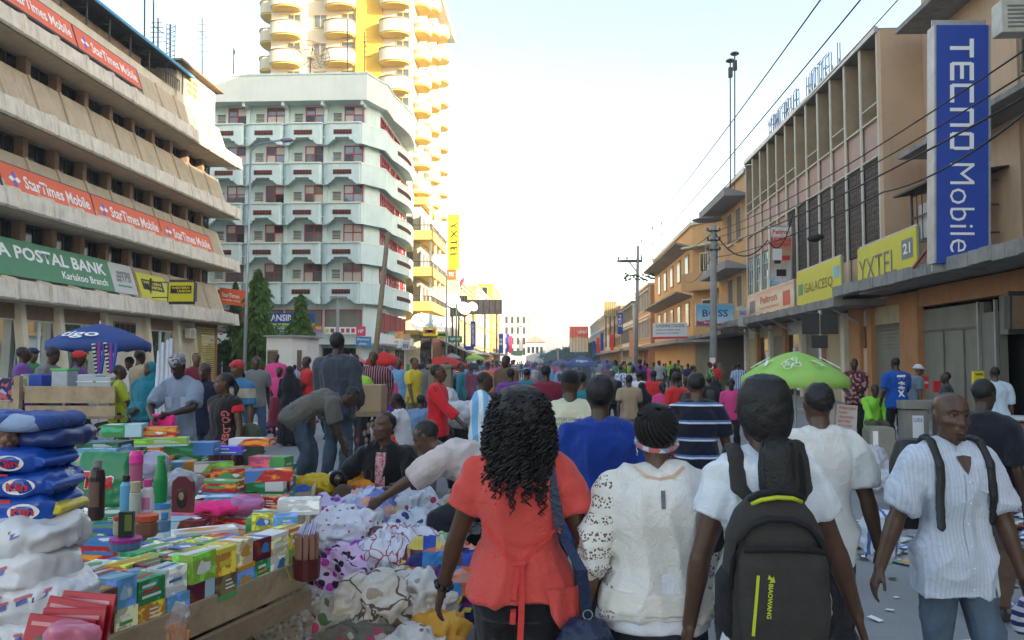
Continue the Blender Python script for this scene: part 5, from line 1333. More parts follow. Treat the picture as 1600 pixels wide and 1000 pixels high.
  if fine:
   b.limb(s.HP(0,.086,.016),s.HP(0,.104,-.026),.008*k,.013*k,k=5,n=8);
   for q in (-1,1):
    b.limb(s.HP(q*.012,.093,-.028),s.HP(q*.014,.088,-.027),.010*k,.009*k,k=3,n=8)
    b.limb(s.HP(q*.036,.062,-.018),s.HP(q*.05,.03,-.012),.020*k,.018*k,k=4,n=8)
    b.limb(s.HP(q*.074,-.012,.012),s.HP(q*.071,-.006,-.022),.015*k,.010*k,k=4,n=8,flat=.5)
    b.limb(s.HP(q*.004,.088,.037),s.HP(q*.045,.068,.036),.010*k,.009*k,k=4,n=8)
   b.limb(s.HP(-.018,.086,-.053),s.HP(.018,.086,-.053),.0095*k,.0095*k,k=5,n=8,bulge=.004*k,bp=.5,fwd=(0,0,1)); b.limb(s.HP(-.016,.084,-.066),s.HP(.016,.084,-.066),.0095*k,.0095*k,k=5,n=8,bulge=.004*k,bp=.5,fwd=(0,0,1))
   b.limb(s.HP(-.012,.07,-.098),s.HP(.012,.07,-.098),.014*k,.014*k,k=3,n=8)
  else:
   b.limb(s.HP(0,.086,.012),s.HP(0,.100,-.026),.010*k,.014*k,k=4,n=8)
   b.limb(s.HP(-.014,.078,-.058),s.HP(.014,.078,-.058),.014*k,.014*k,k=4,n=8,fwd=(0,0,1))
   for q in (-1,1): b.limb(s.HP(q*.072,-.012,.012),s.HP(q*.069,-.006,-.022),.014*k,.010*k,k=4,n=8,flat=.5)
  return b
def hairdisp(a,sc,seed=3): return lambda P,Nn: a*(vnoise(P*sc,seed)+.5*vnoise(P*sc*2.3,seed+1))
def add_hair(s,kind,par,vox,color=None):
 k=s.k; X,Y,Z=s.hf; b=Fig(); m=M['hair']
 def ellr(cx,cy,cz,rx,ry,rz,n=16):
  R_=[]
  for i in range(1,12): a=math.pi*i/12; R_.append((s.HP(cx,cy,cz-rz*math.cos(a)),X,Y,rx*k*math.sin(a),ry*k*math.sin(a)))
  b.rings(R_,n)
 if kind=='short': ellr(0,-.022,.038,.0775,.094,.087)
 elif kind=='shaved': ellr(0,-.020,.034,.0755,.092,.083)
 elif kind=='thick': ellr(0,-.022,.045,.086,.10,.098)
 elif kind=='bun': ellr(0,-.022,.036,.080,.097,.088); ellr(0,-.115,.05,.04,.035,.04)
 elif kind=='tail':
  ellr(0,-.022,.036,.079,.096,.088); b.limb(s.HP(0,-.10,.03),s.HP(0,-.135,-.06),.028*k,.032*k); b.limb(s.HP(0,-.135,-.06),s.HP(0,-.115,-.17),.032*k,.012*k)
 elif kind=='cap':
  ellr(0,-.012,.048,.084,.102,.078); b.limb(s.HP(-.03,.10,.05),s.HP(.03,.10,.05),.03*k,.03*k,flat=.25,fwd=(0,1,0)); m=M['cloth']
 elif kind=='kofia':
  b.rings([(s.HP(0,-.008,z),X,Y,r_*k,r_*1.2*k) for z,r_ in ((.035,.078),(.05,.081),(.09,.080),(.118,.076),(.122,.05))],20); m=M['cloth']
 elif kind=='hijab':
  ellr(0,-.024,.018,.094,.108,.105); b.limb(s.HP(0,-.03,-.03),s.top-s.fr[-1][2]*.02*k,.09*k,.12*k); b.limb(s.top-s.fr[-1][2]*.0*k,s.sp[4],.15*k,.20*k,flat=.8); m=M['cloth']
 elif kind=='sunhat':
  ellr(0,-.012,.055,.084,.102,.075); b.rings([(s.HP(0,-.005,z),X,Y,r_*k,r_*1.1*k) for z,r_ in ((.03,.135),(.04,.13),(.05,.1))],20); m=M['cloth']
 o=remesh(b,{'cap': 'cap','kofia': 'embroidered_cap','hijab': 'headscarf','sunhat': 'sun_hat'}.get(kind,'hair'),m,par,max(vox*.9,.007),2,hairdisp(.0035*k,55) if m is M['hair'] else folds(.004))
 if color: o.color=(*color,1)
 return o
def person(label,x,y,face,fig=None,skin=0,top=None,bottom=None,hair='short',haircol=None,vox=.014,sleeve=.75,shoes=True,hem=.015,e=.014,tmat=None,bmat=None,skirt=None,group=None,fingers=False,long=.0,z=0,fine=True,ease=0.,coat=False,tcut=None,amp=.012,legr=1.0,cuffc=.014,root=None):
 """face: heading of the body, degrees clockwise from looking straight down the street"""
 s=Body(**(fig or {})); k=s.k
 t=thing('person',label,'person',(x,y,z),group,-R(face))
 b=Fig(); s.torso(b,0,shr=.86); s.yoke(b,0,.84)
 for sd_ in (-1,1): s.arm(b,sd_); s.hand(b,sd_,fingers); s.leg(b,sd_,r=.9); s.foot(b,sd_)
 s.head(b,fine)
 o=remesh(b,'body',M['skin'],t,vox,1 if fingers else 2); o.color=(*SK[skin%4],1)
 if top is not None:
  b=Fig(); lo=-.3-long if skirt is None else-.05
  if long<0: lo=-.05
  s.torso(b,e+ease,lo,.985,hem=hem); s.yoke(b,e*.8); b.limb(s.nk-s.neckdir*.06*k,s.nk+s.neckdir*.012*k,.09*k,.067*k*(.9 if s.p['sex']=='f' else 1),ends=(1,0),k=5)
  if sleeve>0:
   for sd_ in (-1,1): s.arm(b,sd_,e+.004,sleeve,cuff=cuffc,end=0)
  o=remesh(b,'jacket' if coat else 'shirt',tmat or M['cloth'],t,vox,2,folds(amp)); o.color=(*top,1)
 if bottom is not None:
  b=Fig()
  if skirt:
   c=s.sp[0]; R_=[]
   zt=c[2]+.08*k; zb=skirt*k
   for i in range(9):
    u=i/8; zz=zt+(zb-zt)*u; ctr=np.array([c[0],c[1],zz]); rr_=(.165+.03*u+.05*math.sin(min(1,u*3)*math.pi/2))*k
    R_.append((ctr,np.array([1.,0,0]),np.array([0,1.,0]),rr_,rr_*.8))
   b.rings(R_,24)
   o=remesh(b,'skirt',bmat or M['cloth'],t,vox,2,folds(.016,(16,16,1.2)))
  else:
   s.torso(b,.006,-.2,.16)
   for sd_ in (-1,1): s.leg(b,sd_,.012,1.93,r=legr,cuff=.012)
   o=remesh(b,'trousers',bmat or M['cloth'],t,vox,2,folds(.010,(8,8,6)))
  o.color=(*bottom,1)
 if shoes:
  b=Fig()
  for sd_ in (-1,1): s.foot(b,sd_,.006)
  o=remesh(b,'shoes',M['shoe'],t,max(vox,.012),1)
 if hair: add_hair(s,hair,t,vox,haircol)
 t['skel']=1
 return t,s
_prng=random.Random(12)
# ---- palette for crowd clothing
PAL=dict(red=(.55,.03,.03),pink=(.62,.06,.22),white=(.68,.68,.70),black=(.02,.02,.024),navy=(.02,.03,.09),blue=(.03,.12,.42),skyblue=(.16,.35,.55),orange=(.65,.16,.03),yellow=(.62,.48,.05),green=(.05,.22,.08),lime=(.28,.5,.06),purple=(.14,.05,.25),brown=(.14,.08,.045),grey=(.17,.17,.18),beige=(.36,.27,.17),teal=(.02,.18,.22),maroon=(.18,.02,.04),olive=(.14,.14,.06))
BOT=dict(dark=(.02,.02,.024),denim=(.05,.08,.14),grey=(.10,.10,.11),brown=(.09,.06,.04),khaki=(.24,.18,.10))
# arch: prototypes for the crowd, low resolution
CV=.026
def proto(kind,i):
 base=dict(
  back=dict(legL=(-.10,.16,.085),legR=(.10,-.20,.11),armL=(-.25,-.12,.86),armR=(.25,.18,.87)),
  back2=dict(legL=(-.10,-.16,.10),legR=(.10,.14,.085),armL=(-.24,.16,.88),armR=(.24,-.10,.85),hyaw=25),
  stand=dict(legL=(-.12,0,.085),legR=(.11,.05,.085),armL=(-.14,.26,1.02),armR=(.23,.05,.84),hpitch=18),
  fold=dict(legL=(-.10,.03,.085),legR=(.12,-.02,.085),armL=(.08,.20,1.12),armR=(-.08,.22,1.15),poleL=(-1,-.2,-.6),poleR=(1,-.2,-.6),hyaw=-20),
  dress=dict(sex='f',H=1.62,armL=(-.22,.08,.86),armR=(.10,.26,1.05)),
  robe=dict(sex='f',H=1.63,armL=(-.16,.18,.95),armR=(.18,.18,.98)),
  carry=dict(legL=(-.10,.12,.085),legR=(.10,-.14,.1),armL=(-.16,.32,1.1),armR=(.16,.32,1.1)),
  female=dict(sex='f',H=1.64,legL=(-.09,.10,.085),legR=(.09,-.12,.09),armL=(-.22,.0,.86),armR=(.22,.1,.88)))[kind]
 kw=dict(fig=base,vox=CV,skin=i,top=(1,1,1),bottom=(1,1,1),fine=False,shoes=True,hair=['short','short','thick','shaved','bun','hijab','cap','tail'][i])
 if kind=='dress': kw['skirt']=.32
 if kind=='robe': kw['skirt']=.06; kw['sleeve']=1.9
 if kind in ('back2','carry'): kw['sleeve']=1.9
 r,s=person('x',0,-50,0,**kw)
 if kind=='back2':
  g=Fig(); g.rings([(np.array([0,-.22,z_]),np.array([1.,0,0]),np.array([0,1.,0]),rx,ry) for z_,rx,ry in ((.95,.11,.05),(1.0,.14,.09),(1.28,.14,.09),(1.38,.10,.05))],16,p=3)
  remesh(g,'rucksack',M['shoe'],r,CV,1)
 if kind=='female':
  g=Fig(); g.limb((.27,-.02,.92),(.28,.02,.72),.06,.11,flat=.6); remesh(g,'handbag',M['shoe'],r,CV,1)
 return r
def stripes(name,c1,c2,scale,axis=0,width=.5,warp=0.0,obj=True,third=None,rough=.85):
 def f(nt,base):
  tc=N(nt,'ShaderNodeTexCoord'); sp_=N(nt,'ShaderNodeSeparateXYZ'); nt.links.new(tc.outputs['Object'],sp_.inputs[0]); src=sp_.outputs[axis]
  m1=N(nt,'ShaderNodeMath',operation='MULTIPLY'); nt.links.new(src,m1.inputs[0]); m1.inputs[1].default_value=scale
  fr=N(nt,'ShaderNodeMath',operation='FRACT'); nt.links.new(m1.outputs[0],fr.inputs[0])
  cr=N(nt,'ShaderNodeValToRGB'); cr.color_ramp.interpolation='CONSTANT'; e=cr.color_ramp.elements
  e[0].position=0; e[0].color=(*c1,1); e[1].position=width; e[1].color=(*c2,1)
  if third: q=e.new(min(.99,width+third[0])); q.color=(*third[1],1); q=e.new(min(.995,width+third[0]*2)); q.color=(*c2,1)
  nt.links.new(fr.outputs[0],cr.inputs[0]); return cr.outputs[0]
 return mat(name,c1,rough,.08,5,.25,220,second=f,sheen=.15,spec=.2)
def flor(name,cols,scale=40):
 def f(nt,base):
  tc=N(nt,'ShaderNodeTexCoord'); vo=N(nt,'ShaderNodeTexVoronoi'); vo.inputs['Scale'].default_value=scale; nt.links.new(tc.outputs['Object'],vo.inputs['Vector'])
  cr=N(nt,'ShaderNodeValToRGB'); cr.color_ramp.interpolation='CONSTANT'; e=cr.color_ramp.elements
  while len(e)<len(cols): e.new(.5)
  for i,c in enumerate(cols): e[i].position=i/len(cols); e[i].color=(*c,1)
  sx=N(nt,'ShaderNodeSeparateXYZ'); nt.links.new(vo.outputs['Color'],sx.inputs[0]); nt.links.new(sx.outputs[0],cr.inputs[0]); return cr.outputs[0]
 return mat(name,cols[0],.8,.1,10,.2,100,second=f,sheen=.1)
PATT=[(stripes('red_white_hoops',(.45,.03,.04),(.6,.6,.6),9,2,.6),'red hooped'),(stripes('blue_white_stripes',(.04,.1,.35),(.6,.62,.65),18,0,.6),'blue striped'),(flor('green_print',[(.05,.2,.08),(.4,.4,.1),(.02,.08,.04)],20),'green print'),(flor('brown_kitenge',[(.35,.15,.04),(.1,.03,.02),(.5,.35,.08)],14),'brown print'),(stripes('grey_check',(.25,.25,.27),(.5,.5,.52),22,2,.5),'grey striped'),(flor('violet_print',[(.2,.05,.3),(.5,.2,.4),(.1,.05,.2)],18),'violet print'),(flor('white_blue_print',[(.6,.6,.62),(.1,.2,.45),(.55,.55,.6)],26),'white and blue print')]
KINDS=['back','back2','stand','fold','dress','robe','carry','female']
PROTO={k: proto(k,i) for i,k in enumerate(KINDS)}
DESC=dict(back='cropped walker',back2='long sleeved walker',stand='downcast man',fold='arms folded man',dress='woman',robe='veiled woman',carry='capped carrier',female='ponytail woman')
def setp(ch,pt,tc):
 ch.color=(*PAL[tc],1)
 if pt: ch.material_slots[0].link='OBJECT'; ch.material_slots[0].material=pt[0]
def crowd(kind,x,y,face,tc,bc,label,H=1.72,group=None,pt=None):
 r=dup(PROTO[kind]); r.location=(x,y,0); r.rotation_euler=(0,0,-R(face)); sc=H/1.70; r.scale=(sc,sc,sc); r['label']=label
 if group: r['group']=group
 for ch in r.children:
  n=stem(ch.name)
  if n in ('shirt','jacket'): setp(ch,pt,tc)
  elif n=='trousers': ch.color=(*(BOT.get(bc) or PAL[bc]),1)
  elif n=='skirt': ch.color=(*(BOT.get(bc) or PAL[bc]),1)
  elif n=='headscarf': ch.color=(*PAL[tc],1)
  elif n=='cap': ch.color=(*PAL[_prng.choice(['red','white','navy','black'])],1)
  elif n=='body': ch.color=(*SK[_prng.randrange(4)],1)
  elif n=='shoes': pass
 return r
def stem(n): return n.split('.')[0]
# named members of the mid crowd: (px, head top py, Y, kind, facing, top, bottom, words)
MID=[
 (36,536,13.5,'back',60,'purple','dark','person in violet with head turned, behind the cart at the picture edge'),
 (50,530,14.2,'carry',100,'green','dark','man in green and yellow leaning over the cart'),
 (78,545,12.9,'stand',90,'grey','dark','man in profile in dark grey right behind the cart goods'),
 (122,550,13.2,'carry',80,'purple','dark','man in violet and pink bending over the clear plastic boxes'),
 (205,560,16,'stand',190,'white','grey','person in white between the lime shirt and the teal robe'),
 (218,548,14,'fold',40,'beige','khaki','man in a cream shirt standing behind the teal robed woman'),
 (307,553,15,'back2',130,'maroon','dark','person in checked maroon behind the policeman'),
 (278,562,22,'female',180,'purple','dark','person in violet just behind the white net poles'),
 (400,558,15,'back',150,'grey','denim','man in a grey shirt and pale jeans walking by the street lamp'),
 (374,566,13.5,'female',200,'pink','dark','woman in bright pink behind the man in the blue polo'),
 (432,553,23,'back',170,'pink','grey','person in a pale pink shirt at the kiosk window'),
 (437,568,17.5,'dress',180,'pink','maroon','woman in a deep pink blouse and maroon skirt beside the kiosk'),
 (453,566,16.2,'robe',0,'black','black','woman wrapped in a full black veil near the kiosk'),
 (480,558,16.5,'fold',240,'red','brown','woman in red with folded arms right of the black veil'),
 (500,562,17.5,'back2',180,'orange','brown','person in an orange top behind the man in the jacket'),
 (556,556,19,'stand',180,'grey','dark','man in grey left of the striped shirt vendor'),
 (561,566,14.0,'back',20,'lime','dark','person in a lime green shirt seated low behind the bending man'),
 (607,572,16,'dress',200,'pink','purple','woman in pink with an orange sash beside the striped shirt vendor'),
 (623,562,19,'back2',150,'skyblue','dark','man in a light blue shirt right of the woman in pink and orange'),
 (647,560,17,'back',120,'yellow','khaki','man in a mustard yellow shirt before the red umbrella'),
 (662,551,22,'back',100,'black','dark','man in black with a red cap under the shop canopy'),
 (668,560,18,'stand',160,'grey','denim','person in a patterned grey top left of the red tracksuit boy'),
 (720,568,20,'back2',80,'teal','denim','person in turquoise with a rucksack right of the wide red umbrella'),
 (736,572,22,'back',10,'maroon','dark','person in dusty maroon left of the sky blue striped shirt boy'),
 (762,566,24,'back',0,'orange','dark','person in an orange shirt behind the boy with the striped shirt'),
 (776,560,28,'female',10,'pink','dark','woman in bright pink behind the tall figure in brown'),
 (791,557,17,'back2',200,'brown','khaki','tall figure in light brown rising above the crowd left of centre'),
 (798,577,14,'back',0,'purple','grey','man in dusky violet right behind the curly haired woman'),
 (823,577,16,'back',0,'teal','dark','person in smoky blue green left of the number 53 shirt'),
 (853,572,12.0,'back',0,'maroon','dark','man in a crimson shirt with thin pale lines ahead of the cream shirt'),
 (874,580,20,'female',0,'pink','purple','woman in pink and blue ahead of the cream shirt'),
 (908,583,10.5,'back',0,'teal','dark','man in dull teal between the cream shirt and the blue shirt'),
 (935,578,17,'robe',0,'yellow','beige','woman in a pale yellow headscarf by the blue umbrellas'),
 (957,580,19,'back',350,'black','dark','man in black just left of the beige shirt'),
 (983,587,14.5,'back',0,'beige','khaki','man in a light brown long shirt behind the braided woman'),
 (998,582,19,'back',0,'white','denim','man in a white shirt with blue lettering left of the crimson one'),
 (1003,592,15,'robe',10,'black','black','woman in a black veil beside the light brown shirt'),
 (1021,580,17,'back',0,'red','dark','man in a plain crimson shirt before the orange balcony house'),
 (1035,593,14,'female',350,'pink','dark','woman in black and pink beside the red shirts'),
 (1057,583,12.5,'back2',320,'red','maroon','man in a bright red shirt looking left'),
 (1074,590,13.8,'back',0,'pink','dark','person in a coral pink shirt left of the striped polo'),
 (1090,586,20,'back',10,'grey','dark','man in grey behind the striped polo'),
 (1108,590,18,'back2',0,'black','dark','man in black by the concrete utility pole'),
 (1143,594,15,'stand',200,'pink','dark','person in a deep pink shirt and black trousers left of the lime umbrella'),
 (1118,592,24,'robe',180,'black','black','woman in black by the dark doorway under the canopy'),
]
def dist_H(py,Y,px): return max(1.35,min(1.95,at(px,py,Y).z))
for px,py,Y,kd,fc,tc,bc,lb in MID:
 p=at(px,py,Y); crowd(kd,p.x,Y,fc,tc,bc,lb,H=dist_H(py,Y,px))
# far crowd
n_far=0; seen={}
rr=random.Random(21); placed=[]
while n_far<205:
 Y=20+110*rr.random()**1.2; lim=(-10.5,8.5) if Y>30 else (-9.5,7.5)
 x=rr.uniform(*lim)
 if any((x-a)**2+(Y-b_)**2<.5 for a,b_ in placed): continue
 if Y<27 and (860+1250*x/Y<770 or x>4.5): continue
 placed.append((x,Y)); kd=rr.choice(KINDS+['back','back2','back','female']); tc=rr.choice(list(PAL)+['black','navy','grey','red','white','red','pink','red']); bc=rr.choice(list(BOT)+['dark','dark'])
 if kd=='robe': bc=tc
 pt=rr.choice(PATT) if kd != 'robe' and rr.random()<.35 else None
 band='nearest crowd' if Y<32 else 'middle crowd' if Y<55 else 'far crowd' if Y<85 else 'farthest crowd'
 u=(x/Y); sidew='left pavement' if x<-7 else 'left lane' if x<-2.3 else 'mid street' if x<2.3 else 'right lane' if x<6 else 'right pavement'
 tw_=pt[1] if pt else {'skyblue': 'sky blue'}.get(tc,tc)
 lb=f'{DESC[kd]} in {tw_}, {band}, {sidew}' if kd in ('robe',) else f'{DESC[kd]}, {tw_} top and {bc} {"skirt" if kd == "dress" else "trousers"}, {band}, {sidew}'
 seen.setdefault(lb,[]).append(crowd(kd,x,Y,rr.choice([0,0,0,10,-15,180,90,-90,30]),tc,bc,lb,H=rr.uniform(1.55,1.82),pt=pt)); n_far+=1
for lb,os_ in seen.items():
 if len(os_)>1:
  for o in os_: o['group']='people in the far crowd dressed alike'
for p in PROTO.values():
 for c in list(p.children): bpy.data.objects.remove(c)
 bpy.data.objects.remove(p)
# ------------------------------------------------------------------ patterned cloth
white_knit=None
def lace():
 def f(nt,base):
  tc=N(nt,'ShaderNodeTexCoord'); sp_=N(nt,'ShaderNodeSeparateXYZ'); nt.links.new(tc.outputs['Object'],sp_.inputs[0])
  ab=N(nt,'ShaderNodeMath',operation='ABSOLUTE'); nt.links.new(sp_.outputs[0],ab.inputs[0])
  vo=N(nt,'ShaderNodeTexVoronoi'); vo.inputs['Scale'].default_value=95; nt.links.new(tc.outputs['Object'],vo.inputs['Vector'])
  gt=N(nt,'ShaderNodeMath',operation='LESS_THAN'); nt.links.new(vo.outputs['Distance'],gt.inputs[0]); gt.inputs[1].default_value=.42
  wv=N(nt,'ShaderNodeTexWave'); wv.wave_profile='TRI'; wv.bands_direction='Z'; wv.inputs['Scale'].default_value=5; wv.inputs['Distortion'].default_value=3; nt.links.new(tc.outputs['Object'],wv.inputs['Vector'])
  w2=N(nt,'ShaderNodeMath',operation='GREATER_THAN'); nt.links.new(wv.outputs['Fac'],w2.inputs[0]); w2.inputs[1].default_value=.35
  sl_=N(nt,'ShaderNodeMath',operation='GREATER_THAN'); nt.links.new(ab.outputs[0],sl_.inputs[0]); sl_.inputs[1].default_value=.165
  a1=N(nt,'ShaderNodeMath',operation='MULTIPLY'); nt.links.new(gt.outputs[0],a1.inputs[0]); nt.links.new(w2.outputs[0],a1.inputs[1])
  a2=N(nt,'ShaderNodeMath',operation='MULTIPLY'); nt.links.new(a1.outputs[0],a2.inputs[0]); nt.links.new(sl_.outputs[0],a2.inputs[1])
  mc=N(nt,'ShaderNodeMix',data_type='RGBA'); nt.links.new(a2.outputs[0],mc.inputs[0]); mc.inputs[6].default_value=(.72,.70,.66,1); mc.inputs[7].default_value=(.16,.10,.07,1); return mc.outputs[2]
 return mat('cream_lace_knit',(.72,.70,.65),.9,.05,4,.3,150,second=f,sheen=.2)
def tint(par,name,c):
 for ch in par.children:
  if stem(ch.name)==name: ch.color=(*c,1)
V=.0085
# ---- curly haired woman in coral
x,Y=at(812,700,3.0).x,3.0
coral=dict(sex='f',H=1.62,W=.97,legL=(-.09,.22,.085),legR=(.10,-.22,.12),armL=(-.335,.16,.86),armR=(.33,.02,.86),poleL=(-1,-.9,0),poleR=(1,-1.2,0),fingers=True,curl=.45)
cm=clothmat('coral_chiffon',c=(.62,.075,.062),rough=.7)
cw,cs=person('woman with long curly black hair in a coral blouse seen from behind',x,Y,0,coral,0,(.7,.1,.08),(.012,.012,.016),None,vox=.0078,sleeve=.5,fingers=True,tmat=cm,hem=.035,long=-.10,e=.018,amp=.0146,cuffc=.022)
def shirt_of(t):
 for ch in t.children:
  if stem(ch.name) in ('shirt','jacket'): return ch
def surf(o,x_,z_,back=True,off=.004,yref=None):
 "point on the back (or front) of a mesh at local x,z"
 ok,loc,nrm,idx=o.ray_cast(Vector((x_,-2 if back else 2,z_)),Vector((0,1 if back else-1,0)))
 return (Vector(loc)+Vector((0,-off if back else off,0))) if ok else Vector((x_,-.15 if back else .15,z_))
def ribbon(par,o,pts,w_,m,name,back=True,off=.006,steps=8,th=.004,fold=0):
 L_=[]
 for i in range(len(pts)-1):
  for k_ in range(steps):
   u=k_/steps; L_.append((pts[i][0]*(1-u)+pts[i+1][0]*u,pts[i][1]*(1-u)+pts[i+1][1]*u))
 L_.append(pts[-1]); P=[surf(o,a,c,back,off) for a,c in L_]
 P=[P[0]]+[(P[i-1]+P[i]*2+P[i+1])/4 for i in range(1,len(P)-1)]+[P[-1]]
 vs=[]; fs=[]
 for i,p in enumerate(P):
  d=(P[min(i+1,len(P)-1)]-P[max(0,i-1)]).normalized(); sx=d.cross(Vector((0,1,0))).normalized()*w_/2
  vs+=[p-sx,p+sx,p+sx+Vector((0,th if back else-th,0)),p-sx+Vector((0,th if back else-th,0))]
 for i in range(len(P)-1):
  a=4*i; b_=a+4; fs+=[(a,a+1,b_+1,b_),(a+1,a+2,b_+2,b_+1),(a+2,a+3,b_+3,b_+2),(a+3,a,b_,b_+3)]
 fs+=[(3,2,1,0),(4*len(P)-4,4*len(P)-3,4*len(P)-2,4*len(P)-1)]
 return MB().add(vs,fs).build(name,m,par,smooth=False)
bl=shirt_of(cw)
rib=clothmat('coral_ribbon',c=(.60,.055,.05))
ribbon(cw,bl,[(-.13,1.14),(-.05,1.04),(.0,1.0),(.06,1.05),(.15,1.13)],.014,rib,'waist_tie'); ribbon(cw,bl,[(-.14,1.10),(0.02,1.06),(.15,1.12)],.012,rib,'waist_tie')
ribbon(cw,bl,[(.0,1.0),(-.015,.90),(-.02,.80)],.02,rib,'ribbon_tail',off=.012); ribbon(cw,bl,[(.01,1.0),(.012,.85),(.005,.70),(.0,.6)],.022,rib,'ribbon_tail',off=.014)
b=Fig(); b.limb((-.012,surf(bl,0,1.0).y,1.0),(.02,surf(bl,0,1.0).y,1.0),.014,.014,k=3); remesh(b,'ribbon_knot',rib,cw,.006,1)
# side drape of the blouse
b=MB(); vs=[]; fs=[]
for i in range(9):
 for j in range(7):
  u,v=i/8,j/6; xx=.10+.13*u; zz=.92-(.24*v)*(.35+.65*u) ; yy=-.15+.10*u*u+.02*math.sin(u*14+v*2); vs.append((xx+.015*v,yy-.02*v,zz))
fs=[(i*7+j,(i+1)*7+j,(i+1)*7+j+1,i*7+j+1) for i in range(8) for j in range(6)]
dr=MB().add(vs,fs).build('blouse_drape',cm,cw,smooth=True); dr.modifiers.new('t','SOLIDIFY').thickness=.004
# curly hair: volume plus several hundred real curls
s=cs; b=Fig(); k=s.k
rg=random.Random(9)
b.rings([(s.HP(0,y_,z_),s.hf[0],s.hf[1],rx*k,ry*k) for z_,y_,rx,ry in ((.125,-.02,.03,.04),(.11,-.02,.075,.085),(.06,-.03,.105,.115),(0,-.045,.118,.115),(-.07,-.06,.125,.10),(-.14,-.07,.125,.085),(-.2,-.08,.10,.065),(-.26,-.085,.05,.035))],20)
remesh(b,'hair',M['hair'],cw,.012,1,hairdisp(.012,22))
b=MB()
for i in range(620):
 a=rg.uniform(-math.pi,math.pi); zz=rg.uniform(-.16,.10)
 rx,ry=.112+.012*math.sin(zz*20),.112
 if math.cos(a)>.55 and zz<.06: continue       # keep the face side open
 base=Vector(s.HP(rx*math.sin(a)*(1-max(0,zz)*3.5),-.035-0+ry*math.cos(a)*(1-max(0,zz)*3.2),zz)); out=Vector(s.hf[0]*math.sin(a)+s.hf[1]*math.cos(a))
 L_=rg.uniform(.10,.21); r0=rg.uniform(.008,.016); ph=rg.uniform(0,6.28); tn=rg.uniform(3,5.5); pts=[]
 e1=out.cross(Vector((0,0,1))).normalized()
 for q in range(15):
  u=q/14; an=ph+u*tn*2*math.pi
  pts.append(base+Vector((0,0,-L_*u))+out*(.012+.02*math.sin(u*2.4))+out*math.cos(an)*r0+e1*math.sin(an)*r0)
 b.tube(pts,[.0035]*14+[.001],4)
co=b.build('curl',M['hair'],cw,fix=False); co['kind']='stuff'
# wrist beads
def bracelet(par,s,side,m,name,beads=9,r_=.0085,off=.0):
 E,W_=(s.elL,s.wrL) if side<0 else (s.elR,s.wrR); d=(W_-E); d /= np.linalg.norm(d); xx,yy=_frame(d,np.array([0,1.,0])); b=MB(); c=W_-d*(.02+off)
 for i in range(beads): a=2*math.pi*i/beads; p=c+(xx*math.cos(a)+yy*math.sin(a))*.030; b.ell(tuple(p),(r_,r_,r_*1.2),8,6)
 return b.build(name,m,par,smooth=True)
bracelet(cw,cs,-1,M['blackprint'],'bead_bracelet',8,.011)
# navy shoulder bag
hb=thing('handbag','navy leather shoulder bag hanging at the right hip of the woman in coral','handbag',(x+.24,Y-.20,.69))
lea=mat('navy_leather',(.012,.022,.06),.38,.2,6,.35,60)
b=Fig(); b.rings([(np.array([0,0,z_]),np.array([1.,0,0]),np.array([0,1.,0]),rx,ry) for z_,rx,ry in ((-.15,.08,.05),(-.13,.12,.07),(-.04,.125,.08),(.06,.10,.07),(.12,.07,.045),(.15,.03,.03))],20,p=2.6)
remesh(b,'bag_body',lea,hb,.009,2,folds(.012,(16,16,10)))
tp=Vector(hb.location); nsh=Vector((x,Y,0))+Vector(cs.shR)+Vector((-.05,-.02,.062))
pts=[Vector((.0,0,.15)),Vector((-.02,-.03,.32)),(nsh-tp)+Vector((.055,-.085,-.25)),(nsh-tp)+Vector((.025,-.075,-.09)),(nsh-tp)+Vector((.01,-.045,-.01)),(nsh-tp)+Vector((0,.03,.012)),(nsh-tp)+Vector((.0,.10,-.06))]
b=MB();
vs=[]; fs=[]
for i,p in enumerate(pts): vs+=[p+Vector((-.019,0,0)),p+Vector((.019,0,0)),p+Vector((.019,-.006,.002)),p+Vector((-.019,-.006,.002))]
for i in range(len(pts)-1): a=4*i; fs+=[(a+q,a+(q+1)%4,a+4+(q+1)%4,a+4+q) for q in range(4)]
fs+=[(0,1,2,3),(4*len(pts)-1,4*len(pts)-2,4*len(pts)-3,4*len(pts)-4)]
MB().add(vs,fs).build('strap',lea,hb)
b=MB()
for i in range(16): a=2*math.pi*i/16; c=2*math.pi*(i+1)/16; b.beam((.016*math.cos(a),-.02,.17+.016*math.sin(a)),(.016*math.cos(c),-.02,.17+.016*math.sin(c)),.004)
b.build('ring',mat('polished_metal',(.6,.58,.5),.25,metal=1),hb)
b=MB()
for i in range(16): a=.1+i*.014; b.ell((.07+.015*math.sin(i),-.05,.12-a*.9),(.006,.004,.009),6,4)
b.build('chain',_m['polished_metal'],hb)
# ---- woman in cream lace top
x,Y=at(1026,700,2.95).x,2.95
lw_,ls_=person('woman with coiled braids and floral headband in a cream lace top',x,Y,0,dict(sex='f',H=1.555,W=1.12,legL=(-.10,-.2,.12),legR=(.10,.2,.085),armL=(-.31,-.02,.84),armR=(.30,.12,.84),poleL=(-1,-1,0),poleR=(1,-1,0),curl=.5),2,(.7,.66,.58),(.03,.034,.045),None,vox=.0078,sleeve=1.02,fingers=True,tmat=lace(),e=.022,hem=.02,long=-.1,amp=.0164,bmat=M['denim'],cuffc=.012,tcut=1)
for ch in lw_.children:
 if stem(ch.name)=='body': ch.color=(.10,.05,.03,1)
so_=shirt_of(lw_)
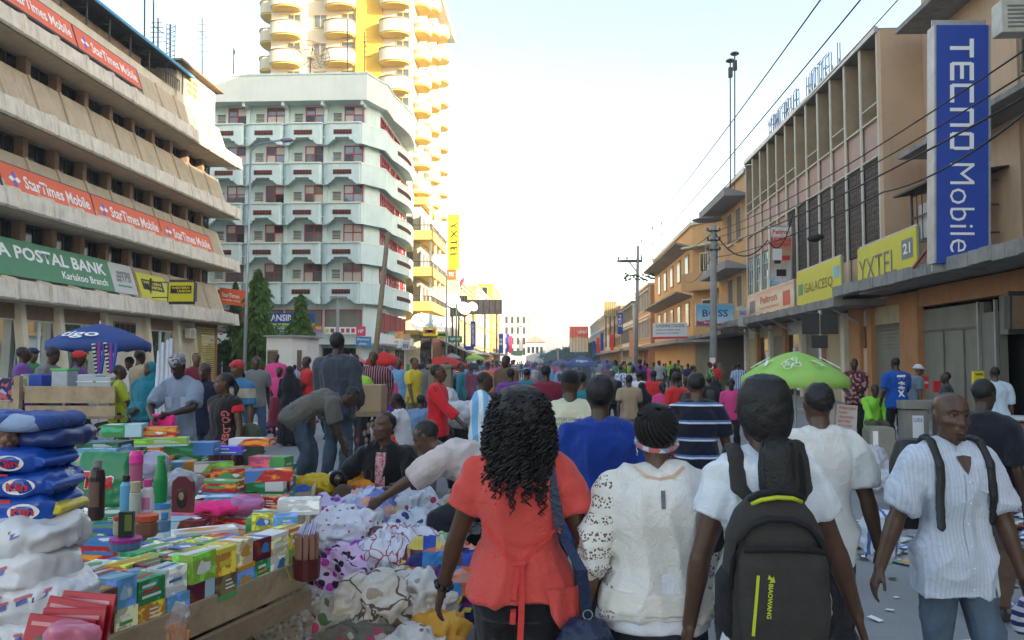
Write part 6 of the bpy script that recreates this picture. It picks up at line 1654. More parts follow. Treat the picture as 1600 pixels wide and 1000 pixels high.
# plain vest hem under the lace, neck ribbing and label
b=Fig(); ls_.torso(b,.012,-.16,.30,hem=.012); remesh(b,'vest_hem',clothmat('white_jersey',c=(.72,.72,.78)),lw_,.01,2,folds(.006))
b=Fig(); ls_.torso(b,.040,-.02,.16,hem=.01); remesh(b,'rolled_hem',clothmat('cream_rib_edge',c=(.70,.67,.60)),lw_,.01,2,folds(.007))
ribbon(lw_,so_,[(-.09,1.345),(-.05,1.315),(0,1.305),(.05,1.315),(.09,1.345)],.012,clothmat('peach_neck_binding',c=(.66,.46,.33)),'neck_binding')
ribbon(lw_,so_,[(.006,1.27),(.006,1.21)],.014,clothmat('grey_back_label',c=(.16,.16,.17)),'sewn_label')
# braided head: radiating cornrow ridges that coil from the crown
s=ls_; b=MB(); k=s.k
g=Fig();
for i in range(1,12): pass
g.rings([(s.HP(0,-.022,.034-.088*math.cos(math.pi*i/12)),s.hf[0],s.hf[1],.079*k*math.sin(math.pi*i/12),.094*k*math.sin(math.pi*i/12)) for i in range(1,12)],18)
remesh(g,'hair',M['hair'],lw_,.010,1)
for i in range(22):
 a0=2*math.pi*i/22; pts=[]
 for q in range(12):
  u=q/11; th=.12+u*1.72; ph=a0+1.5*u
  # pole of the coil sits at the back of the crown
  px_,py_,pz_=math.sin(th)*math.cos(ph),math.sin(th)*math.sin(ph),math.cos(th)
  ct,st_=math.cos(R(38)),math.sin(R(38)); yy,zz=py_*ct-pz_*st_,py_*st_+pz_*ct
  pts.append(s.HP(.084*px_,-.022+.099*yy,.034+.092*zz))
 b.tube(pts,[.0055+.004*math.sin(math.pi*q/11) for q in range(12)],6)
b.build('braid',mat('glossy_braid',(.013,.011,.010),.45,.3,60,.8,240),lw_,smooth=True)['kind']='stuff'
hbm=flor('floral_headband',[(.45,.5,.6),(.2,.25,.4),(.5,.12,.12),(.6,.6,.62),(.15,.35,.45)],55)
g=Fig()
for i in range(24):
 a=2*math.pi*i/24; c=2*math.pi*(i+1)/24; dz=lambda q:-.052+.055*(math.cos(q)*.5+.5)
 g.limb(s.HP(.080*math.sin(a),-.018+.094*math.cos(a),dz(a)),s.HP(.080*math.sin(c),-.018+.094*math.cos(c),dz(c)),.011*k,.011*k,k=2,n=8)
remesh(g,'headband',hbm,lw_,.006,1)
b=MB()
for i in range(14): a=2*math.pi*i/14; c=2*math.pi*(i+1)/14; b.beam(s.HP(-.078,-.01+.02*math.sin(a),-.06+.02*math.cos(a)),s.HP(-.078,-.01+.02*math.sin(c),-.06+.02*math.cos(c)),.003)
b.build('hoop_earring',_m['polished_metal'],lw_)
b=MB()
for i in range(24): a=2*math.pi*i/24; p=Vector(s.nk)+Vector((.062*math.sin(a),.058*math.cos(a)-.0,.012+.012*math.cos(a))); b.ell(p,(.0035,.0035,.0035),6,4)
b.build('necklace',_m['polished_metal'],lw_)
bracelet(lw_,ls_,-1,_m['polished_metal'],'bangle',14,.005); bracelet(lw_,ls_,-1,_m['polished_metal'],'bangle',14,.004,.014)
# ---- woman with ponytail and backpack
x,Y=at(1193,700,2.75).x,2.75
pw_,ps_=person('woman with a black ponytail in a white T-shirt carrying a grey backpack',x,Y,2,dict(sex='f',H=1.66,W=.83,legL=(-.1,-.16,.10),legR=(.1,.18,.085),armL=(-.26,.02,.86),armR=(.36,.10,.82),poleL=(-1,-1,0),poleR=(1,-.8,0),twist=-4,hyaw=-8,curl=.6),0,(.70,.74,.80),(.014,.014,.018),None,vox=.0078,sleeve=.48,fingers=True,e=.013,hem=.012,amp=.0161)
s=ps_; k=s.k; g=Fig()
g.rings([(s.HP(0,y_,z_),s.hf[0],s.hf[1],rx*k,ry*k) for z_,y_,rx,ry in ((.135,-.03,.03,.035),(.118,-.03,.064,.080),(.07,-.03,.086,.112),(.02,-.03,.092,.118),(-.03,-.035,.088,.108),(-.075,-.055,.07,.075),(-.10,-.07,.035,.04))],24)
remesh(g,'hair',M['hair'],pw_,.009,2,hairdisp(.003,40))
g=Fig(); g.limb(s.HP(0,-.10,-.085),s.HP(.0,-.15,-.14),.038*k,.068*k); g.limb(s.HP(0,-.15,-.14),s.HP(0,-.155,-.24),.068*k,.075*k); g.limb(s.HP(0,-.155,-.24),s.HP(-.005,-.15,-.35),.075*k,.045*k)
def strand(P,Nn): return .006*vnoise(P*np.array([70,70,5]),4)
remesh(g,'ponytail',M['hair'],pw_,.007,2,strand)
b=MB(); rg=random.Random(3)
for i in range(160):
 a=rg.uniform(0,6.28); r_=rg.uniform(.05,.078); pts=[]
 for q in range(8):
  u=q/7; rr_=r_*(.5+.6*math.sin(min(1,u*1.6)*1.5))*(1-.35*u*u); pts.append(s.HP(rr_*math.sin(a)+.004*math.sin(5*u+a),-.105-.05*min(1,u*2)-rr_*.9*math.cos(a)*.9,-.09-.29*u))
 b.tube(pts,[.0022]*7+[.0006],4)
o=b.build('hair_strand',M['hair'],pw_,fix=False); o['kind']='stuff'
b=Fig()
for i in range(12): a=2*math.pi*i/12; c=2*math.pi*(i+1)/12; b.limb(s.HP(.032*math.sin(a),-.105,-.09+.02*math.cos(a)),s.HP(.032*math.sin(c),-.105,-.09+.02*math.cos(c)),.008,.008,k=2,n=8)
remesh(b,'hair_tie',clothmat('pink_hair_tie',c=(.6,.05,.1)),pw_,.006,1)
# backpack
bk=thing('backpack','dark grey backpack with a lime stripe and zip on the ponytail woman','backpack',(at(1209,858,2.47).x,2.47,1.135),rz=-R(3)); bk.scale=(.83,.9,.85)
bg_=mat('charcoal_pack_fabric',(.038,.034,.031),.8,.18,12,.5,260); bdk=mat('black_mesh_fabric',(.012,.012,.014),.8,.2,12,.4,200); lime=mat('lime_zip',(.45,.50,.02),.5)
A=np.array
def pack(rows,p=3.2,n=28):
 g=Fig(); g.rings([(A([cx,cy,z_]),A([1.,0,0]),A([0,1.,0]),rx,ry) for z_,cx,cy,rx,ry in rows],n,p=p); return g
remesh(pack([(-.30,0,0,.13,.05),(-.285,0,0,.165,.075),(-.22,0,0,.182,.09),(-.05,0,0,.180,.095),(.08,0,0,.165,.09),(.16,0,.005,.135,.08),(.21,0,.01,.09,.06),(.225,0,.01,.05,.04)]),'main_compartment',bg_,bk,.009,2,folds(.004,(7,7,5)))
remesh(pack([(-.28,.012,-.075,.12,.02),(-.265,.012,-.082,.145,.045),(-.18,.012,-.085,.155,.055),(.0,.012,-.085,.150,.052),(.045,.01,-.08,.135,.04),(.055,.01,-.075,.12,.02)]),'front_pocket',bg_,bk,.008,2,folds(.004,(7,7,5),4))
remesh(pack([(.04,.0,-.07,.13,.03),(.08,0,-.068,.128,.035),(.12,0,-.06,.11,.033),(.15,0,-.05,.08,.02)]),'upper_pocket',bg_,bk,.008,2,folds(.003,(7,7,5),8))
remesh(pack([(-.27,-.165,-.0,.02,.05),(-.2,-.178,0,.03,.07),(-.08,-.178,0,.028,.07),(-.04,-.17,0,.012,.05)]),'side_pocket',bdk,bk,.009,1); remesh(pack([(-.27,.165,-.0,.02,.05),(-.2,.178,0,.03,.07),(-.1,.178,0,.028,.07),(-.06,.17,0,.012,.05)]),'side_pocket',bdk,bk,.009,1)
def arc(pts,r_,m,name,par=bk,n=6): return MB().tube(pts,r_,n).build(name,m,par,smooth=True)
arc([(-.165,-.06,-.1),(-.158,-.075,.0),(-.14,-.09,.075),(-.10,-.098,.125),(-.04,-.1,.15),(.04,-.1,.15),(.10,-.098,.125),(.14,-.09,.075),(.165,-.075,.0),(.17,-.06,-.1)],.011,bdk,'piping')
arc([(-.13,-.117,.048),(-.06,-.128,.056),(0,-.13,.058),(.07,-.128,.056),(.15,-.112,.045)],.009,bdk,'zip')
arc([(-.085,-.045,.190),(-.055,-.06,.208),(0,-.062,.218),(.055,-.058,.215),(.09,-.04,.200)],.0085,lime,'lime_zip')
arc([(-.09,-.03,.20),(-.06,-.05,.225),(0,-.052,.238),(.06,-.048,.23),(.095,-.03,.21)],.012,bdk,'grab_handle')
MB().beam((-.085,-.136,-.03),(-.105,-.136,-.23),.010,.006).build('reflective_stripe',lime,bk); lettering('BIAOWANG',(-.052,-.1430,-.055),(-.08,0,-1),(1,0,-.08),.115,.016,lime,bk,bold=.03)
MB().add([(-.055,-.143,-.04),(-.035,-.143,-.045),(-.05,-.143,-.025),(-.05,-.143,-.052),(-.03,-.143,-.05),(-.035,-.143,-.03)],[(0,1,2),(3,4,5)]).build('leaf_emblem',lime,bk,fix=False)
b=MB(); b.tube([(.165,-.08,-.09),(.17,-.09,-.12),(.165,-.095,-.15)],.004,6); b.ell((.166,-.092,-.16),(.008,.006,.014),8,6); b.build('zip_pull',_m['polished_metal'],bk)
def straps(par,sh,ztop,bp,m,holder,wd=.030,xs=.105,drop=.30,name='shoulder_strap'):
 "two straps that lie on the cloth: up the back, over the shoulder, down the chest"
 def top(x_,y_):
  ok,loc,n_,i_=sh.ray_cast(Vector((x_,y_,2.2)),Vector((0,0,-1))); return Vector(loc)+Vector((0,0,.014)) if ok else Vector((x_,y_,ztop))
 for sg in (-1,1):
  P=[surf(sh,sg*bp[0],bp[1],True,.03),surf(sh,sg*(bp[0]+xs)/2,(bp[1]+ztop)/2-.02,True,.022),surf(sh,sg*xs,ztop-.05,True,.02),top(sg*xs,-.06),top(sg*xs,-.01),top(sg*xs,.04),surf(sh,sg*xs,ztop-.045,False,.014),surf(sh,sg*xs,ztop-.11,False,.014),surf(sh,sg*(xs+.01),ztop-.19,False,.014),surf(sh,sg*(xs+.035),ztop-drop,False,.010)]
  g=Fig()
  for i in range(len(P)-1): g.limb(P[i],P[i+1],wd,wd,flat=.42,fwd=(0,-.4,1) if i<5 else (0,1,.2),k=4)
  o=remesh(g,name,m,par,.008,2); o.parent=holder
  if holder is not par: o.matrix_parent_inverse=holder.matrix_basis.inverted() @ par.matrix_basis
straps(pw_,shirt_of(pw_),1.365,(.055,1.25),bg_,bk)
# ---- man in white T-shirt beyond the backpack
x,Y=at(1281,700,4.1).x,4.1
wt,ws=person('man with cropped hair in a plain white T-shirt, beyond the backpack woman',x,Y,-2,dict(H=1.61,W=.88,legL=(-.1,.2,.085),legR=(.1,-.2,.12),armL=(-.27,.1,.85),armR=(.29,-.04,.84),curl=.5),0,(.70,.69,.66),(.02,.02,.025),'short',vox=.009,sleeve=.72,fingers=True,amp=.0165,e=.02,cuffc=.02)
# ---- man walking towards us: pale striped shirt
x,Y=at(1484,700,3.65).x,3.65
pst=stripes('pale_blue_pinstripe',(.56,.60,.68),(.48,.53,.64),62,0,.62)
mm,ms_=person('man walking towards the camera in a pale striped shirt and jeans, rucksack straps',x,Y,172,dict(H=1.585,W=.81,legL=(-.1,.24,.085),legR=(.10,-.22,.13),armL=(-.28,.12,.83),armR=(.34,-.06,.86),poleL=(-1,-.7,0),hyaw=6,hpitch=2,curl=.5),0,(.6,.65,.75),(.07,.10,.14),None,vox=.0078,sleeve=.78,fingers=True,tmat=pst,bmat=M['denim'],e=.024,hem=.03,amp=.0167,long=.04,cuffc=.010,legr=1.05)
s=ms_; k=s.k
g=Fig(); g.rings([(s.HP(0,-.020,.034-.0835*math.cos(math.pi*i/12)),s.hf[0],s.hf[1],.0752*k*math.sin(math.pi*i/12),.0915*k*math.sin(math.pi*i/12)) for i in range(1,12)],18)
remesh(g,'hair',mat('shaved_scalp',(.028,.016,.012),.6,.2,40,.2,300),mm,.008,1)
ew=mat('eye_white',(.26,.22,.19),.3,.02); ib=mat('eye_iris',(.006,.004,.003),.2,.02); lipm=mat('lip_skin',(.10,.035,.03),.5,.1,20); brow=M['hair']
for q in (-1,1):
 e_=MB().ell(s.HP(q*.030,.074,.012),(.0118*k,.0095*k,.0045*k),12,8).build('eye',ew,mm,smooth=True); MB().ell(s.HP(q*.030+.001,.0805,.0125),(.0062*k,.0042*k,.0052*k),10,6).build('iris',ib,e_,smooth=True)
 g=Fig(); g.limb(s.HP(q*.012,.088,.033),s.HP(q*.032,.082,.039),.0042,.0045,k=4,n=8); g.limb(s.HP(q*.032,.082,.039),s.HP(q*.048,.070,.034),.0045,.002,k=4,n=8); remesh(g,'eyebrow',brow,mm,.0028,1)
 g=Fig(); g.limb(s.HP(q*.016,.0815,.0195),s.HP(q*.030,.0835,.0225),.0042,.005,k=4,n=8); g.limb(s.HP(q*.030,.0835,.0225),s.HP(q*.046,.070,.017),.005,.0035,k=4,n=8); o=remesh(g,'eyelid',M['skin'],mm,.003,1); o.color=(*SK[0],1)
g=Fig(); g.limb(s.HP(-.022,.088,-.055),s.HP(0,.098,-.0535),.003,.0062,k=4,n=8); g.limb(s.HP(0,.098,-.0535),s.HP(.022,.088,-.055),.0062,.003,k=4,n=8); g.limb(s.HP(-.018,.088,-.0655),s.HP(0,.096,-.0675),.004,.0082,k=4,n=8); g.limb(s.HP(0,.096,-.0675),s.HP(.018,.088,-.0655),.0082,.004,k=4,n=8); remesh(g,'lips',lipm,mm,.003,1)
g=Fig(); g.limb(s.HP(-.016,.082,-.098),s.HP(.016,.082,-.098),.008,.008,k=3,n=8); remesh(g,'beard',M['hair'],mm,.004,1,hairdisp(.002,200))
so_=shirt_of(mm)
# collar wings, placket, pocket, buttons
def patchon(o,par,poly,m,name,back=False,off=.006,th=.005):
 P=[surf(o,a,c,back,off) for a,c in poly]; q=Vector((0,-th if not back else th,0)); n=len(P)
 return MB().add(P+[p+q for p in P],[tuple(range(n)),tuple(range(n,2*n))[::-1]]+[(i,(i+1)%n,n+(i+1)%n,n+i) for i in range(n)]).build(name,m,par)
zt=s.top[2]
for q in (-1,1):
 g=Fig(); P=[s.nk+A(v) for v in ((q*.0,-.072,.032),(q*.05,-.055,.028),(q*.074,.0,.012),(q*.068,.05,-.020),(q*.050,.088,-.050),(q*.062,.100,-.085))]
 for i in range(5): g.limb(P[i],P[i+1],.020,.020 if i<4 else .008,flat=.45,fwd=(q,.3,0),k=3)
 remesh(g,'collar_wing',pst,mm,.007,1)
P=[surf(so_,a,zt+c,False,.004) for a,c in ((-.03,-.015),(-.02,-.045),(-.008,-.075),(0,-.09),(.008,-.075),(.02,-.045),(.03,-.015),(0,-.01))]
MB().add([p+Vector((0,.003,0)) for p in P],[(7,i,i+1) for i in range(6)]).build('open_neck',mat('neck_skin',(.075,.038,.022),.5,.1,9),mm,fix=False)
ribbon(mm,so_,[(0,zt-.09),(.004,1.1),(.002,.95),(.0,.82)],.026,pst,'button_placket',back=False,off=.004)
b=MB()
for i in range(6): p=surf(so_,.0,zt-.12-i*.09,False,.009); b.ell(p,(.005,.003,.005),8,5)
b.build('button',M['white'],mm)
patchon(so_,mm,[(-.13,1.26),(-.05,1.26),(-.05,1.17),(-.09,1.155),(-.13,1.17)],pst,'chest_pocket')
straps(mm,so_,zt,(.10,zt-.12),M['blackprint'],mm,.023,.112,.30,'rucksack_strap')
g=Fig(); g.rings([(A([0,-.20,z_]),A([1.,0,0]),A([0,1.,0]),rx,ry) for z_,rx,ry in ((.95,.12,.05),(1.0,.15,.09),(1.25,.15,.09),(1.36,.12,.06))],20,p=3)
remesh(g,'rucksack',M['blackprint'],mm,.014,1)
# ---- blue shirt man, cream shirt man with cap, striped polo
x,Y=at(938,700,4.5).x,4.5
person('man in a royal blue long sleeved shirt with dark collar, ahead of the lace woman',x,Y,0,dict(H=1.625,W=.95,legL=(-.1,.2,.085),legR=(.1,-.2,.12),armL=(-.12,.16,.92),armR=(.26,.05,.86),poleL=(-1,-.6,0),poleR=(1,-.8,0)),1,(.01,.04,.26),(.012,.013,.02),'thick',vox=.011,sleeve=1.92,amp=.0167,e=.022,ease=.008)
x,Y=at(892,700,6.2).x,6.2
cr_,crs=person('man in a dark cap and cream back-printed shirt, left of the blue shirt',x,Y,0,dict(H=1.655,W=1.15,legL=(-.1,.2,.085),legR=(.1,-.2,.12)),1,(.60,.58,.42),(.02,.02,.03),'cap',(.012,.012,.016),vox=.014,sleeve=.9,e=.02)
so_=shirt_of(cr_)
def wrap_text(par,o,s_,x0,x1,z0,z1,m,back=True,bold=.02):
 t=lettering(s_,(0,0,0),(1,0,0),(0,1,0),x1-x0,z1-z0,m,par,bold=bold)
 for v in t.data.vertices:
  px_=(x0+v.co.x) if back else (x1-v.co.x)
  v.co=surf(o,px_,z0+v.co.y,back,.007)
 return t
wrap_text(cr_,so_,'LOVER',-.07,.01,1.12,1.15,M['blackprint']); wrap_text(cr_,so_,'KITUO CHA\nMAENDELEO',-.12,.05,1.24,1.30,M['greyprint']); wrap_text(cr_,so_,'(O)',.05,.16,1.2,1.30,M['blue_sign'])
x,Y=at(1089,700,6.6).x,6.6
pol=stripes('navy_striped_polo',(.012,.014,.03),(.62,.66,.74),7.2,2,.80,third=(.10,(.05,.16,.42)))
person('bald man in a black polo with blue and white hoops, seen from behind',x,Y,5,dict(H=1.635,W=.93,legL=(-.1,.2,.085),legR=(.1,-.2,.12),armL=(-.30,.05,.86),armR=(.30,.05,.86)),0,(.1,.1,.1),(.03,.045,.07),'shaved',vox=.013,sleeve=.7,tmat=pol,bmat=M['denim'],e=.02,ease=.01)
# ---- bending man and the men round the bedding pile
x,Y=at(505,700,9.0).x,9.0
person('man in a grey T-shirt and jeans bending far forward over the goods',x-.2,Y,78,dict(H=1.66,W=1.05,hip=(0,-.10,.93),lean=88,hpitch=8,armL=(-.16,.42,.60),armR=(.14,.44,.55),poleL=(-.3,-.5,.3),poleR=(.3,-.5,.3),legL=(-.12,.04,.085),legR=(.12,-.12,.09)),1,(.11,.105,.095),(.05,.075,.11),'short',vox=.012,sleeve=.8,bmat=M['denim'],e=.02,amp=.016,z=.22)
x,Y=at(525,700,9.8).x,9.8
person('tall man in a dark blue grey jacket standing behind the bending man',x,Y,10,dict(H=1.84,W=1.08,armL=(-.12,.22,.98),armR=(.2,.16,.92)),3,(.045,.055,.075),(.06,.09,.13),'thick',vox=.013,sleeve=1.95,bmat=M['denim'],coat=True,e=.028,amp=.016,long=.1,z=.22)
# seated man in black jacket
x,Y=at(602,740,6.6).x,6.6
sm_,sms=person('man in a black jacket sitting behind the bedding pile, looking up',x,Y,190,dict(H=1.72,hip=(0,-.05,.30),lean=8,hyaw=25,hpitch=-8,armL=(-.24,.34,.52),armR=(.30,.26,.56),legL=(-.22,.55,.10),legR=(.22,.55,.10),kneeL=(-.3,.4,1),kneeR=(.3,.4,1)),0,(.010,.010,.013),(.08,.05,.03),'short',vox=.011,sleeve=1.7,cuffc=.004,coat=True,e=.018,amp=.016,z=.22)
ribbon(sm_,shirt_of(sm_),[(.0,.76),(.0,.62),(.0,.48)],.085,flor('pink_print_shirt',[(.45,.18,.2),(.3,.08,.1),(.5,.3,.3)],70),'shirt_front',back=False,off=.012)
# reaching man in pale shirt
x,Y=at(735,740,5.6).x,5.6
rm_,rms=person('man in a pale pink shirt leaning over to reach into the bedding pile',x+.06,Y,-80,dict(H=1.70,W=1.05,hip=(0,-.15,.62),lean=70,hpitch=-5,armL=(-.20,.78,.50),armR=(.22,.66,.62),poleL=(-.6,-.2,.4),poleR=(.6,-.2,.4),legL=(-.16,.06,.085),legR=(.16,-.1,.085),kneeL=(-.3,1,.2),kneeR=(.3,1,.2)),0,(.58,.50,.48),(.02,.022,.03),'short',vox=.010,sleeve=.85,e=.024,amp=.014,cuffc=.02,z=.20)
x,Y=at(648,740,6.1).x,6.1
# boy in red tracksuit, boy in sky stripes
x,Y=at(683,640,10.2).x,10.2
redt=clothmat('red_tracksuit_top',c=(.62,.02,.03))
rt_,rts=person('youth in a red tracksuit top with a black sleeve stripe, walking right',x,Y,95,dict(H=1.68,W=.95,legL=(-.1,.2,.085),legR=(.1,-.22,.1),armR=(.22,.42,.92),armL=(-.22,.1,.9)),0,(.6,.02,.03),(.012,.012,.016),'short',vox=.013,sleeve=1.6,tmat=redt,e=.022)
b=MB().beam(tuple(rts.shR+np.array([.066,0,.03])),tuple(rts.elR+np.array([.062,-.01,0])),.004,.05).build('sleeve_stripe',M['blackprint'],rt_)
x,Y=at(752,640,9.2).x,9.2
sky_=stripes('sky_blue_white_stripe',(.18,.42,.68),(.70,.74,.78),9,1,.55)
person('youth in a sky blue and white striped football shirt, left of the curly hair',x,Y,80,dict(H=1.60,W=.95,armR=(.20,.25,.93),armL=(-.2,.2,.9),hpitch=15),1,(.3,.5,.7),(.05,.08,.13),'short',vox=.013,sleeve=.9,tmat=sky_,bmat=M['denim'],e=.026)
# policeman, girl, navy vest man, teal robe, lime shirt
x,Y=at(282,640,8.8).x,8.8
kof=flor('patterned_kofia',[(.34,.34,.36),(.05,.05,.07),(.15,.15,.17)],60)
po,pos_=person('man in a pale blue uniform shirt and embroidered cap holding a bright pink cloth',x,Y,176,dict(H=1.80,W=.82,hpitch=26,hyaw=8,armL=(-.02,.34,1.10),armR=(.14,.36,1.06),poleL=(-1,-.1,-.5),poleR=(1,-.1,-.5)),3,(.21,.26,.36),(.012,.012,.015),'kofia',(.5,.5,.5),vox=.012,sleeve=.85,e=.022,fine=True)
for ch in po.children:
 if stem(ch.name)=='embroidered_cap': ch.data.materials[0]=kof
so_=shirt_of(po)
for q in (-1,1):
 patchon(so_,po,[(q*.05,1.33),(q*.13,1.33),(q*.13,1.22),(q*.09,1.20),(q*.05,1.22)],clothmat('uniform_pocket',c=(.30,.36,.48)),'chest_pocket'); MB().beam(tuple(pos_.shL*(1,1,1) if q<0 else pos_.shR),tuple((pos_.shL if q<0 else pos_.shR)+np.array([-q*.08,0,.03])),.05,.012).build('epaulette',M['blue_sign'],po)
pkc=thing('pink_cloth','bright pink fringed cloth held up by the man in the uniform shirt','cloth',(x-.02,Y-.36,1.02));
g=Fig();
for i in range(5): g.limb((-.10+i*.05,.01*(i%2),.10),(-.09+i*.045,.0,-.18-.02*(i%3)),.032,.028,k=4)
remesh(g,'folded_cloth',clothmat('hot_pink_fabric',c=(.80,.03,.22)),pkc,.010,2,folds(.008,(18,18,5)))
b=MB()
for i in range(16): b.beam((-.12+i*.015,0,-.19),(-.12+i*.015+.004,0,-.27),.004)
b.build('fringe',clothmat('hot_pink_fabric',c=(.8,.03,.22)),pkc)
x,Y=at(352,640,8.2).x,8.2
gl,gls=person('young woman in a black GOLDEN T-shirt with red sleeves, facing left',x,Y,205,dict(sex='f',H=1.60,W=1.05,hyaw=40,armL=(-.26,.08,.86),armR=(.22,-.02,.86)),0,(.018,.014,.016),(.05,.015,.022),'tail',vox=.011,sleeve=0,skirt=.18,e=.014)
b=Fig();
for sd_ in (-1,1): gls.arm(b,sd_,.02,.32,cuff=.015)
o=remesh(b,'sleeves',clothmat('red_cap_sleeve',c=(.6,.02,.03)),gl,.012,1)
so_=shirt_of(gl); t=lettering('GOLDEN',(0,0,0),(1,0,0),(0,1,0),.34,.07,clothmat('dusty_red_print',c=(.5,.12,.12)),gl,bold=.03)
for v in t.data.vertices: v.co=surf(so_,-.10-v.co.y*1.0+.02,1.22-v.co.x,False,.006)
gb=thing('shoulder_bag','dark green cloth bag hanging at the side of the woman in the GOLDEN T-shirt','bag',(x+.27,Y+.02,.84)); g=Fig(); g.limb((0,0,.14),(.02,0,-.14),.10,.13,flat=.5,k=5); remesh(g,'bag_body',clothmat('dark_green_canvas',c=(.06,.08,.05)),gb,.014,2,folds(.01)); MB().beam((0,0,.14),(-.15,0,.52),.03,.01).build('strap',_m['dark_green_canvas'],gb)
x,Y=at(319,640,10.2).x,10.2
person('man in a navy pullover with a white collar and jeans beside the uniformed man',x,Y,165,dict(H=1.70,hyaw=10),1,(.015,.02,.045),(.06,.10,.16),'short',vox=.013,sleeve=1.9,bmat=M['denim'])
x,Y=at(371,640,10.6).x,10.6
tri=stripes('blue_cream_polo',(.05,.17,.34),(.40,.36,.28),2.2,2,.72)
person('man in a blue and cream polo and red cap behind the young woman',x,Y,200,dict(H=1.74,armR=(.2,.22,1.0)),2,(.1,.2,.4),(.02,.02,.025),'cap',(.5,.04,.06),vox=.014,sleeve=.85,tmat=tri)
x,Y=at(234,640,11.0).x,11.0
person('woman in a teal head covering and long dark teal robe, left of the uniformed man',x,Y,190,dict(sex='f',H=1.72,W=1.1,armL=(.02,.2,1.05),armR=(.12,.2,1.0)),1,(.008,.14,.20),(.006,.055,.085),'hijab',(.008,.15,.21),vox=.014,sleeve=1.95,skirt=.03,e=.05)
x,Y=at(184,640,12.4).x,12.4
person('man in a lime yellow shirt turned away beside the wooden cart',x,Y,60,dict(H=1.66,armL=(-.2,.3,1.0),armR=(.2,.34,.98)),1,(.34,.40,.03),(.05,.045,.05),'short',vox=.014,sleeve=.9)
# striped vendor, man in white shirt and red trousers seated, blue seated, others
x,Y=at(583,600,14.5).x,14.5
person('man in a maroon shirt with thin white stripes standing over the cartons',x,Y,178,dict(H=1.92,W=1.15,armL=(-.26,.04,.9),armR=(.26,.04,.9)),0,(.1,.02,.03),(.015,.015,.02),'shaved',vox=.015,sleeve=.95,tmat=stripes('maroon_pinstripe',(.11,.015,.035),(.5,.42,.44),24,0,.82),long=.08)
sit=dict(hip=(0,0,.46),lean=14,armL=(-.15,.42,.50),armR=(.15,.42,.52),legL=(-.14,.42,.085),legR=(.14,.44,.085),kneeL=(0,1,1),kneeR=(0,1,1))
x,Y=at(632,620,12.6).x,12.6
person('person in a white T-shirt and red trousers sitting on a low stool, facing left',x,Y,-82,dict(sit,H=1.70),1,(.66,.66,.70),(.62,.05,.03),'short',vox=.013,sleeve=.8)
st_=thing('stool','low wooden stool under the person in red trousers','stool',(x+.02,Y,0)); MB().box(-.18,.18,-.18,.18,.38,.42).build('seat',M['wood'],st_)
for a in (-.15,.15):
 for c in (-.15,.15): MB().beam((a,c,0),(a*.9,c*.9,.38),.035).build('leg',M['wood'],st_)
x,Y=at(655,620,13.2).x,13.2
person('person in a pale blue shirt sitting with back to the camera on a carton',x,Y,5,dict(sit,H=1.64),1,(.16,.26,.42),(.04,.05,.07),'short',vox=.015,sleeve=1.9)
x,Y=at(718,620,11.4).x,11.4
person('man in a grey patterned jacket crouching with bowed head over his hands',x,Y,150,dict(sit,H=1.60,lean=35,hpitch=30),3,(.05,.05,.05),(.03,.03,.035),'short',vox=.014,sleeve=1.9)
# number 53 shirt
x,Y=at(826,600,21).x,21
n5,n5s=person('person in a red shirt with a white number 53 on the back, in the smoke',x,Y,0,dict(H=1.50),1,(.62,.03,.03),(.02,.02,.03),'shaved',vox=.022,sleeve=.8)
wrap_text(n5,shirt_of(n5),'53',-.1,.1,.98,1.15,M['white'],bold=.05)
# right side people by the shutters
x,Y=at(1336,640,17.5).x,17.5
person('man in a maroon floral shirt standing beside the lime umbrella',x,Y,200,dict(H=1.78,armL=(-.1,.25,1.05),armR=(.12,.25,1.0)),3,(.1,.02,.03),(.02,.02,.02),'short',vox=.016,sleeve=.9,tmat=flor('maroon_floral',[(.12,.015,.03),(.10,.012,.02),(.38,.22,.2),(.06,.01,.015)],22))
x,Y=at(1365,660,16.5).x,16.5
person('youth in a bright lime shirt sitting on a ledge by the maroon floral shirt',x,Y,185,dict(sit,H=1.68,hip=(0,0,.52)),1,(.26,.62,.05),(.10,.09,.05),'short',vox=.015,sleeve=1.7)
x,Y=at(1402,640,16).x,16
b9,b9s=person('man in a blue T-shirt lettered on the back, leaning by the low wall',x,Y,-4,dict(H=1.80,armL=(-.24,.12,.9),armR=(.2,.3,1.0),hpitch=14),1,(.01,.07,.34),(.014,.014,.02),'short',vox=.014,sleeve=.85,hem=.03)
so_=shirt_of(b9); wrap_text(b9,so_,'gg',-.07,.12,1.36,1.46,M['white'],bold=.04); wrap_text(b9,so_,'glic\nglic',-.04,.10,1.16,1.34,M['white'],bold=.04); wrap_text(b9,so_,'X',-.05,.09,1.04,1.16,M['white'],bold=.06)
x,Y=at(1428,640,17.6).x,17.6
person('man in a white sun hat and grey shirt behind the low wall',x,Y,90,dict(H=1.66,lean=12),2,(.12,.16,.20),(.03,.03,.03),'sunhat',(.55,.55,.55),vox=.016)
x,Y=at(1480,640,15.2).x,15.2
person('person with cropped hair in dark grey behind the low counter',x,Y,-70,dict(H=1.52,hyaw=-10),3,(.03,.03,.04),(.02,.02,.03),'short',vox=.016)
x,Y=at(1556,640,13.0).x,13.0
person('bald man in a pale blue shirt and black trousers at the dark doorway',x,Y,12,dict(H=1.64),0,(.44,.52,.62),(.012,.012,.016),'shaved',vox=.014,sleeve=.95,hem=.03)
x,Y=at(1539,660,5.6).x,5.6
person('man in a dark shirt and brown trousers half hidden behind the striped shirt man',x-.02,Y,55,dict(H=1.60,hpitch=12),3,(.012,.014,.022),(.10,.06,.04),'short',vox=.012,sleeve=.9)
x,Y=at(1300,655,19).x,19
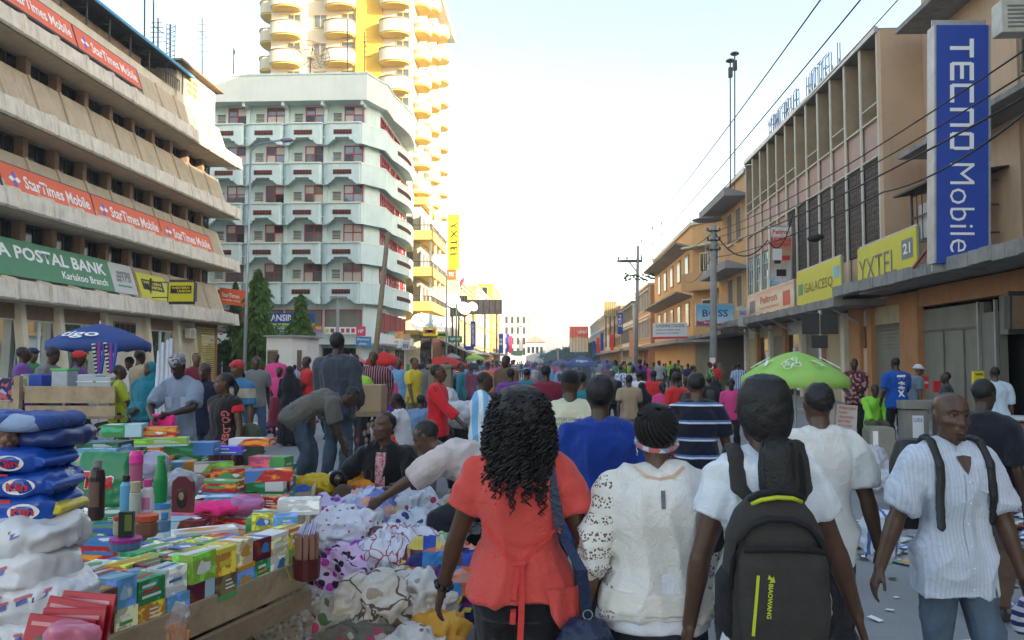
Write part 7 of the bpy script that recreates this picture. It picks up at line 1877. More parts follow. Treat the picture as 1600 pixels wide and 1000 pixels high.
# ------------------------------------------------------------------ goods table in front left
A2=Vector((-1.55,2.98)); B2=Vector((-1.25,3.97)); U2=(B2-A2).normalized(); V2=Vector((-U2.y,U2.x))
TZ=.70
tb=thing('market_table','rough wooden trestle table heaped with cartons in the left foreground','table',(-2.2,4.2,0),world=True)
MB().slab([(-1.62,2.5),(A2.x-.06,A2.y),(B2.x-.04,B2.y),(-1.95,6.6),(-5.2,6.6),(-4.2,1.6),(-1.9,1.6)],TZ-.05,TZ).build('table_top',M['wood'],tb)
def plank(a,b_,z0,z1,t,name='plank',par=tb,m=M['woodlight']):
 return MB().beam((a.x,a.y,(z0+z1)/2),(b_.x,b_.y,(z0+z1)/2),t,z1-z0).build(name,m,par,bevel=.004)
e0=A2-U2*.9; e1=B2+U2*.05
plank(e0,e1,TZ-.10,TZ+.035,.03); plank(e0-V2*.03,e1-V2*.03,TZ-.20,TZ-.11,.03,m=M['wood'])
plank(B2,Vector((-1.95,6.6)),TZ-.12,TZ+.03,.03)
for (x,y) in ((-1.5,3.9),(-1.75,2.9),(-2.0,6.4),(-3.6,3.2),(-4.2,6.2),(-1.85,5.2)): MB().box(x-.03,x+.03,y-.03,y+.03,0,TZ-.06).build('leg',M['wood'],tb)
# carton prototypes: unit box, base at z=0, raised printed panels
def accent():
 m=bpy.data.materials.new('carton_accent_print'); m.use_nodes=True; nt=m.node_tree; b=nt.nodes['Principled BSDF']; oi=N(nt,'ShaderNodeObjectInfo'); cr=N(nt,'ShaderNodeValToRGB'); cr.color_ramp.interpolation='CONSTANT'
 cs_=[(.75,.75,.72),(.70,.60,.06),(.05,.2,.5),(.6,.04,.05),(.75,.75,.75),(.1,.35,.1),(.65,.3,.05),(.4,.6,.7)]; e=cr.color_ramp.elements
 while len(e)<len(cs_): e.new(.5)
 for i,c in enumerate(cs_): e[i].position=i/len(cs_); e[i].color=(*c,1)
 nt.links.new(oi.outputs['Random'],cr.inputs[0]); nt.links.new(cr.outputs[0],b.inputs['Base Color']); b.inputs['Roughness'].default_value=.4; return m
ACC=accent();
def cbsec(nt,base):
 tc=N(nt,'ShaderNodeTexCoord'); oi=N(nt,'ShaderNodeObjectInfo'); ad=N(nt,'ShaderNodeVectorMath',operation='ADD'); nt.links.new(tc.outputs['Object'],ad.inputs[0]); sc_=N(nt,'ShaderNodeVectorMath',operation='SCALE'); nt.links.new(oi.outputs['Location'],sc_.inputs[0]); sc_.inputs['Scale'].default_value=37; nt.links.new(sc_.outputs[0],ad.inputs[1])
 nz=N(nt,'ShaderNodeTexNoise'); nz.inputs['Scale'].default_value=2.2; nz.inputs['Detail'].default_value=3; nt.links.new(ad.outputs[0],nz.inputs['Vector']); mr=N(nt,'ShaderNodeMapRange'); mr.inputs[1].default_value=.50; mr.inputs[2].default_value=.60; nt.links.new(nz.outputs['Fac'],mr.inputs[0])
 hs=N(nt,'ShaderNodeHueSaturation'); hs.inputs['Hue'].default_value=.56; hs.inputs['Value'].default_value=2.0; nt.links.new(base,hs.inputs['Color']); mx=N(nt,'ShaderNodeMix',data_type='RGBA'); nt.links.new(mr.outputs[0],mx.inputs[0]); nt.links.new(base,mx.inputs[6]); nt.links.new(hs.outputs[0],mx.inputs[7]); return mx.outputs[2]
CB=mat('glossy_carton_board',(.5,.5,.5),.34,.06,9,obj=True,spec=.5,second=cbsec)
_bl=random.Random(2)
def blob(b,cx,cy,rx,ry,h,m,front=0):
 n=9; ps=[(cx+rx*math.cos(2*math.pi*i/n)*_bl.uniform(.45,1.15),cy+ry*math.sin(2*math.pi*i/n)*_bl.uniform(.45,1.15)) for i in range(n)]
 b.add([(x,h,z) if front else (x,z,h) for x,z in ps]+[(cx,h,cy) if front else (cx,cy,h)],[(n,i,(i+1)%n) for i in range(n)],m)
def cproto(kind):
 b=MB(); b.box(-.5,.5,-.5,.5,0,1,0); e=.012
 F=-.5-e
 if kind==0:
  b.box(-.5,.5,-.5-e,.5+e,.82,1+e,1); blob(b,-.12,0,.22,.3,1+2*e,2); b.box(-.38,.2,F-e,F,.35,.55,1)
 elif kind==1:
  b.add([(-.5,-.5,1+e),(-.1,-.5,1+e),(.25,.5,1+e),(-.5,.5,1+e)],[(0,1,2,3)],1); b.add([(-.5,F,0.02),(-.3,F,.02),(-.1,F,.98),(-.5,F,.98)],[(0,1,2,3)],1); blob(b,.22,0,.18,.26,1+e,2)
 elif kind==2:
  b.box(-.5-e,.5+e,F,.5+e,.0,.22,1); blob(b,-.1,0,.32,.3,1+e,1)
  for q in range(3): b.box(-.1,.36-q*.08,F,-.5,.42+q*.16,.48+q*.16,2)
 elif kind==3:
  for q in range(3): b.box(-.45+q*.32,-.2+q*.32,-.42,.42,1,1+e,1+q%2)
  blob(b,.1,.5,.3,.3,F,1,1)
 elif kind==4:
  blob(b,.0,.45,.36,.34,F,1,1); blob(b,.12,.5,.15,.16,F-e,2,1); b.add([(-.5,-.2,1+e),(.5,-.4,1+e),(.5,.1,1+e),(-.5,.3,1+e)],[(0,1,2,3)],1)
 elif kind==5:
  b.box(.1,.5+e,F,.5+e,0,1+e,1)
  for q in range(4): b.box(-.42,-.02-.05*(q%2),-.35+q*.17,-.28+q*.17,1,1+e,2)
 elif kind==6:
  for q in range(3): b.box(-.36,.34-q*.1,F,-.5,.25+q*.22,.36+q*.22,1 if q==1 else 2)
  b.box(-.4,.4,-.12,.1,1,1+e,1)
 b.box(.5,.5+e,-.3,.3,.35,.5,2); b.box(.5,.5+e,-.3,.15,.6,.7,1)
 return b.build('carton',[CB,ACC,M['white']],None,fix=False)
CPR=[cproto(i) for i in range(7)]
CCOL={'green': (.03,.24,.06),'dark green': (.01,.08,.03),'lime': (.28,.45,.05),'blue': (.03,.14,.45),'sky blue': (.12,.38,.58),'red': (.50,.02,.03),'maroon': (.12,.01,.03),'white': (.66,.66,.64),'cream': (.6,.52,.34),'orange': (.55,.24,.04),'yellow': (.60,.48,.05),'pink': (.60,.12,.30),'brown': (.13,.07,.04)}
ORD=['first','second','third','fourth','fifth','sixth','seventh','eighth','ninth','tenth','eleventh','twelfth','thirteenth','fourteenth','fifteenth','sixteenth']
rg=random.Random(17)
def carton(x,y,z,sx,sy,sz,rz,cname,label,tilt=0):
 o=rg.choice(CPR).copy(); col.objects.link(o); o.location=(x,y,z); o.rotation_euler=(tilt,0,rz); o.scale=(sx,sy,sz); o.color=(*CCOL[cname],1); tag(o,label,'carton','cartons heaped on the trestle table'); return o
ang=math.atan2(U2.y,U2.x)
rows=['row on the plank rail','second row in','third row in','fourth row in','fifth row in']
rowcol=[['orange','cream','maroon','cream','orange','sky blue','maroon','brown','sky blue','green','white','lime'],['dark green','green','green','lime','dark green','blue','cream','yellow','lime','sky blue','brown','maroon'],['maroon','brown','yellow','green','blue','white','cream','lime','green','red','maroon','sky blue'],['lime','cream','white','yellow','red','white','green','red','pink','pink','red','yellow'],['green','green','white','cream','green','green','pink','pink','pink','lime','blue','white']]
for r in range(5):
 u=-.45; i=0
 while u<1.0:
  wd=rg.uniform(.095,.15);
  if r==0: u_=u
  c=A2+U2*(u+wd/2)+V2*(.055+r*.128+rg.uniform(-.008,.008)); nst=[1,1,2,2,2][r]; z=TZ+[.035,.075,.09,.10,.11][r]*0; hh0=[.105,.08,.075,.07,.07][r]
  for L_ in range(nst+(1 if r in (0,1) else 0)):
   hh=hh0*rg.uniform(.85,1.1); cn=rowcol[r][(i+L_*5)%12]
   carton(c.x+rg.uniform(-.006,.006),c.y,z,wd*.96,rg.uniform(.10,.122),hh,ang+rg.gauss(0,.05),cn,f'{cn} carton, {ORD[i]} from the near end, {rows[r]}, '+['bottom layer','second layer','third layer'][L_]); z+=hh+.001
  u+=wd; i+=1
# back pile, from the corner towards the back
def tabx(y): return-1.28+(y-3.97)*(-.27)
k_=0; Yr=4.12; ri=0
while Yr<6.5:
 x=tabx(Yr)-.12; i=0; hbase=.02+.05*(ri%3)
 while x>-3.9+.0*Yr:
  sx=rg.uniform(.14,.34); pxx=860+1250*x/Yr
  if 130<pxx:
   nl=1+(rg.random()<.6)+(1 if Yr>5.2 and rg.random()<.7 else 0)+(2 if Yr>5.6 and pxx<300 else 0); z=TZ
   for L_ in range(nl):
    hh=rg.uniform(.05,.10); cn=rg.choice(['green','green','dark green','red','red','blue','sky blue','lime','white','maroon','pink','brown','green'])
    carton(x-sx/2+rg.uniform(-.02,.02),Yr+rg.uniform(-.03,.03),z,sx*.95,rg.uniform(.12,.2),hh,rg.gauss(0,.22),cn,f'{cn} carton, back heap {ORD[min(15, ri)]} row, {ORD[min(i, 15)]} from the right, '+['bottom','second layer','third layer','fourth layer','top layer'][L_]); z+=hh+.002
  x-=sx; i+=1
 Yr+=.235; ri+=1
# the big boxes that top the heap
for (px,py,Y,sx,sy,sz,rz,cn,lb) in ((195,672,5.6,.26,.2,.085,.25,'green','green box with a white lid crowning the left of the heap'),(243,675,5.7,.30,.16,.07,.35,'red','red box with blue print tilted on the heap beside the green lidded box'),(252,690,5.6,.36,.14,.055,.3,'lime','long pale lime box under the tilted red box'),(300,700,5.9,.36,.16,.09,.08,'green','wide green box right of the long pale lime box'),(395,690,6.2,.32,.16,.055,-.02,'red','long dark red box lying on top at the right of the heap'),(355,703,6.1,.27,.14,.06,.05,'blue','long blue box with red edge left of the dark red one'),(420,742,4.9,.28,.12,.07,.35,'red','red and white box lying across the corner of the heap'),(165,705,4.9,.24,.2,.05,.02,'sky blue','flat blue and white carton under the dark green tray'),(165,695,4.95,.26,.2,.045,.03,'dark green','dark green tray of packets above the flat blue carton'),(468,790,4.35,.22,.12,.08,.2,'white','white and blue box at the table corner next to the yellow cloth'),(413,812,4.2,.12,.12,.085,.3,'yellow','small square yellow box beside the blue box at the corner'),(446,818,4.15,.12,.12,.09,.3,'sky blue','small square blue box beside the yellow box at the corner')):
 p=at(px,py,Y); carton(p.x,Y,p.z-sz/2,sx,sy,sz,rz,cn,lb)
for o in CPR: bpy.data.objects.remove(o)
# ---- bottles and jars
glossp=lambda n,c: mat(n,c,.3,.04,9,spec=.5)
def lathe(name,label,cat,p,prof,m,capm=None,ncap=3,lab=None,n=16):
 t=thing(name,label,cat,p); b=MB(); vs=[]; fs=[]
 def lat(pr,mm,nm):
  b=MB(); vs=[]
  for r_,z_ in pr: vs+=[(r_*math.cos(2*math.pi*i/n),r_*math.sin(2*math.pi*i/n),z_) for i in range(n)]
  fs=[(i*n+j,i*n+(j+1)%n,(i+1)*n+(j+1)%n,(i+1)*n+j) for i in range(len(pr)-1) for j in range(n)]+[tuple(range(n))[::-1],tuple(range((len(pr)-1)*n,len(pr)*n))]
  return MB().add(vs,fs).build(nm,mm,t,smooth=False)
 lat(prof[:-ncap] if ncap else prof,m,'bottle_body')
 if ncap: lat(prof[-ncap:],capm,'cap')
 if lab:
  r_=max(q[0] for q in prof)+.001; b=MB(); ss=[]
  for i in range(9): a=-math.pi/2-.8+1.6*i/8; ss+=[(r_*math.cos(a),r_*math.sin(a),lab[0]),(r_*math.cos(a),r_*math.sin(a),lab[1])]
  MB().add(ss,[(2*i,2*i+2,2*i+3,2*i+1) for i in range(8)]).build('printed_label',lab[2],t,fix=False)
 return t
def bp_(px,py,Y): return tuple(at(px,py,Y))
P_=glossp
lathe('bottle','tall dark brown lotion bottle with a grey cap at the left of the bottles','bottle',bp_(150,812,3.5),[(.03,0),(.034,.01),(.034,.19),(.028,.22),(.018,.23),(.018,.232),(.018,.26),(.017,.262)],P_('dark_brown_plastic',(.03,.012,.014)),P_('grey_cap',(.2,.2,.2)),3,(.06,.17,P_('portrait_label',(.15,.08,.06))))
lathe('bottle','bright green bottle standing behind the white and pink one','bottle',bp_(250,790,3.6),[(.028,0),(.03,.01),(.03,.08),(.030,.12),(.020,.19),(.017,.2),(.017,.203),(.018,.225),(.016,.228)],P_('bright_green_plastic',(.01,.22,.06)),P_('bright_green_cap',(.02,.35,.1)),3)
lathe('bottle','white bottle with a pink cap and pink print in the centre of the bottles','bottle',bp_(230,806,3.3),[(.022,0),(.026,.01),(.026,.06),(.022,.11),(.018,.118),(.016,.12),(.016,.122),(.017,.15),(.015,.152)],P_('white_plastic',(.66,.62,.66)),P_('pink_cap',(.6,.06,.25)),3,(.03,.08,P_('pink_label',(.6,.2,.35))))
lathe('bottle','sky blue bottle with a black cap','bottle',bp_(196,800,3.3),[(.02,0),(.023,.01),(.023,.11),(.014,.125),(.014,.127),(.015,.15),(.014,.152)],P_('sky_blue_plastic',(.12,.38,.6)),M['blackprint'],3)
lathe('bottle','clear and white spray bottle with a beige cap beside the sky blue bottle','bottle',bp_(211,803,3.25),[(.02,0),(.023,.01),(.023,.085),(.020,.088),(.020,.09),(.020,.13),(.018,.132)],P_('pale_plastic',(.45,.48,.42)),P_('beige_cap',(.45,.38,.22)),3)
lathe('bottle','hot pink capped bottle at the back of the bottles','bottle',bp_(212,760,3.8),[(.03,0),(.03,.1),(.032,.11),(.032,.112),(.032,.15),(.025,.17)],P_('rose_plastic',(.45,.1,.2)),P_('hot_pink_cap',(.75,.04,.3)),3)
lathe('jar','round brown jar with an orange lid in front of the bottles','jar',bp_(229,838,3.15),[(.036,0),(.042,.012),(.043,.055),(.038,.062),(.044,.063),(.044,.085),(.03,.09)],P_('brown_cream_plastic',(.22,.09,.05)),P_('orange_lid',(.55,.09,.03)),3)
lathe('jar','blue and white jar behind the white bottle','jar',bp_(251,812,3.6),[(.04,0),(.043,.01),(.043,.05),(.044,.052),(.044,.075),(.03,.08)],P_('white_plastic',(.66,.62,.66)),P_('blue_lid',(.06,.25,.5)),3)
lathe('jar','small blue capped bottle right of the brown jar','jar',bp_(257,830,3.3),[(.02,0),(.024,.01),(.024,.045),(.012,.05),(.014,.052),(.014,.075),(.013,.078)],P_('clear_blue_plastic',(.1,.2,.35)),P_('blue_lid',(.06,.25,.5)),3)
lathe('jar','yellowish jar with a red lid at the left front of the bottles','jar',bp_(186,835,3.1),[(.02,0),(.022,.008),(.022,.05),(.019,.054),(.021,.055),(.021,.07),(.018,.072)],P_('yellowish_plastic',(.45,.40,.22)),P_('red_lid',(.5,.03,.03)),3)
lathe('jar','flat purple lid tub lying in front of the black carton','tub',bp_(196,858,2.95),[(.05,0),(.055,.01),(.056,.03),(.057,.031),(.057,.042),(.05,.045)],P_('clear_blue_plastic',(.1,.2,.35)),P_('purple_lid',(.42,.03,.25)),3)
t=thing('packet','upright black and green hair dye packet among the bottles','packet',bp_(197,850,2.95),rz=.1); MB().box(-.026,.026,-.012,.012,0,.12).build('packet_body',P_('black_green_board',(.02,.03,.02)),t,bevel=.002); MB().box(-.002,.024,-.0135,-.012,.05,.11).build('printed_panel',P_('olive_green_print',(.15,.2,.03)),t)
t=thing('packet','arched dark red packet with a portrait of a woman, right of the bottles','packet',bp_(286,800,3.9),rz=-.1); MB().prism([(-.05,0),(.05,0),(.055,.1),(.05,.15),(.02,.175),(-.02,.175),(-.05,.15),(-.055,.1)],(0,.015,0),(1,0,0),(0,0,1),(0,-.03,0)).build('packet_body',P_('dark_red_board',(.12,.015,.025)),t)
MB().ell((0,-.016,.07),(.03,.003,.05),12,8).build('portrait',P_('black_print_gloss',(.012,.01,.01)),t); MB().ell((0,-.019,.08),(.014,.003,.02),10,8).build('portrait_face',P_('face_print',(.35,.17,.1)),t)
t=thing('detergent_bag','large green detergent bag with red and white Toss lettering at the back of the bottles','bag',bp_(163,790,4.3)); g=Fig(); g.rings([(A([0,0,z_]),A([1.,0,0]),A([0,1.,0]),rx,ry) for z_,rx,ry in ((0,.12,.04),(.02,.145,.06),(.15,.15,.065),(.27,.145,.03),(.29,.14,.012))],20,p=3)
bo=remesh(g,'bag_body',P_('green_film',(.03,.22,.09)),t,.009,2,folds(.006,(12,12,8))); tx=lettering('Toss',(0,0,0),(1,0,0),(0,1,0),.17,.09,M['redprint'],t,bold=.06,shear=.2)
tx2=lettering('Toss',(0,0,0),(1,0,0),(0,1,0),.18,.1,M['white'],t,bold=.12,shear=.2)
for tt,dx,dz,of in ((tx2,-.095,.095,.004),(tx,-.09,.1,.007)):
 for v in tt.data.vertices: v.co=surf(bo,dx+v.co.x,dz+v.co.y,True,of)
# bags of clear film, pink goods, red packets
film=mat('thin_clear_film',(.75,.75,.8),.12,.02); film.node_tree.nodes['Principled BSDF'].inputs['Transmission Weight'].default_value=.75; film.node_tree.nodes['Principled BSDF'].inputs['Alpha'].default_value=.45
def bundle(name,label,cat,p,dims,m,vox=.014,amp=.02,sc=(9,9,9),seed=0,rz=0,part='cloth',lumps=5,group=None):
 rgb_=random.Random(seed+100); t=thing(name,label,cat,p,group,rz); g=Fig(); rx,ry,rz_=dims
 def E(c,r):
  R_=[(A([c[0],c[1],c[2]-r[2]*math.cos(math.pi*i/10)]),A([1.,0,0]),A([0,1.,0]),r[0]*math.sin(math.pi*i/10),r[1]*math.sin(math.pi*i/10)) for i in range(1,10)]; g.rings(R_,14)
 E((0,0,0),(rx*.85,ry*.85,rz_))
 for i in range(lumps): a=rgb_.uniform(0,6.28); E((rx*.5*math.cos(a),ry*.5*math.sin(a),rgb_.uniform(-.3,.3)*rz_),(rx*rgb_.uniform(.4,.6),ry*rgb_.uniform(.4,.6),rz_*rgb_.uniform(.6,.9)))
 o=remesh(g,part,m,t,vox,1,lambda P,Nn: amp*(.8*(1-2.8*np.abs(vnoise(P*np.array(sc)+np.stack([vnoise(P*6,seed+7),vnoise(P*6,seed+8),vnoise(P*6,seed+9)],1)*1.3,seed)))+.42*(1-2.6*np.abs(vnoise(P*np.array(sc)*2.2+vnoise(P*9,seed+2)[:,None],seed+3)))+.08*vnoise(P*np.array(sc)*5,seed+5)))
 return t,o
bundle('plastic_bag','crumpled clear plastic bag behind the green bottle','bag',bp_(285,755,4.6),(.13,.1,.08),mat('milky_film',(.30,.32,.36),.15,.1,9,spec=.8),.012,.018,part='bag_film',seed=1)
bundle('plastic_bag','pale lilac plastic wrap between the blue cartons and the green bottle','bag',bp_(242,725,5.0),(.11,.08,.09),mat('lilac_film',(.36,.32,.45),.2,.1,9,spec=.8),.012,.015,part='bag_film',seed=2)
bundle('folded_cloth','hot pink folded cloth lying on the cartons','cloth',bp_(330,793,4.5),(.16,.10,.035),clothmat('hot_pink_fabric',c=(.8,.03,.22)),.010,.01,seed=3)
bundle('folded_cloth','purple pink wrapped packets right of the hot pink cloth','cloth',bp_(380,790,4.6),(.12,.14,.05),P_('pink_purple_film',(.42,.12,.30)),.010,.012,seed=4,part='film')
# packs of laundry powder and sacks of sugar
def pack(label,cx,cy,z,L_,W_,h,m,seed,rz=0,cat='pack',name='powder_pack',part='pack_body',vox=.010,amp=.006,p=3.2):
 t=thing(name,label,cat,(cx,cy,z),rz=rz); g=Fig()
 g.rings([(A([0,0,z_*h]),A([1.,0,0]),A([0,1.,0]),L_/2*r_,W_/2*r_) for z_,r_ in ((0,.8),(.08,.93),(.3,1),(.7,1),(.92,.93),(1,.8))],28,p=p)
 o=remesh(g,part,m,t,vox,2,folds(amp,(11,11,16),seed)); return t,o
kb_=mat('blue_powder_film',(.01,.07,.38),.22,.05,9,spec=.6); yb_=mat('yellow_powder_film',(.62,.50,.03),.25,.05,9); gb_=mat('green_white_powder_film',(.1,.4,.12),.25,.3,9)
for i,(z,x0,lb,endm) in enumerate(((1.39,-1.64,'top',gb_),(1.322,-1.62,'middle',yb_),(1.25,-1.61,'bottom',gb_))):
 x0-=.06; Yp=2.38; t,o=pack(f'blue washing powder pack with a Klin oval, {lb} of the three in the stack',x0,Yp,z,.42,.26,.074,kb_,30+i,.05*(i-1),amp=.009,p=5)
 g=Fig(); g.rings([(A([-.035,0,.037-.0385*math.cos(math.pi*j/6)]),A([1.,0,0]),A([0,1.,0]),.10*(.94 if j in (0,6) else 1),.135*(.94 if j in (0,6) else 1)) for j in range(7)],24,p=5)
 remesh(g,'coloured_end',endm,t,.008,2,folds(.007,(11,11,16),60+i))
 MB().prism([(.19,.02),(.225,.022),(.238,.037),(.225,.05),(.19,.056)],(0,-.09,0),(1,0,0),(0,0,1),(0,.16,0)).build('sealed_end',yb_ if i==2 else kb_,t,bevel=.006)
 cx_,cz_=.145,.037
 ov=MB(); vs=[surf(o,cx_+.040*math.cos(a),cz_+.023*math.sin(a),True,.003) for a in [2*math.pi*j/20 for j in range(20)]]
 ov.add(vs,[tuple(range(20))]).build('white_oval',M['white'],t,fix=False)
 tx=lettering('Klin',(0,0,0),(1,0,0),(0,1,0),.056,.024,M['redprint'],t,bold=.03)
 for v in tx.data.vertices: v.co=surf(o,cx_-.028+v.co.x,cz_-.012+v.co.y,True,.005)
 ribbon(t,o,[(.03,.064),(.07,.067),(.11,.066)],.010,M['redprint'],'red_flash',off=.003)
pack('folded tie dyed blue blanket in film, topmost of the left stack',-1.70,2.42,1.515,.44,.26,.045,flor('tie_dye_blue',[(.03,.08,.3),(.02,.04,.2),(.3,.4,.6)],9),41,name='blanket_pack',p=5)
pack('brown patterned wrapped blanket under the tie dyed one',-1.76,2.40,1.465,.34,.26,.05,flor('brown_damask',[(.30,.17,.12),(.4,.25,.17),(.2,.1,.07)],60),42,name='blanket_pack',p=5); pack('navy wrapped blanket end beside the brown patterned one',-1.53,2.44,1.463,.14,.24,.05,glossp('navy_film',(.02,.04,.16)),43,name='blanket_pack',p=5)
sug=mat('white_sugar_film',(.66,.67,.70),.22,.05,9,.2,25,spec=.6)
for i,(z,x0,wd,lb) in enumerate(((1.165,-1.52,.44,'topmost'),(1.075,-1.54,.45,'second from the top'),(.985,-1.49,.47,'third from the top'),(.895,-1.48,.46,'lowest visible'))):
 t,o=pack(f'bulging white sugar bag, {lb} of the stack under the powder packs',x0-.11,2.33,z,wd,.28,.095,sug,50+i,rz=.06*(-1)**i,name='sugar_bag',part='bag_body',amp=.015,p=3.4)
 rr=random.Random(i)
 b=MB()
 for q in range(7 if i else 2):
  cx_=rr.uniform(-.16,.18); cz_=rr.uniform(.035,.08)
  for w2,hh,mi in ((.04,.008,0),(.028,.014,1)):
   ps2=[surf(o,cx_+a*w2/2,cz_+c*hh/2+(.012 if mi==0 else 0)+a*.006,True,.003) for a,c in ((-1,-1),(1,-1),(1,1),(-1,1))]
   b.add(ps2,[(0,1,2,3)],mi)
 b.build('printed_mark',[glossp('faded_red_print',(.5,.12,.15)),glossp('faded_blue_print',(.12,.14,.4))],t,fix=False)
rdp=glossp('red_sachet_film',(.42,.01,.025))
for i in range(4):
 t=thing('sachet',f'shiny red sachet, {ORD[i]} from the back of the fanned bunch in the lower left corner','sachet',(-1.25-.02*(i%2),2.12-i*.03,1.02-.012*i),rz=.1*(i-2)); t.rotation_euler[0]=-.3; t.rotation_euler[1]=.12*(i%2)
 MB().box(-.085,.085,-.004,.004,-.12,.08).build('sachet_body',rdp,t,bevel=.003); MB().box(-.072,.072,-.0065,-.004,.052,.062).build('white_border',glossp('pale_red_print',(.6,.25,.25)),t); MB().ell((-.04,-.005,-.0),(.022,.003,.03),12,6).build('leaf_emblem',glossp('olive_leaf_print',(.12,.1,.05)),t)
bundle('plastic_bag','clear bag of pink sponges in the lower left corner','bag',tuple(at(112,996,1.98)),(.085,.05,.045),glossp('pink_sponge_film',(.55,.16,.25)),.012,.014,part='bag_film',seed=6)
t=thing('snack_bag','clear bag with orange sticks hanging from the table rail','bag',tuple(at(276,985,2.85))); rs_=random.Random(4)
for i in range(16): a=rs_.uniform(-.035,.035); MB().beam((a,rs_.uniform(-.02,.02),-.06),(a+rs_.uniform(-.015,.015),rs_.uniform(-.02,.02),rs_.uniform(-.01,.025)),.009).build('orange_stick',glossp('orange_snack',(.62,.22,.05)),t)
g=Fig(); g.limb((0,0,-.055),(0,0,.02),.042,.036,flat=.7); g.limb((0,0,.03),(.01,0,.06),.014,.034,flat=.6); remesh(g,'bag_film',film,t,.006,1,folds(.005,(20,20,12)))
MB()
t=thing('display_basket','maroon cup of brown packets tied at the table corner','basket',tuple(at(479,905,3.85)))
lathe_p=[(.05,0),(.062,.01),(.068,.1),(.07,.105),(.066,.104),(.06,.02)]; vs=[]
for r_,z_ in lathe_p: vs+=[(r_*math.cos(2*math.pi*i/16),r_*math.sin(2*math.pi*i/16),z_) for i in range(16)]
MB().add(vs,[(i*16+j,i*16+(j+1)%16,(i+1)*16+(j+1)%16,(i+1)*16+j) for i in range(5) for j in range(16)]+[tuple(range(80,96))]).build('cup',glossp('maroon_plastic',(.09,.015,.015)),t)
for i in range(9): a=2*math.pi*i/9; MB().box(-.011,.011,-.004,.004,0,.17).build('packet',glossp('tan_packet',(.26,.13,.09)),t).location=(.045*math.cos(a),.045*math.sin(a),.05)
b=MB()
for i in range(8): b.beam((-.05+i*.012,-.02,.2),(-.03+i*.01,.02,.25+.01*(i%3)),.008)
b.build('film_wrap',glossp('pale_violet_film',(.35,.35,.5)),t)
ba=MB().tube([tuple(Vector(t.location)+Vector((-.06,-.03,.22))),tuple(Vector(t.location)+Vector((-.09,-.05,.08))),tuple(Vector(t.location)+Vector((-.07,-.02,.0)))],.004,5).build('yellow_string',glossp('yellow_green_string',(.4,.4,.05))); tag(ba,'yellow green string hanging beside the maroon cup at the table corner','string')
# ------------------------------------------------------------------ heap of bedding
def HY(py): return float(np.interp(py,[745,770,806,858,937,1056],[7.0,6.5,5.8,5.2,4.6,4.0]))
def cloth_pat(name,bg,spots,scale=14,thr=.28,warp=.6,spotcols=None,lines=None,rough=.85):
 def f(nt,base):
  tc=N(nt,'ShaderNodeTexCoord'); nz=N(nt,'ShaderNodeTexNoise'); nz.inputs['Scale'].default_value=6; nt.links.new(tc.outputs['Object'],nz.inputs['Vector'])
  mx=N(nt,'ShaderNodeMix',data_type='RGBA'); mx.inputs[0].default_value=warp*.12; nt.links.new(tc.outputs['Object'],mx.inputs[6]); nt.links.new(nz.outputs['Color'],mx.inputs[7])
  vo=N(nt,'ShaderNodeTexVoronoi'); vo.inputs['Scale'].default_value=scale; nt.links.new(mx.outputs[2],vo.inputs['Vector'])
  lt=N(nt,'ShaderNodeMath',operation='LESS_THAN'); nt.links.new(vo.outputs['Distance'],lt.inputs[0]); lt.inputs[1].default_value=thr
  cr=N(nt,'ShaderNodeValToRGB'); cr.color_ramp.interpolation='CONSTANT'; e=cr.color_ramp.elements
  while len(e)<len(spots): e.new(.5)
  for i,c in enumerate(spots): e[i].position=i/len(spots); e[i].color=(*c,1)
  sx=N(nt,'ShaderNodeSeparateXYZ'); nt.links.new(vo.outputs['Color'],sx.inputs[0]); nt.links.new(sx.outputs[0],cr.inputs[0])
  m2=N(nt,'ShaderNodeMix',data_type='RGBA'); nt.links.new(lt.outputs[0],m2.inputs[0]); m2.inputs[6].default_value=(*bg,1); nt.links.new(cr.outputs[0],m2.inputs[7]); out=m2.outputs[2]
  if lines:
   v2=N(nt,'ShaderNodeTexVoronoi'); v2.feature='DISTANCE_TO_EDGE'; v2.inputs['Scale'].default_value=lines[0]; nt.links.new(mx.outputs[2],v2.inputs['Vector']); l2=N(nt,'ShaderNodeMath',operation='LESS_THAN'); nt.links.new(v2.outputs['Distance'],l2.inputs[0]); l2.inputs[1].default_value=lines[1]
   m3=N(nt,'ShaderNodeMix',data_type='RGBA'); nt.links.new(l2.outputs[0],m3.inputs[0]); nt.links.new(out,m3.inputs[6]); m3.inputs[7].default_value=(*lines[2],1); out=m3.outputs[2]
  return out
 return mat(name,bg,rough,.05,6,.2,160,second=f,sheen=.1)
def madras(name):
 def f(nt,base):
  tc=N(nt,'ShaderNodeTexCoord'); mp=N(nt,'ShaderNodeVectorMath',operation='SCALE'); mp.inputs['Scale'].default_value=13; nt.links.new(tc.outputs['Object'],mp.inputs[0]); fl_=N(nt,'ShaderNodeVectorMath',operation='FLOOR'); nt.links.new(mp.outputs[0],fl_.inputs[0])
  wn=N(nt,'ShaderNodeTexWhiteNoise'); wn.noise_dimensions='3D'; nt.links.new(fl_.outputs[0],wn.inputs['Vector']); cr=N(nt,'ShaderNodeValToRGB'); cr.color_ramp.interpolation='CONSTANT'; e=cr.color_ramp.elements
  cs_=[(.62,.13,.03),(.03,.07,.35),(.14,.03,.22),(.6,.28,.22),(.6,.5,.1),(.02,.03,.14),(.05,.2,.45),(.12,.05,.04)]
  while len(e)<len(cs_): e.new(.5)
  for i,c in enumerate(cs_): e[i].position=i/len(cs_); e[i].color=(*c,1)
  nt.links.new(wn.outputs['Value'],cr.inputs[0]); return cr.outputs[0]
 return mat(name,(.5,.2,.1),.85,.05,6,.2,160,second=f)
W8=(.64,.66,.74)
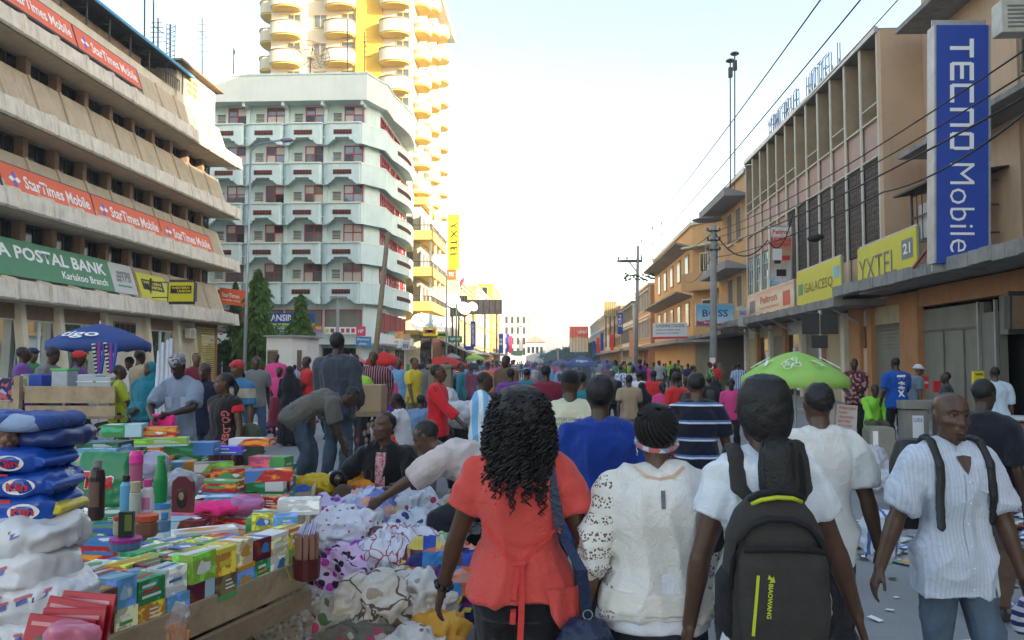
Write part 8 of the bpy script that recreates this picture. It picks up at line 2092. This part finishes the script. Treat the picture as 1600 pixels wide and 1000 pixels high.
base_c=flor('mixed_dark_bedding',[(.3,.28,.3),(.15,.12,.16),(.4,.38,.42),(.12,.08,.08)],6)
t=thing('ground_sheet','dull patterned sheet heaped underneath the bedding','bedding',(-1.65,5.2,0)); g=Fig()
def Eb(c,r): g.rings([(A([c[0],c[1],c[2]-r[2]*math.cos(math.pi*i/10)]),A([1.,0,0]),A([0,1.,0]),r[0]*math.sin(math.pi*i/10),r[1]*math.sin(math.pi*i/10)) for i in range(1,10)],20)
Eb((0,0,.0),(1.05,1.5,.32)); Eb((.1,.8,.05),(.9,.9,.45)); Eb((.2,-.7,.0),(.8,.8,.22)); remesh(g,'sheet',base_c,t,.04,2,folds(.05,(4,4,4)))
BED=[ # px, py, half width px, half height px, material, label
 (487,762,40,20,clothmat('mustard_fabric',c=(.55,.38,.02)),'mustard yellow cloth on top of the heap next to the cartons'),
 (541,752,32,20,stripes('red_white_blue_stripe',(.45,.03,.05),(.62,.64,.7),9,0,.4,third=(.2,(.04,.08,.4))),'red white and blue striped bedding at the top of the heap'),
 (578,762,40,20,clothmat('orange_fabric',c=(.66,.25,.03)),'plain orange cloth right of the striped bedding'),
 (612,748,52,18,flor('pink_net_print',[(.5,.16,.16),(.55,.25,.12),(.4,.1,.14)],60),'pink orange netted cloth in front of the seated man'),
 (575,792,48,30,cloth_pat('lilac_geometric',(.30,.36,.60),[(.6,.3,.25),(.5,.52,.66),(.15,.2,.45),(.62,.5,.3)],7,.6,0),'lilac blue bedding with peach geometric shapes'),
 (630,784,46,24,cloth_pat('white_red_flowers',W8,[(.5,.05,.1),(.1,.12,.3)],9,.25),'white bedding with a red flower below the reaching hand'),
 (508,798,30,26,cloth_pat('purple_white_print',(.55,.5,.7),[(.3,.06,.4),(.1,.05,.3)],10,.4),'purple and white printed cloth beside the white box'),
 (448,968,62,44,cloth_pat('beige_speckled',(.34,.30,.26),[(.2,.17,.15),(.45,.42,.38)],38,.4),'beige grey speckled bundle under the table corner'),
 (530,838,58,48,cloth_pat('white_red_dots',W8,[(.45,.04,.08),(.3,.1,.12),(.05,.04,.06)],18,.2),'white bedding scattered with small red and black motifs'),
 (655,826,46,30,cloth_pat('white_blue_roses',(.56,.62,.70),[(.03,.05,.25),(.2,.28,.3),(.04,.05,.2)],13,.3),'white bedding with dark blue roses near the reaching hand'),
 (705,808,40,34,cloth_pat('grey_white_branch',(.5,.52,.56),[(.25,.2,.16),(.55,.4,.2)],9,.2,lines=(5,.03,(.2,.2,.2))),'grey white bedding with brown line drawing beside the coral blouse'),
 (640,868,72,42,cloth_pat('white_outline_shapes',W8,[(.62,.64,.72),(.5,.5,.6)],9,.3,lines=(11,.035,(.35,.06,.09))),'white bedding drawn with loose red and grey outlines'),
 (598,846,34,22,cloth_pat('maroon_white_rings',(.13,.03,.04),[(.6,.55,.55),(.3,.12,.1)],16,.35),'maroon and white ringed cloth in the middle of the heap'),
 (530,905,44,52,cloth_pat('magenta_white_floral',(.60,.46,.66),[(.42,.03,.32),(.5,.05,.4),(.02,.01,.03)],17,.46),'magenta and white floral cloth bundle'),
 (690,858,26,22,flor('lime_blue_print',[(.3,.5,.04),(.05,.3,.55),(.1,.45,.6)],8),'lime and bright blue cloth tucked beside the madras bedding'),
 (598,950,62,62,cloth_pat('cream_branch_print',(.56,.52,.46),[(.16,.10,.06),(.35,.27,.2),(.07,.05,.05)],8,.26,1.2,lines=(3.5,.02,(.12,.08,.06))),'cream bedding with dark brown branches in the foreground of the heap'),
 (656,935,48,50,cloth_pat('cream_grey_shadow_print',(.58,.57,.56),[(.3,.25,.22),(.45,.38,.3)],7,.24,1.2),'cream and grey bedding left of the madras check'),
 (700,915,56,72,madras('madras_check'),'orange blue and purple madras check bedding behind the coral blouse'),
 (505,968,42,34,cloth_pat('red_rose_print',(.38,.34,.28),[(.5,.05,.14),(.06,.12,.04),(.4,.1,.18)],9,.38),'beige cloth with pink red roses at the front of the heap'),
 (560,1010,60,30,cloth_pat('dark_leaf_print',(.12,.11,.08),[(.35,.32,.28),(.3,.04,.08)],12,.35),'dark leafy printed cloth at the bottom edge of the heap'),
 (650,1010,50,30,cloth_pat('white_brown_print',(.56,.54,.52),[(.2,.13,.1)],9,.25),'white and brown cloth at the bottom edge near the watch hand'),
 (722,782,30,18,stripes('dark_multicolour_stripe',(.03,.04,.08),(.4,.2,.15),22,0,.5,third=(.15,(.3,.35,.1))),'dark multicoloured striped cloth beside the curly haired woman'),
 (560,860,34,18,clothmat('violet_cloth',c=(.28,.07,.42)),'plain violet cloth tucked between the white bedding prints'),
 (690,985,40,26,clothmat('amber_cloth',c=(.6,.3,.04)),'amber cloth peeping out below the madras check'),
 (465,780,22,20,clothmat('deep_blue_cloth',c=(.03,.1,.4)),'deep blue cloth between the mustard one and the cartons'),
]
for i,(px,py,wx,hy,m,lb) in enumerate(BED):
 Y=HY(py); p=at(px,py,Y); rx=wx*Y/FPX*1.25; rz_=hy*Y/FPX*1.0
 bundle('bedding',lb,'bedding',(p.x,Y+.05,p.z-.02),(rx,max(.16,rx*.85),max(.06,rz_*.92)),m,.010,.036,(4+(i%3),11,9),200+i,rz=i*1.3,group=None,lumps=6)
# ------------------------------------------------------------------ goods and people's things on the road
def shoeproto():
 g=Fig(); g.limb((0,-.09,.035),(0,.05,.03),.036,.034,flat=1,k=4,fwd=(0,0,1)); g.limb((0,.03,.028),(0,.12,.024),.036,.026,flat=.9,k=4,fwd=(0,0,1)); g.limb((0,-.09,.04),(0,-.08,.075),.034,.03,k=3)
 o=remesh(g,'shoe',mat('shoe_upper',(.1,.1,.1),.5,.2,9,obj=True),None,.012,1); return o
sp0=shoeproto()
SC=dict(black=(.015,.015,.018),red=(.4,.02,.03),white=(.55,.55,.55),brown=(.12,.05,.03),blue=(.03,.06,.25))
def shoes(n,x0,x1,y0,y1,where,seed):
 r=random.Random(seed)
 for i in range(n):
  o=sp0.copy(); col.objects.link(o); c=r.choice(['black','black','red','white','brown','black','blue']); o.location=(r.uniform(x0,x1),r.uniform(y0,y1),.02+(.05 if r.random()<.3 else 0)); o.rotation_euler=(r.gauss(0,.25),r.gauss(0,.5),r.uniform(0,6.28)); o.color=(*SC[c],1); o.scale=(1.1,1.1,1.1)
  tag(o,f'{c} second hand shoe lying in the {where}','shoe','second hand shoes spread on the road')
a=gnd(385,672); b_=gnd(470,672); shoes(60,a.x,b_.x,17.5,21.5,'heap of shoes left of the bending man',1)
a=gnd(565,665); b_=gnd(755,665); shoes(90,a.x,b_.x,19.0,22.5,'long heap of shoes behind the seated man',2)
a=gnd(270,690); b_=gnd(330,690); shoes(12,a.x,b_.x,15,17,'small row of shoes near the uniformed man',3)
bpy.data.objects.remove(sp0)
# printed covers spread on the ground at the right
mgm=mat('printed_cover',(.5,.5,.5),.35,.25,14,obj=True,spec=.5)
b=MB().box(-.5,.5,-.5,.5,0,1,0).box(-.35,.35,-.1,.35,1,1.15,1).box(-.35,.1,-.4,-.25,1,1.15,2); mp0=b.build('magazine',[mgm,ACC,M['white']],None)
r=random.Random(8); MC=[('black',(.02,.02,.025)),('grey',(.25,.27,.3)),('white',(.55,.57,.6)),('blue',(.06,.12,.35)),('red',(.4,.05,.06)),('violet',(.2,.1,.3)),('brown',(.15,.1,.07)),('teal',(.04,.18,.2))]
def spread(n,poly,where):
 xs=[p[0] for p in poly]; ys_=[p[1] for p in poly]
 k=0
 while k<n:
  Y=r.uniform(min(ys_),max(ys_)); u=(Y-min(ys_))/(max(ys_)-min(ys_)); lo=poly[0][0]+(poly[3][0]-poly[0][0])*u; hi=poly[1][0]+(poly[2][0]-poly[1][0])*u
  X=r.uniform(lo,hi); c=r.choice(MC); o=mp0.copy(); col.objects.link(o); o.location=(X,Y,.005+r.random()*.03); o.rotation_euler=(r.gauss(0,.08),r.gauss(0,.08),r.uniform(0,6.28)); o.scale=(r.uniform(.10,.2),r.uniform(.10,.26),.006); o.color=(*c[1],1); tag(o,f'{c[0]} printed cover lying in the {where}','magazine','printed covers spread on the ground'); k+=1
spread(190,[(2.5,4.9),(4.6,4.9),(6.2,10.2),(4.6,10.2)],'wide spread at the right edge'); spread(40,[(2.55,7.0),(3.4,7.0),(4.0,9.2),(3.2,9.2)],'dark patch behind the white T-shirt man')
bpy.data.objects.remove(mp0)
sackm=mat('dirty_white_sack',(.50,.52,.56),.6,.1,6,.2,40)
bundle('sack','bulging tied white plastic sack on the pavement at the right','sack',tuple(at(1363,728,10.8)),(.24,.24,.26),mat('lilac_white_film',(.46,.45,.52),.35,.06,6),.02,.03,part='sack_body',seed=31)
bundle('sack','low crumpled white sack right of the tied one','sack',tuple(at(1383,752,9.8)),(.26,.2,.12),sackm,.02,.03,part='sack_body',seed=32)
bundle('striped_bag','blue and white striped carrier bag standing behind the striped shirt man','bag',tuple(at(1376,838,6.2)),(.15,.12,.21),stripes('blue_white_bag',(.05,.14,.4),(.58,.62,.7),16,0,.35),.014,.018,part='bag_body',seed=33)
bundle('striped_bag','navy and white striped bundle at the right picture edge','bag',tuple(at(1604,962,4.3)),(.06,.07,.09),stripes('navy_white_bag',(.02,.03,.12),(.55,.55,.62),20,2,.5),.012,.012,part='bag_body',seed=34)
bundle('sack','white sack on the road beside the red tracksuit youth','sack',tuple(at(695,640,12)),(.26,.26,.34),sackm,.025,.03,part='sack_body',seed=35); bundle('sack','wide flat white sack behind the curly hair','sack',tuple(at(728,648,11.0)),(.42,.25,.18),sackm,.025,.03,part='sack_body',seed=36)
# concrete seats, counter, notice board, basin
cw_=mat('rough_beige_concrete',(.27,.25,.21),.9,.15,3,.4,30)
b=thing('concrete_bollard','round shouldered concrete block beside the tied white sack','bollard',(at(1380,690,13).x,13,0)); MB().prism([(-.2,0),(.2,0),(.2,.62),(.16,.68),(-.16,.68),(-.2,.62)],(0,0,0),(1,0,0),(0,0,1),(0,.35,0)).build('block',cw_,b,bevel=.02); MB().box(-.16,-.08,-.012,0,.3,.62).build('paper_notice',M['white'],b)
b=thing('counter','low concrete counter with notices in front of the grey wall','counter',(at(1465,630,15.5).x,15.5,0)); MB().box(-.62,.42,0,.5,.82,.98).build('counter_top',cw_,b,bevel=.01); MB().box(-.55,-.15,.05,.45,0,.8).box(.1,.35,.05,.45,0,.8).build('support',cw_,b); MB().box(-.45,-.25,.035,.05,.25,.7).build('paper_notice',M['white'],b)
lettering('LUKA',(-.43,.03,.58),(1,0,0),(0,0,1),.16,.08,M['blue_sign'],b)
r_,q,n=sign('price_board','hand lettered pale board with red writing leaning by the lime umbrella pole',[at(1306,677,13.4),at(1338,680,13.4),at(1340,634,13.4),at(1308,631,13.4)],mat('pale_pink_board',(.5,.44,.42),.8),.03)
for k,(s_,u1) in enumerate((('FUNDI SIMU',.92),('FLASH',.5),('UNLOCKING',.82),('BATTERY',.7),('KUCHAJI',.75),('VIOO',.6))): put(r_,q,n,s_,.1,u1,.84-k*.15,.93-k*.15,M['redprint'])
sign('price_board','narrow second pale board with red writing left of the first',[at(1297,677,13.5),at(1304,677,13.5),at(1305,632,13.5),at(1298,632,13.5)],_m['pale_pink_board'],.03)
b=thing('stone_basin','reddish tiled stand with a pale round tray by the dark doorway','stand',(at(1598,690,12.6).x,12.6,0)); MB().box(-.35,.5,0,.6,0,.78).build('stand',mat('reddish_tile',(.22,.12,.09),.7,.15,5),b,bevel=.01); MB().ell((0,.2,.84),(.45,.3,.05),20,6).build('tray',M['grey_sign'],b,smooth=True)
# wooden cart with goods, left
ct=thing('wooden_cart','rough wooden hand cart with deep plank sides, left middle distance','cart',(at(90,620,12).x,12.4,0),world=True)
x0,x1=at(38,620,12).x,at(179,620,12).x
MB().box(x0,x1,12.0,12.04,1.08,1.34).build('side_plank',M['woodlight'],ct,bevel=.005); MB().box(x0,x1,12.02,12.06,.86,1.04).build('side_plank',M['woodlight'],ct,bevel=.005); MB().box(x0,x1,12.0,12.9,.84,.88).build('floor',M['wood'],ct)
MB().beam((x0-.1,12,.86),(x0-.1,12,1.5),.09).build('corner_post',M['woodlight'],ct); MB().prism([(0,0),(-1.2,.25),(-1.2,-.05),(0,-.18)],(x0-.1,11.98,1.3),(1,-.9,0),(0,0,1),(0,.04,0)).build('side_plank',M['woodlight'],ct); MB().prism([(0,0),(-1.2,0),(-1.2,-.25),(0,-.25)],(x0-.1,11.99,1.08),(1,-.9,0),(0,0,1),(0,.04,0)).build('side_plank',M['woodlight'],ct)
for sx in (x0+.5,x1-.4):
 wh=MB()
 for i in range(16): a=2*math.pi*i/16; c=2*math.pi*(i+1)/16; wh.beam((sx+.36*math.cos(a),12.5,.38+.36*math.sin(a)),(sx+.36*math.cos(c),12.5,.38+.36*math.sin(c)),.06);
 w_o=wh.build('wheel',M['blackprint'],ct); sp2=MB()
 for i in range(8): a=2*math.pi*i/8; sp2.beam((sx,12.5,.38),(sx+.34*math.cos(a),12.5,.38+.34*math.sin(a)),.012)
 sp2.build('spoke',M['steel'],w_o)
clear=mat('cloudy_plastic_box',(.35,.40,.46),.2,.1,9,spec=.6)
for i,(px,py,wx,hh,m,lb,nm) in enumerate(((98,608,.26,.26,clear,'cloudy plastic box with a green lid on the wooden cart','storage_box'),(140,600,.3,.2,clear,'blue tinted plastic trays at the right end of the cart','tray_stack'),(165,604,.26,.16,clear,'row of small clear packs at the right corner of the cart','tray_stack'),(60,606,.22,.2,M['blue_sign'],'dark blue crate on the wooden cart','crate'),(45,596,.16,.2,flor('leaflet_print',[(.4,.4,.3),(.2,.25,.2),(.5,.4,.3)],30),'bundle of leaflets hanging over the cart side','leaflets'),(20,612,.4,.14,flor('dark_bag_print',[(.02,.03,.12),(.03,.03,.05),(.5,.1,.12),(.4,.4,.5)],12),'heap of navy shirts in packs at the left end of the cart','shirt_pack'))):
 p=at(px,py,12.3); t=thing(nm,lb,nm.replace('_',' '),(p.x,12.35,1.12)); MB().box(-wx/2,wx/2,-.15,.15,0,hh+.2).build('body',m,t,bevel=.02)
 if i==0: MB().box(-wx/2-.01,wx/2+.01,-.16,.16,hh+.2,hh+.23).build('lid',mat('green_lid_plastic',(.1,.5,.1),.4),t)
 if i in (1,2):
  for q in range(3): MB().box(-wx/2-.01,wx/2+.01,-.16,.16,.08+q*.1,.09+q*.1).build('rim',M['white'],t)
t=thing('hanging_scarves','bunch of black white and violet scarves hanging under the tigo umbrella','scarves',tuple(at(165,560,14.5)))
for i in range(6): remeshd=MB().box(-.03,.03,-.02,.02,-.28,.28).build('scarf',[stripes('black_white_zigzag',(.02,.02,.02),(.6,.6,.6),14,2,.5),clothmat('violet_scarf',c=(.25,.05,.3)),M['blue_sign']][i%3],t,bevel=.01); remeshd.location=(-.2+i*.075,0,.02*(i%2)); remeshd.rotation_euler=(0,.15*(i%3-1),0)
# white net tubes on end
t=thing('net_bundle','bundle of tall white mosquito nets standing on end beside the uniformed man','nets',(at(255,640,9.4).x,9.4,0)); nm=mat('white_net',(.50,.53,.60),.8,.1,8)
for i,(dx,tz,bx2) in enumerate(((-.07,1.85,-.09),(-.03,1.95,-.05),(.02,1.98,0),(.05,2.0,.05),(.0,1.9,-.02))):
 b=MB().tube([(bx2,.02*i,.02),(bx2*.6+dx*.4,.02*i,1.0),(dx,.02*i,tz)],[.045,.04,.018],8); b.build('net_roll',nm,t,smooth=True)
# bicycle wheel behind the lime shirt
t=thing('bicycle','dark bicycle leaning behind the man in the lime yellow shirt','bicycle',(at(205,640,12.6).x,12.9,0));
for sx in (-.5,.5):
 b=MB()
 for i in range(20): a=2*math.pi*i/20; c=2*math.pi*(i+1)/20; b.beam((sx+.33*math.cos(a),0,.34+.33*math.sin(a)),(sx+.33*math.cos(c),0,.34+.33*math.sin(c)),.03)
 w_o=b.build('wheel',M['blackprint'],t); b=MB()
 for i in range(10): a=2*math.pi*i/10; b.beam((sx,0,.34),(sx+.32*math.cos(a),0,.34+.32*math.sin(a)),.006)
 b.build('spoke',M['steel'],w_o)
MB().tube([(-.5,0,.34),(-.1,0,.3),(.35,0,.85),(.5,0,.34)],.018,6).tube([(-.1,0,.3),(-.2,0,.85),(.35,0,.85)],.018,6).tube([(-.5,0,.34),(-.2,0,.75)],.014,6).build('frame',M['steeldark'],t); MB().ell((-.22,0,.9),(.13,.07,.04),10,6).build('saddle',M['blackprint'],t); MB().tube([(.35,-.25,.98),(.38,0,1.0),(.35,.25,.98)],.014,6).beam((.38,0,1.0),(.36,0,.85),.02).build('handlebar',M['steel'],t)
# trolley with cardboard carton, tall khaki crate, low stalls
t=thing('carton_trolley','worn cardboard box on a dark trolley hung with small goods, behind the seated man','trolley',(at(575,640,11.8).x,11.8,0)); MB().box(-.2,.24,-.2,.2,.98,1.38).build('cardboard_box',M['cardboard'],t,bevel=.01); MB().box(-.24,.28,-.24,.24,.92,.98).build('shelf',M['wood'],t)
for a in (-.2,.24):
 for c in (-.2,.2): MB().beam((a,c,0),(a,c,.92),.035).build('leg',M['steeldark'],t)
rgg=random.Random(3)
for i in range(26): MB().ell((rgg.uniform(-.2,.24),-.24,rgg.uniform(.25,.85)),(.03,.02,.045),6,4).build('hanging_pouch',rgg.choice([M['blackprint'],M['greyprint'],M['reddark'],M['wood']]),t)
t=thing('khaki_crate','tall khaki covered crate under the wide red umbrella','crate',(at(689,600,17).x,17,0)); MB().box(-.24,.24,-.2,.2,.9,1.62).box(-.28,.28,-.24,.24,1.58,1.66).box(-.2,.2,-.18,.18,0,.9).build('crate_body',mat('khaki_canvas',(.20,.18,.12),.9,.15,4),t,bevel=.02)
t=thing('carton','brown carton that the person in pale blue sits on','carton',(at(655,640,13.2).x,13.25,0)); MB().box(-.2,.2,-.2,.2,0,.40).build('carton_body',M['cardboard'],t,bevel=.01)
t=thing('street_stall','low stall of crumpled white goods right of the striped football shirt','stall',(at(775,640,12.2).x,12.2,0)); MB().box(-.6,.5,-.3,.3,.55,.6).build('table_top',M['wood'],t)
for i in range(12): MB().ell((-.5+.09*i,rgg.uniform(-.2,.2),.64),(.07,.06,.05),7,5).build('goods',rgg.choice([M['white'],M['blue_sign'],M['reddark'],sackm]),t)
for a in (-.5,.4): MB().beam((a,0,0),(a,0,.55),.04).build('leg',M['wood'],t)
# car roofs, goods far
def car(label,px,Y,c):
 t=thing('parked_car',label,'car',(at(px,570,Y).x,Y,0)); b=MB().slab([(-.85,-2),(.85,-2),(.88,0),(.85,2),(-.85,2)],.35,.9).prism([(-.8,.9),(-.62,1.42),(.62,1.42),(.8,.9)],(0,-1.2,0),(1,0,0),(0,0,1),(0,2.4,0)).build('body',mat('car_paint_'+c[0],c[1],.3),t,bevel=.06); MB().prism([(-.66,.98),(-.56,1.34),(.56,1.34),(.66,.98)],(0,-1.22,0),(1,0,0),(0,0,1),(0,.02,0)).build('rear_window',M['darkglass'],t)
 for a in (-.7,.7):
  for q in (-1.3,1.3): MB().tube([(a-.1,q,.33),(a+.1,q,.33)],.33,14).build('wheel',M['blackprint'],t)
isl=MB().slab([(-4.6,8.2),(-1.6,8.2),(-1.5,10.6),(-4.8,10.6)],0,.22).build('traffic_island',cw_,bevel=.04); tag(isl,kind='structure')
b=MB(); rl=random.Random(77)
for i in range(900):
 X,Y=rl.uniform(-11,8),3.5+40*rl.random()**1.6; s_=rl.uniform(.015,.05); a=rl.uniform(0,6.28); u_=Vector((math.cos(a),math.sin(a),rl.uniform(0,.3)))*s_; v_=Vector((-math.sin(a),math.cos(a),0))*s_*rl.uniform(.4,1); c=Vector((X,Y,.012+s_*.2)); b.add([c-u_-v_,c+u_-v_,c+u_+v_,c-u_+v_],[(0,1,2,3)],i%4)
tag(b.build('litter',[M['white'],M['wood'],M['blackprint'],M['cardboard']],fix=False),'scraps of paper and plastic trodden into the road','litter',kind='stuff')
car('pale grey car parked before the mint shop windows',552,44,('silver',(.4,.42,.44)))
# smoke drifting over the crowd
sm=bpy.data.materials.new('thin_blue_smoke'); sm.use_nodes=True; nt=sm.node_tree; nt.nodes.remove(nt.nodes['Principled BSDF']); pv_=N(nt,'ShaderNodeVolumePrincipled'); pv_.inputs['Color'].default_value=(.62,.70,.86,1)
tc=N(nt,'ShaderNodeTexCoord'); nz=N(nt,'ShaderNodeTexNoise'); nz.inputs['Scale'].default_value=.9; nz.inputs['Detail'].default_value=3; nt.links.new(tc.outputs['Object'],nz.inputs['Vector']); mr=N(nt,'ShaderNodeMapRange'); mr.inputs[1].default_value=.42; mr.inputs[2].default_value=.7; mr.inputs[3].default_value=0; mr.inputs[4].default_value=.22; nt.links.new(nz.outputs['Fac'],mr.inputs[0]); nt.links.new(mr.outputs[0],pv_.inputs['Density'])
nt.links.new(pv_.outputs[0],[x for x in nt.nodes if x.type=='OUTPUT_MATERIAL'][0].inputs['Volume'])
o=MB().ell((0,0,0),(1.9,1.8,1.2),20,12).build('smoke',sm); o.location=(at(835,585,18).x,18.2,1.3); tag(o,'thin bluish smoke drifting over the middle of the crowd','smoke',kind='stuff')
# thin warm air over the whole street
hz=bpy.data.materials.new('pale_haze'); hz.use_nodes=True; nt=hz.node_tree; nt.nodes.remove(nt.nodes['Principled BSDF']); pv_=N(nt,'ShaderNodeVolumePrincipled'); pv_.inputs['Color'].default_value=(.95,.93,.90,1); pv_.inputs['Density'].default_value=.0008; pv_.inputs['Anisotropy'].default_value=.2
nt.links.new(pv_.outputs[0],[x for x in nt.nodes if x.type=='OUTPUT_MATERIAL'][0].inputs['Volume'])
tag(MB().box(-1000,1000,-200,2600,-1.3,60).build('haze',hz),kind='stuff')
bpy.data.scenes.remove(WORK)
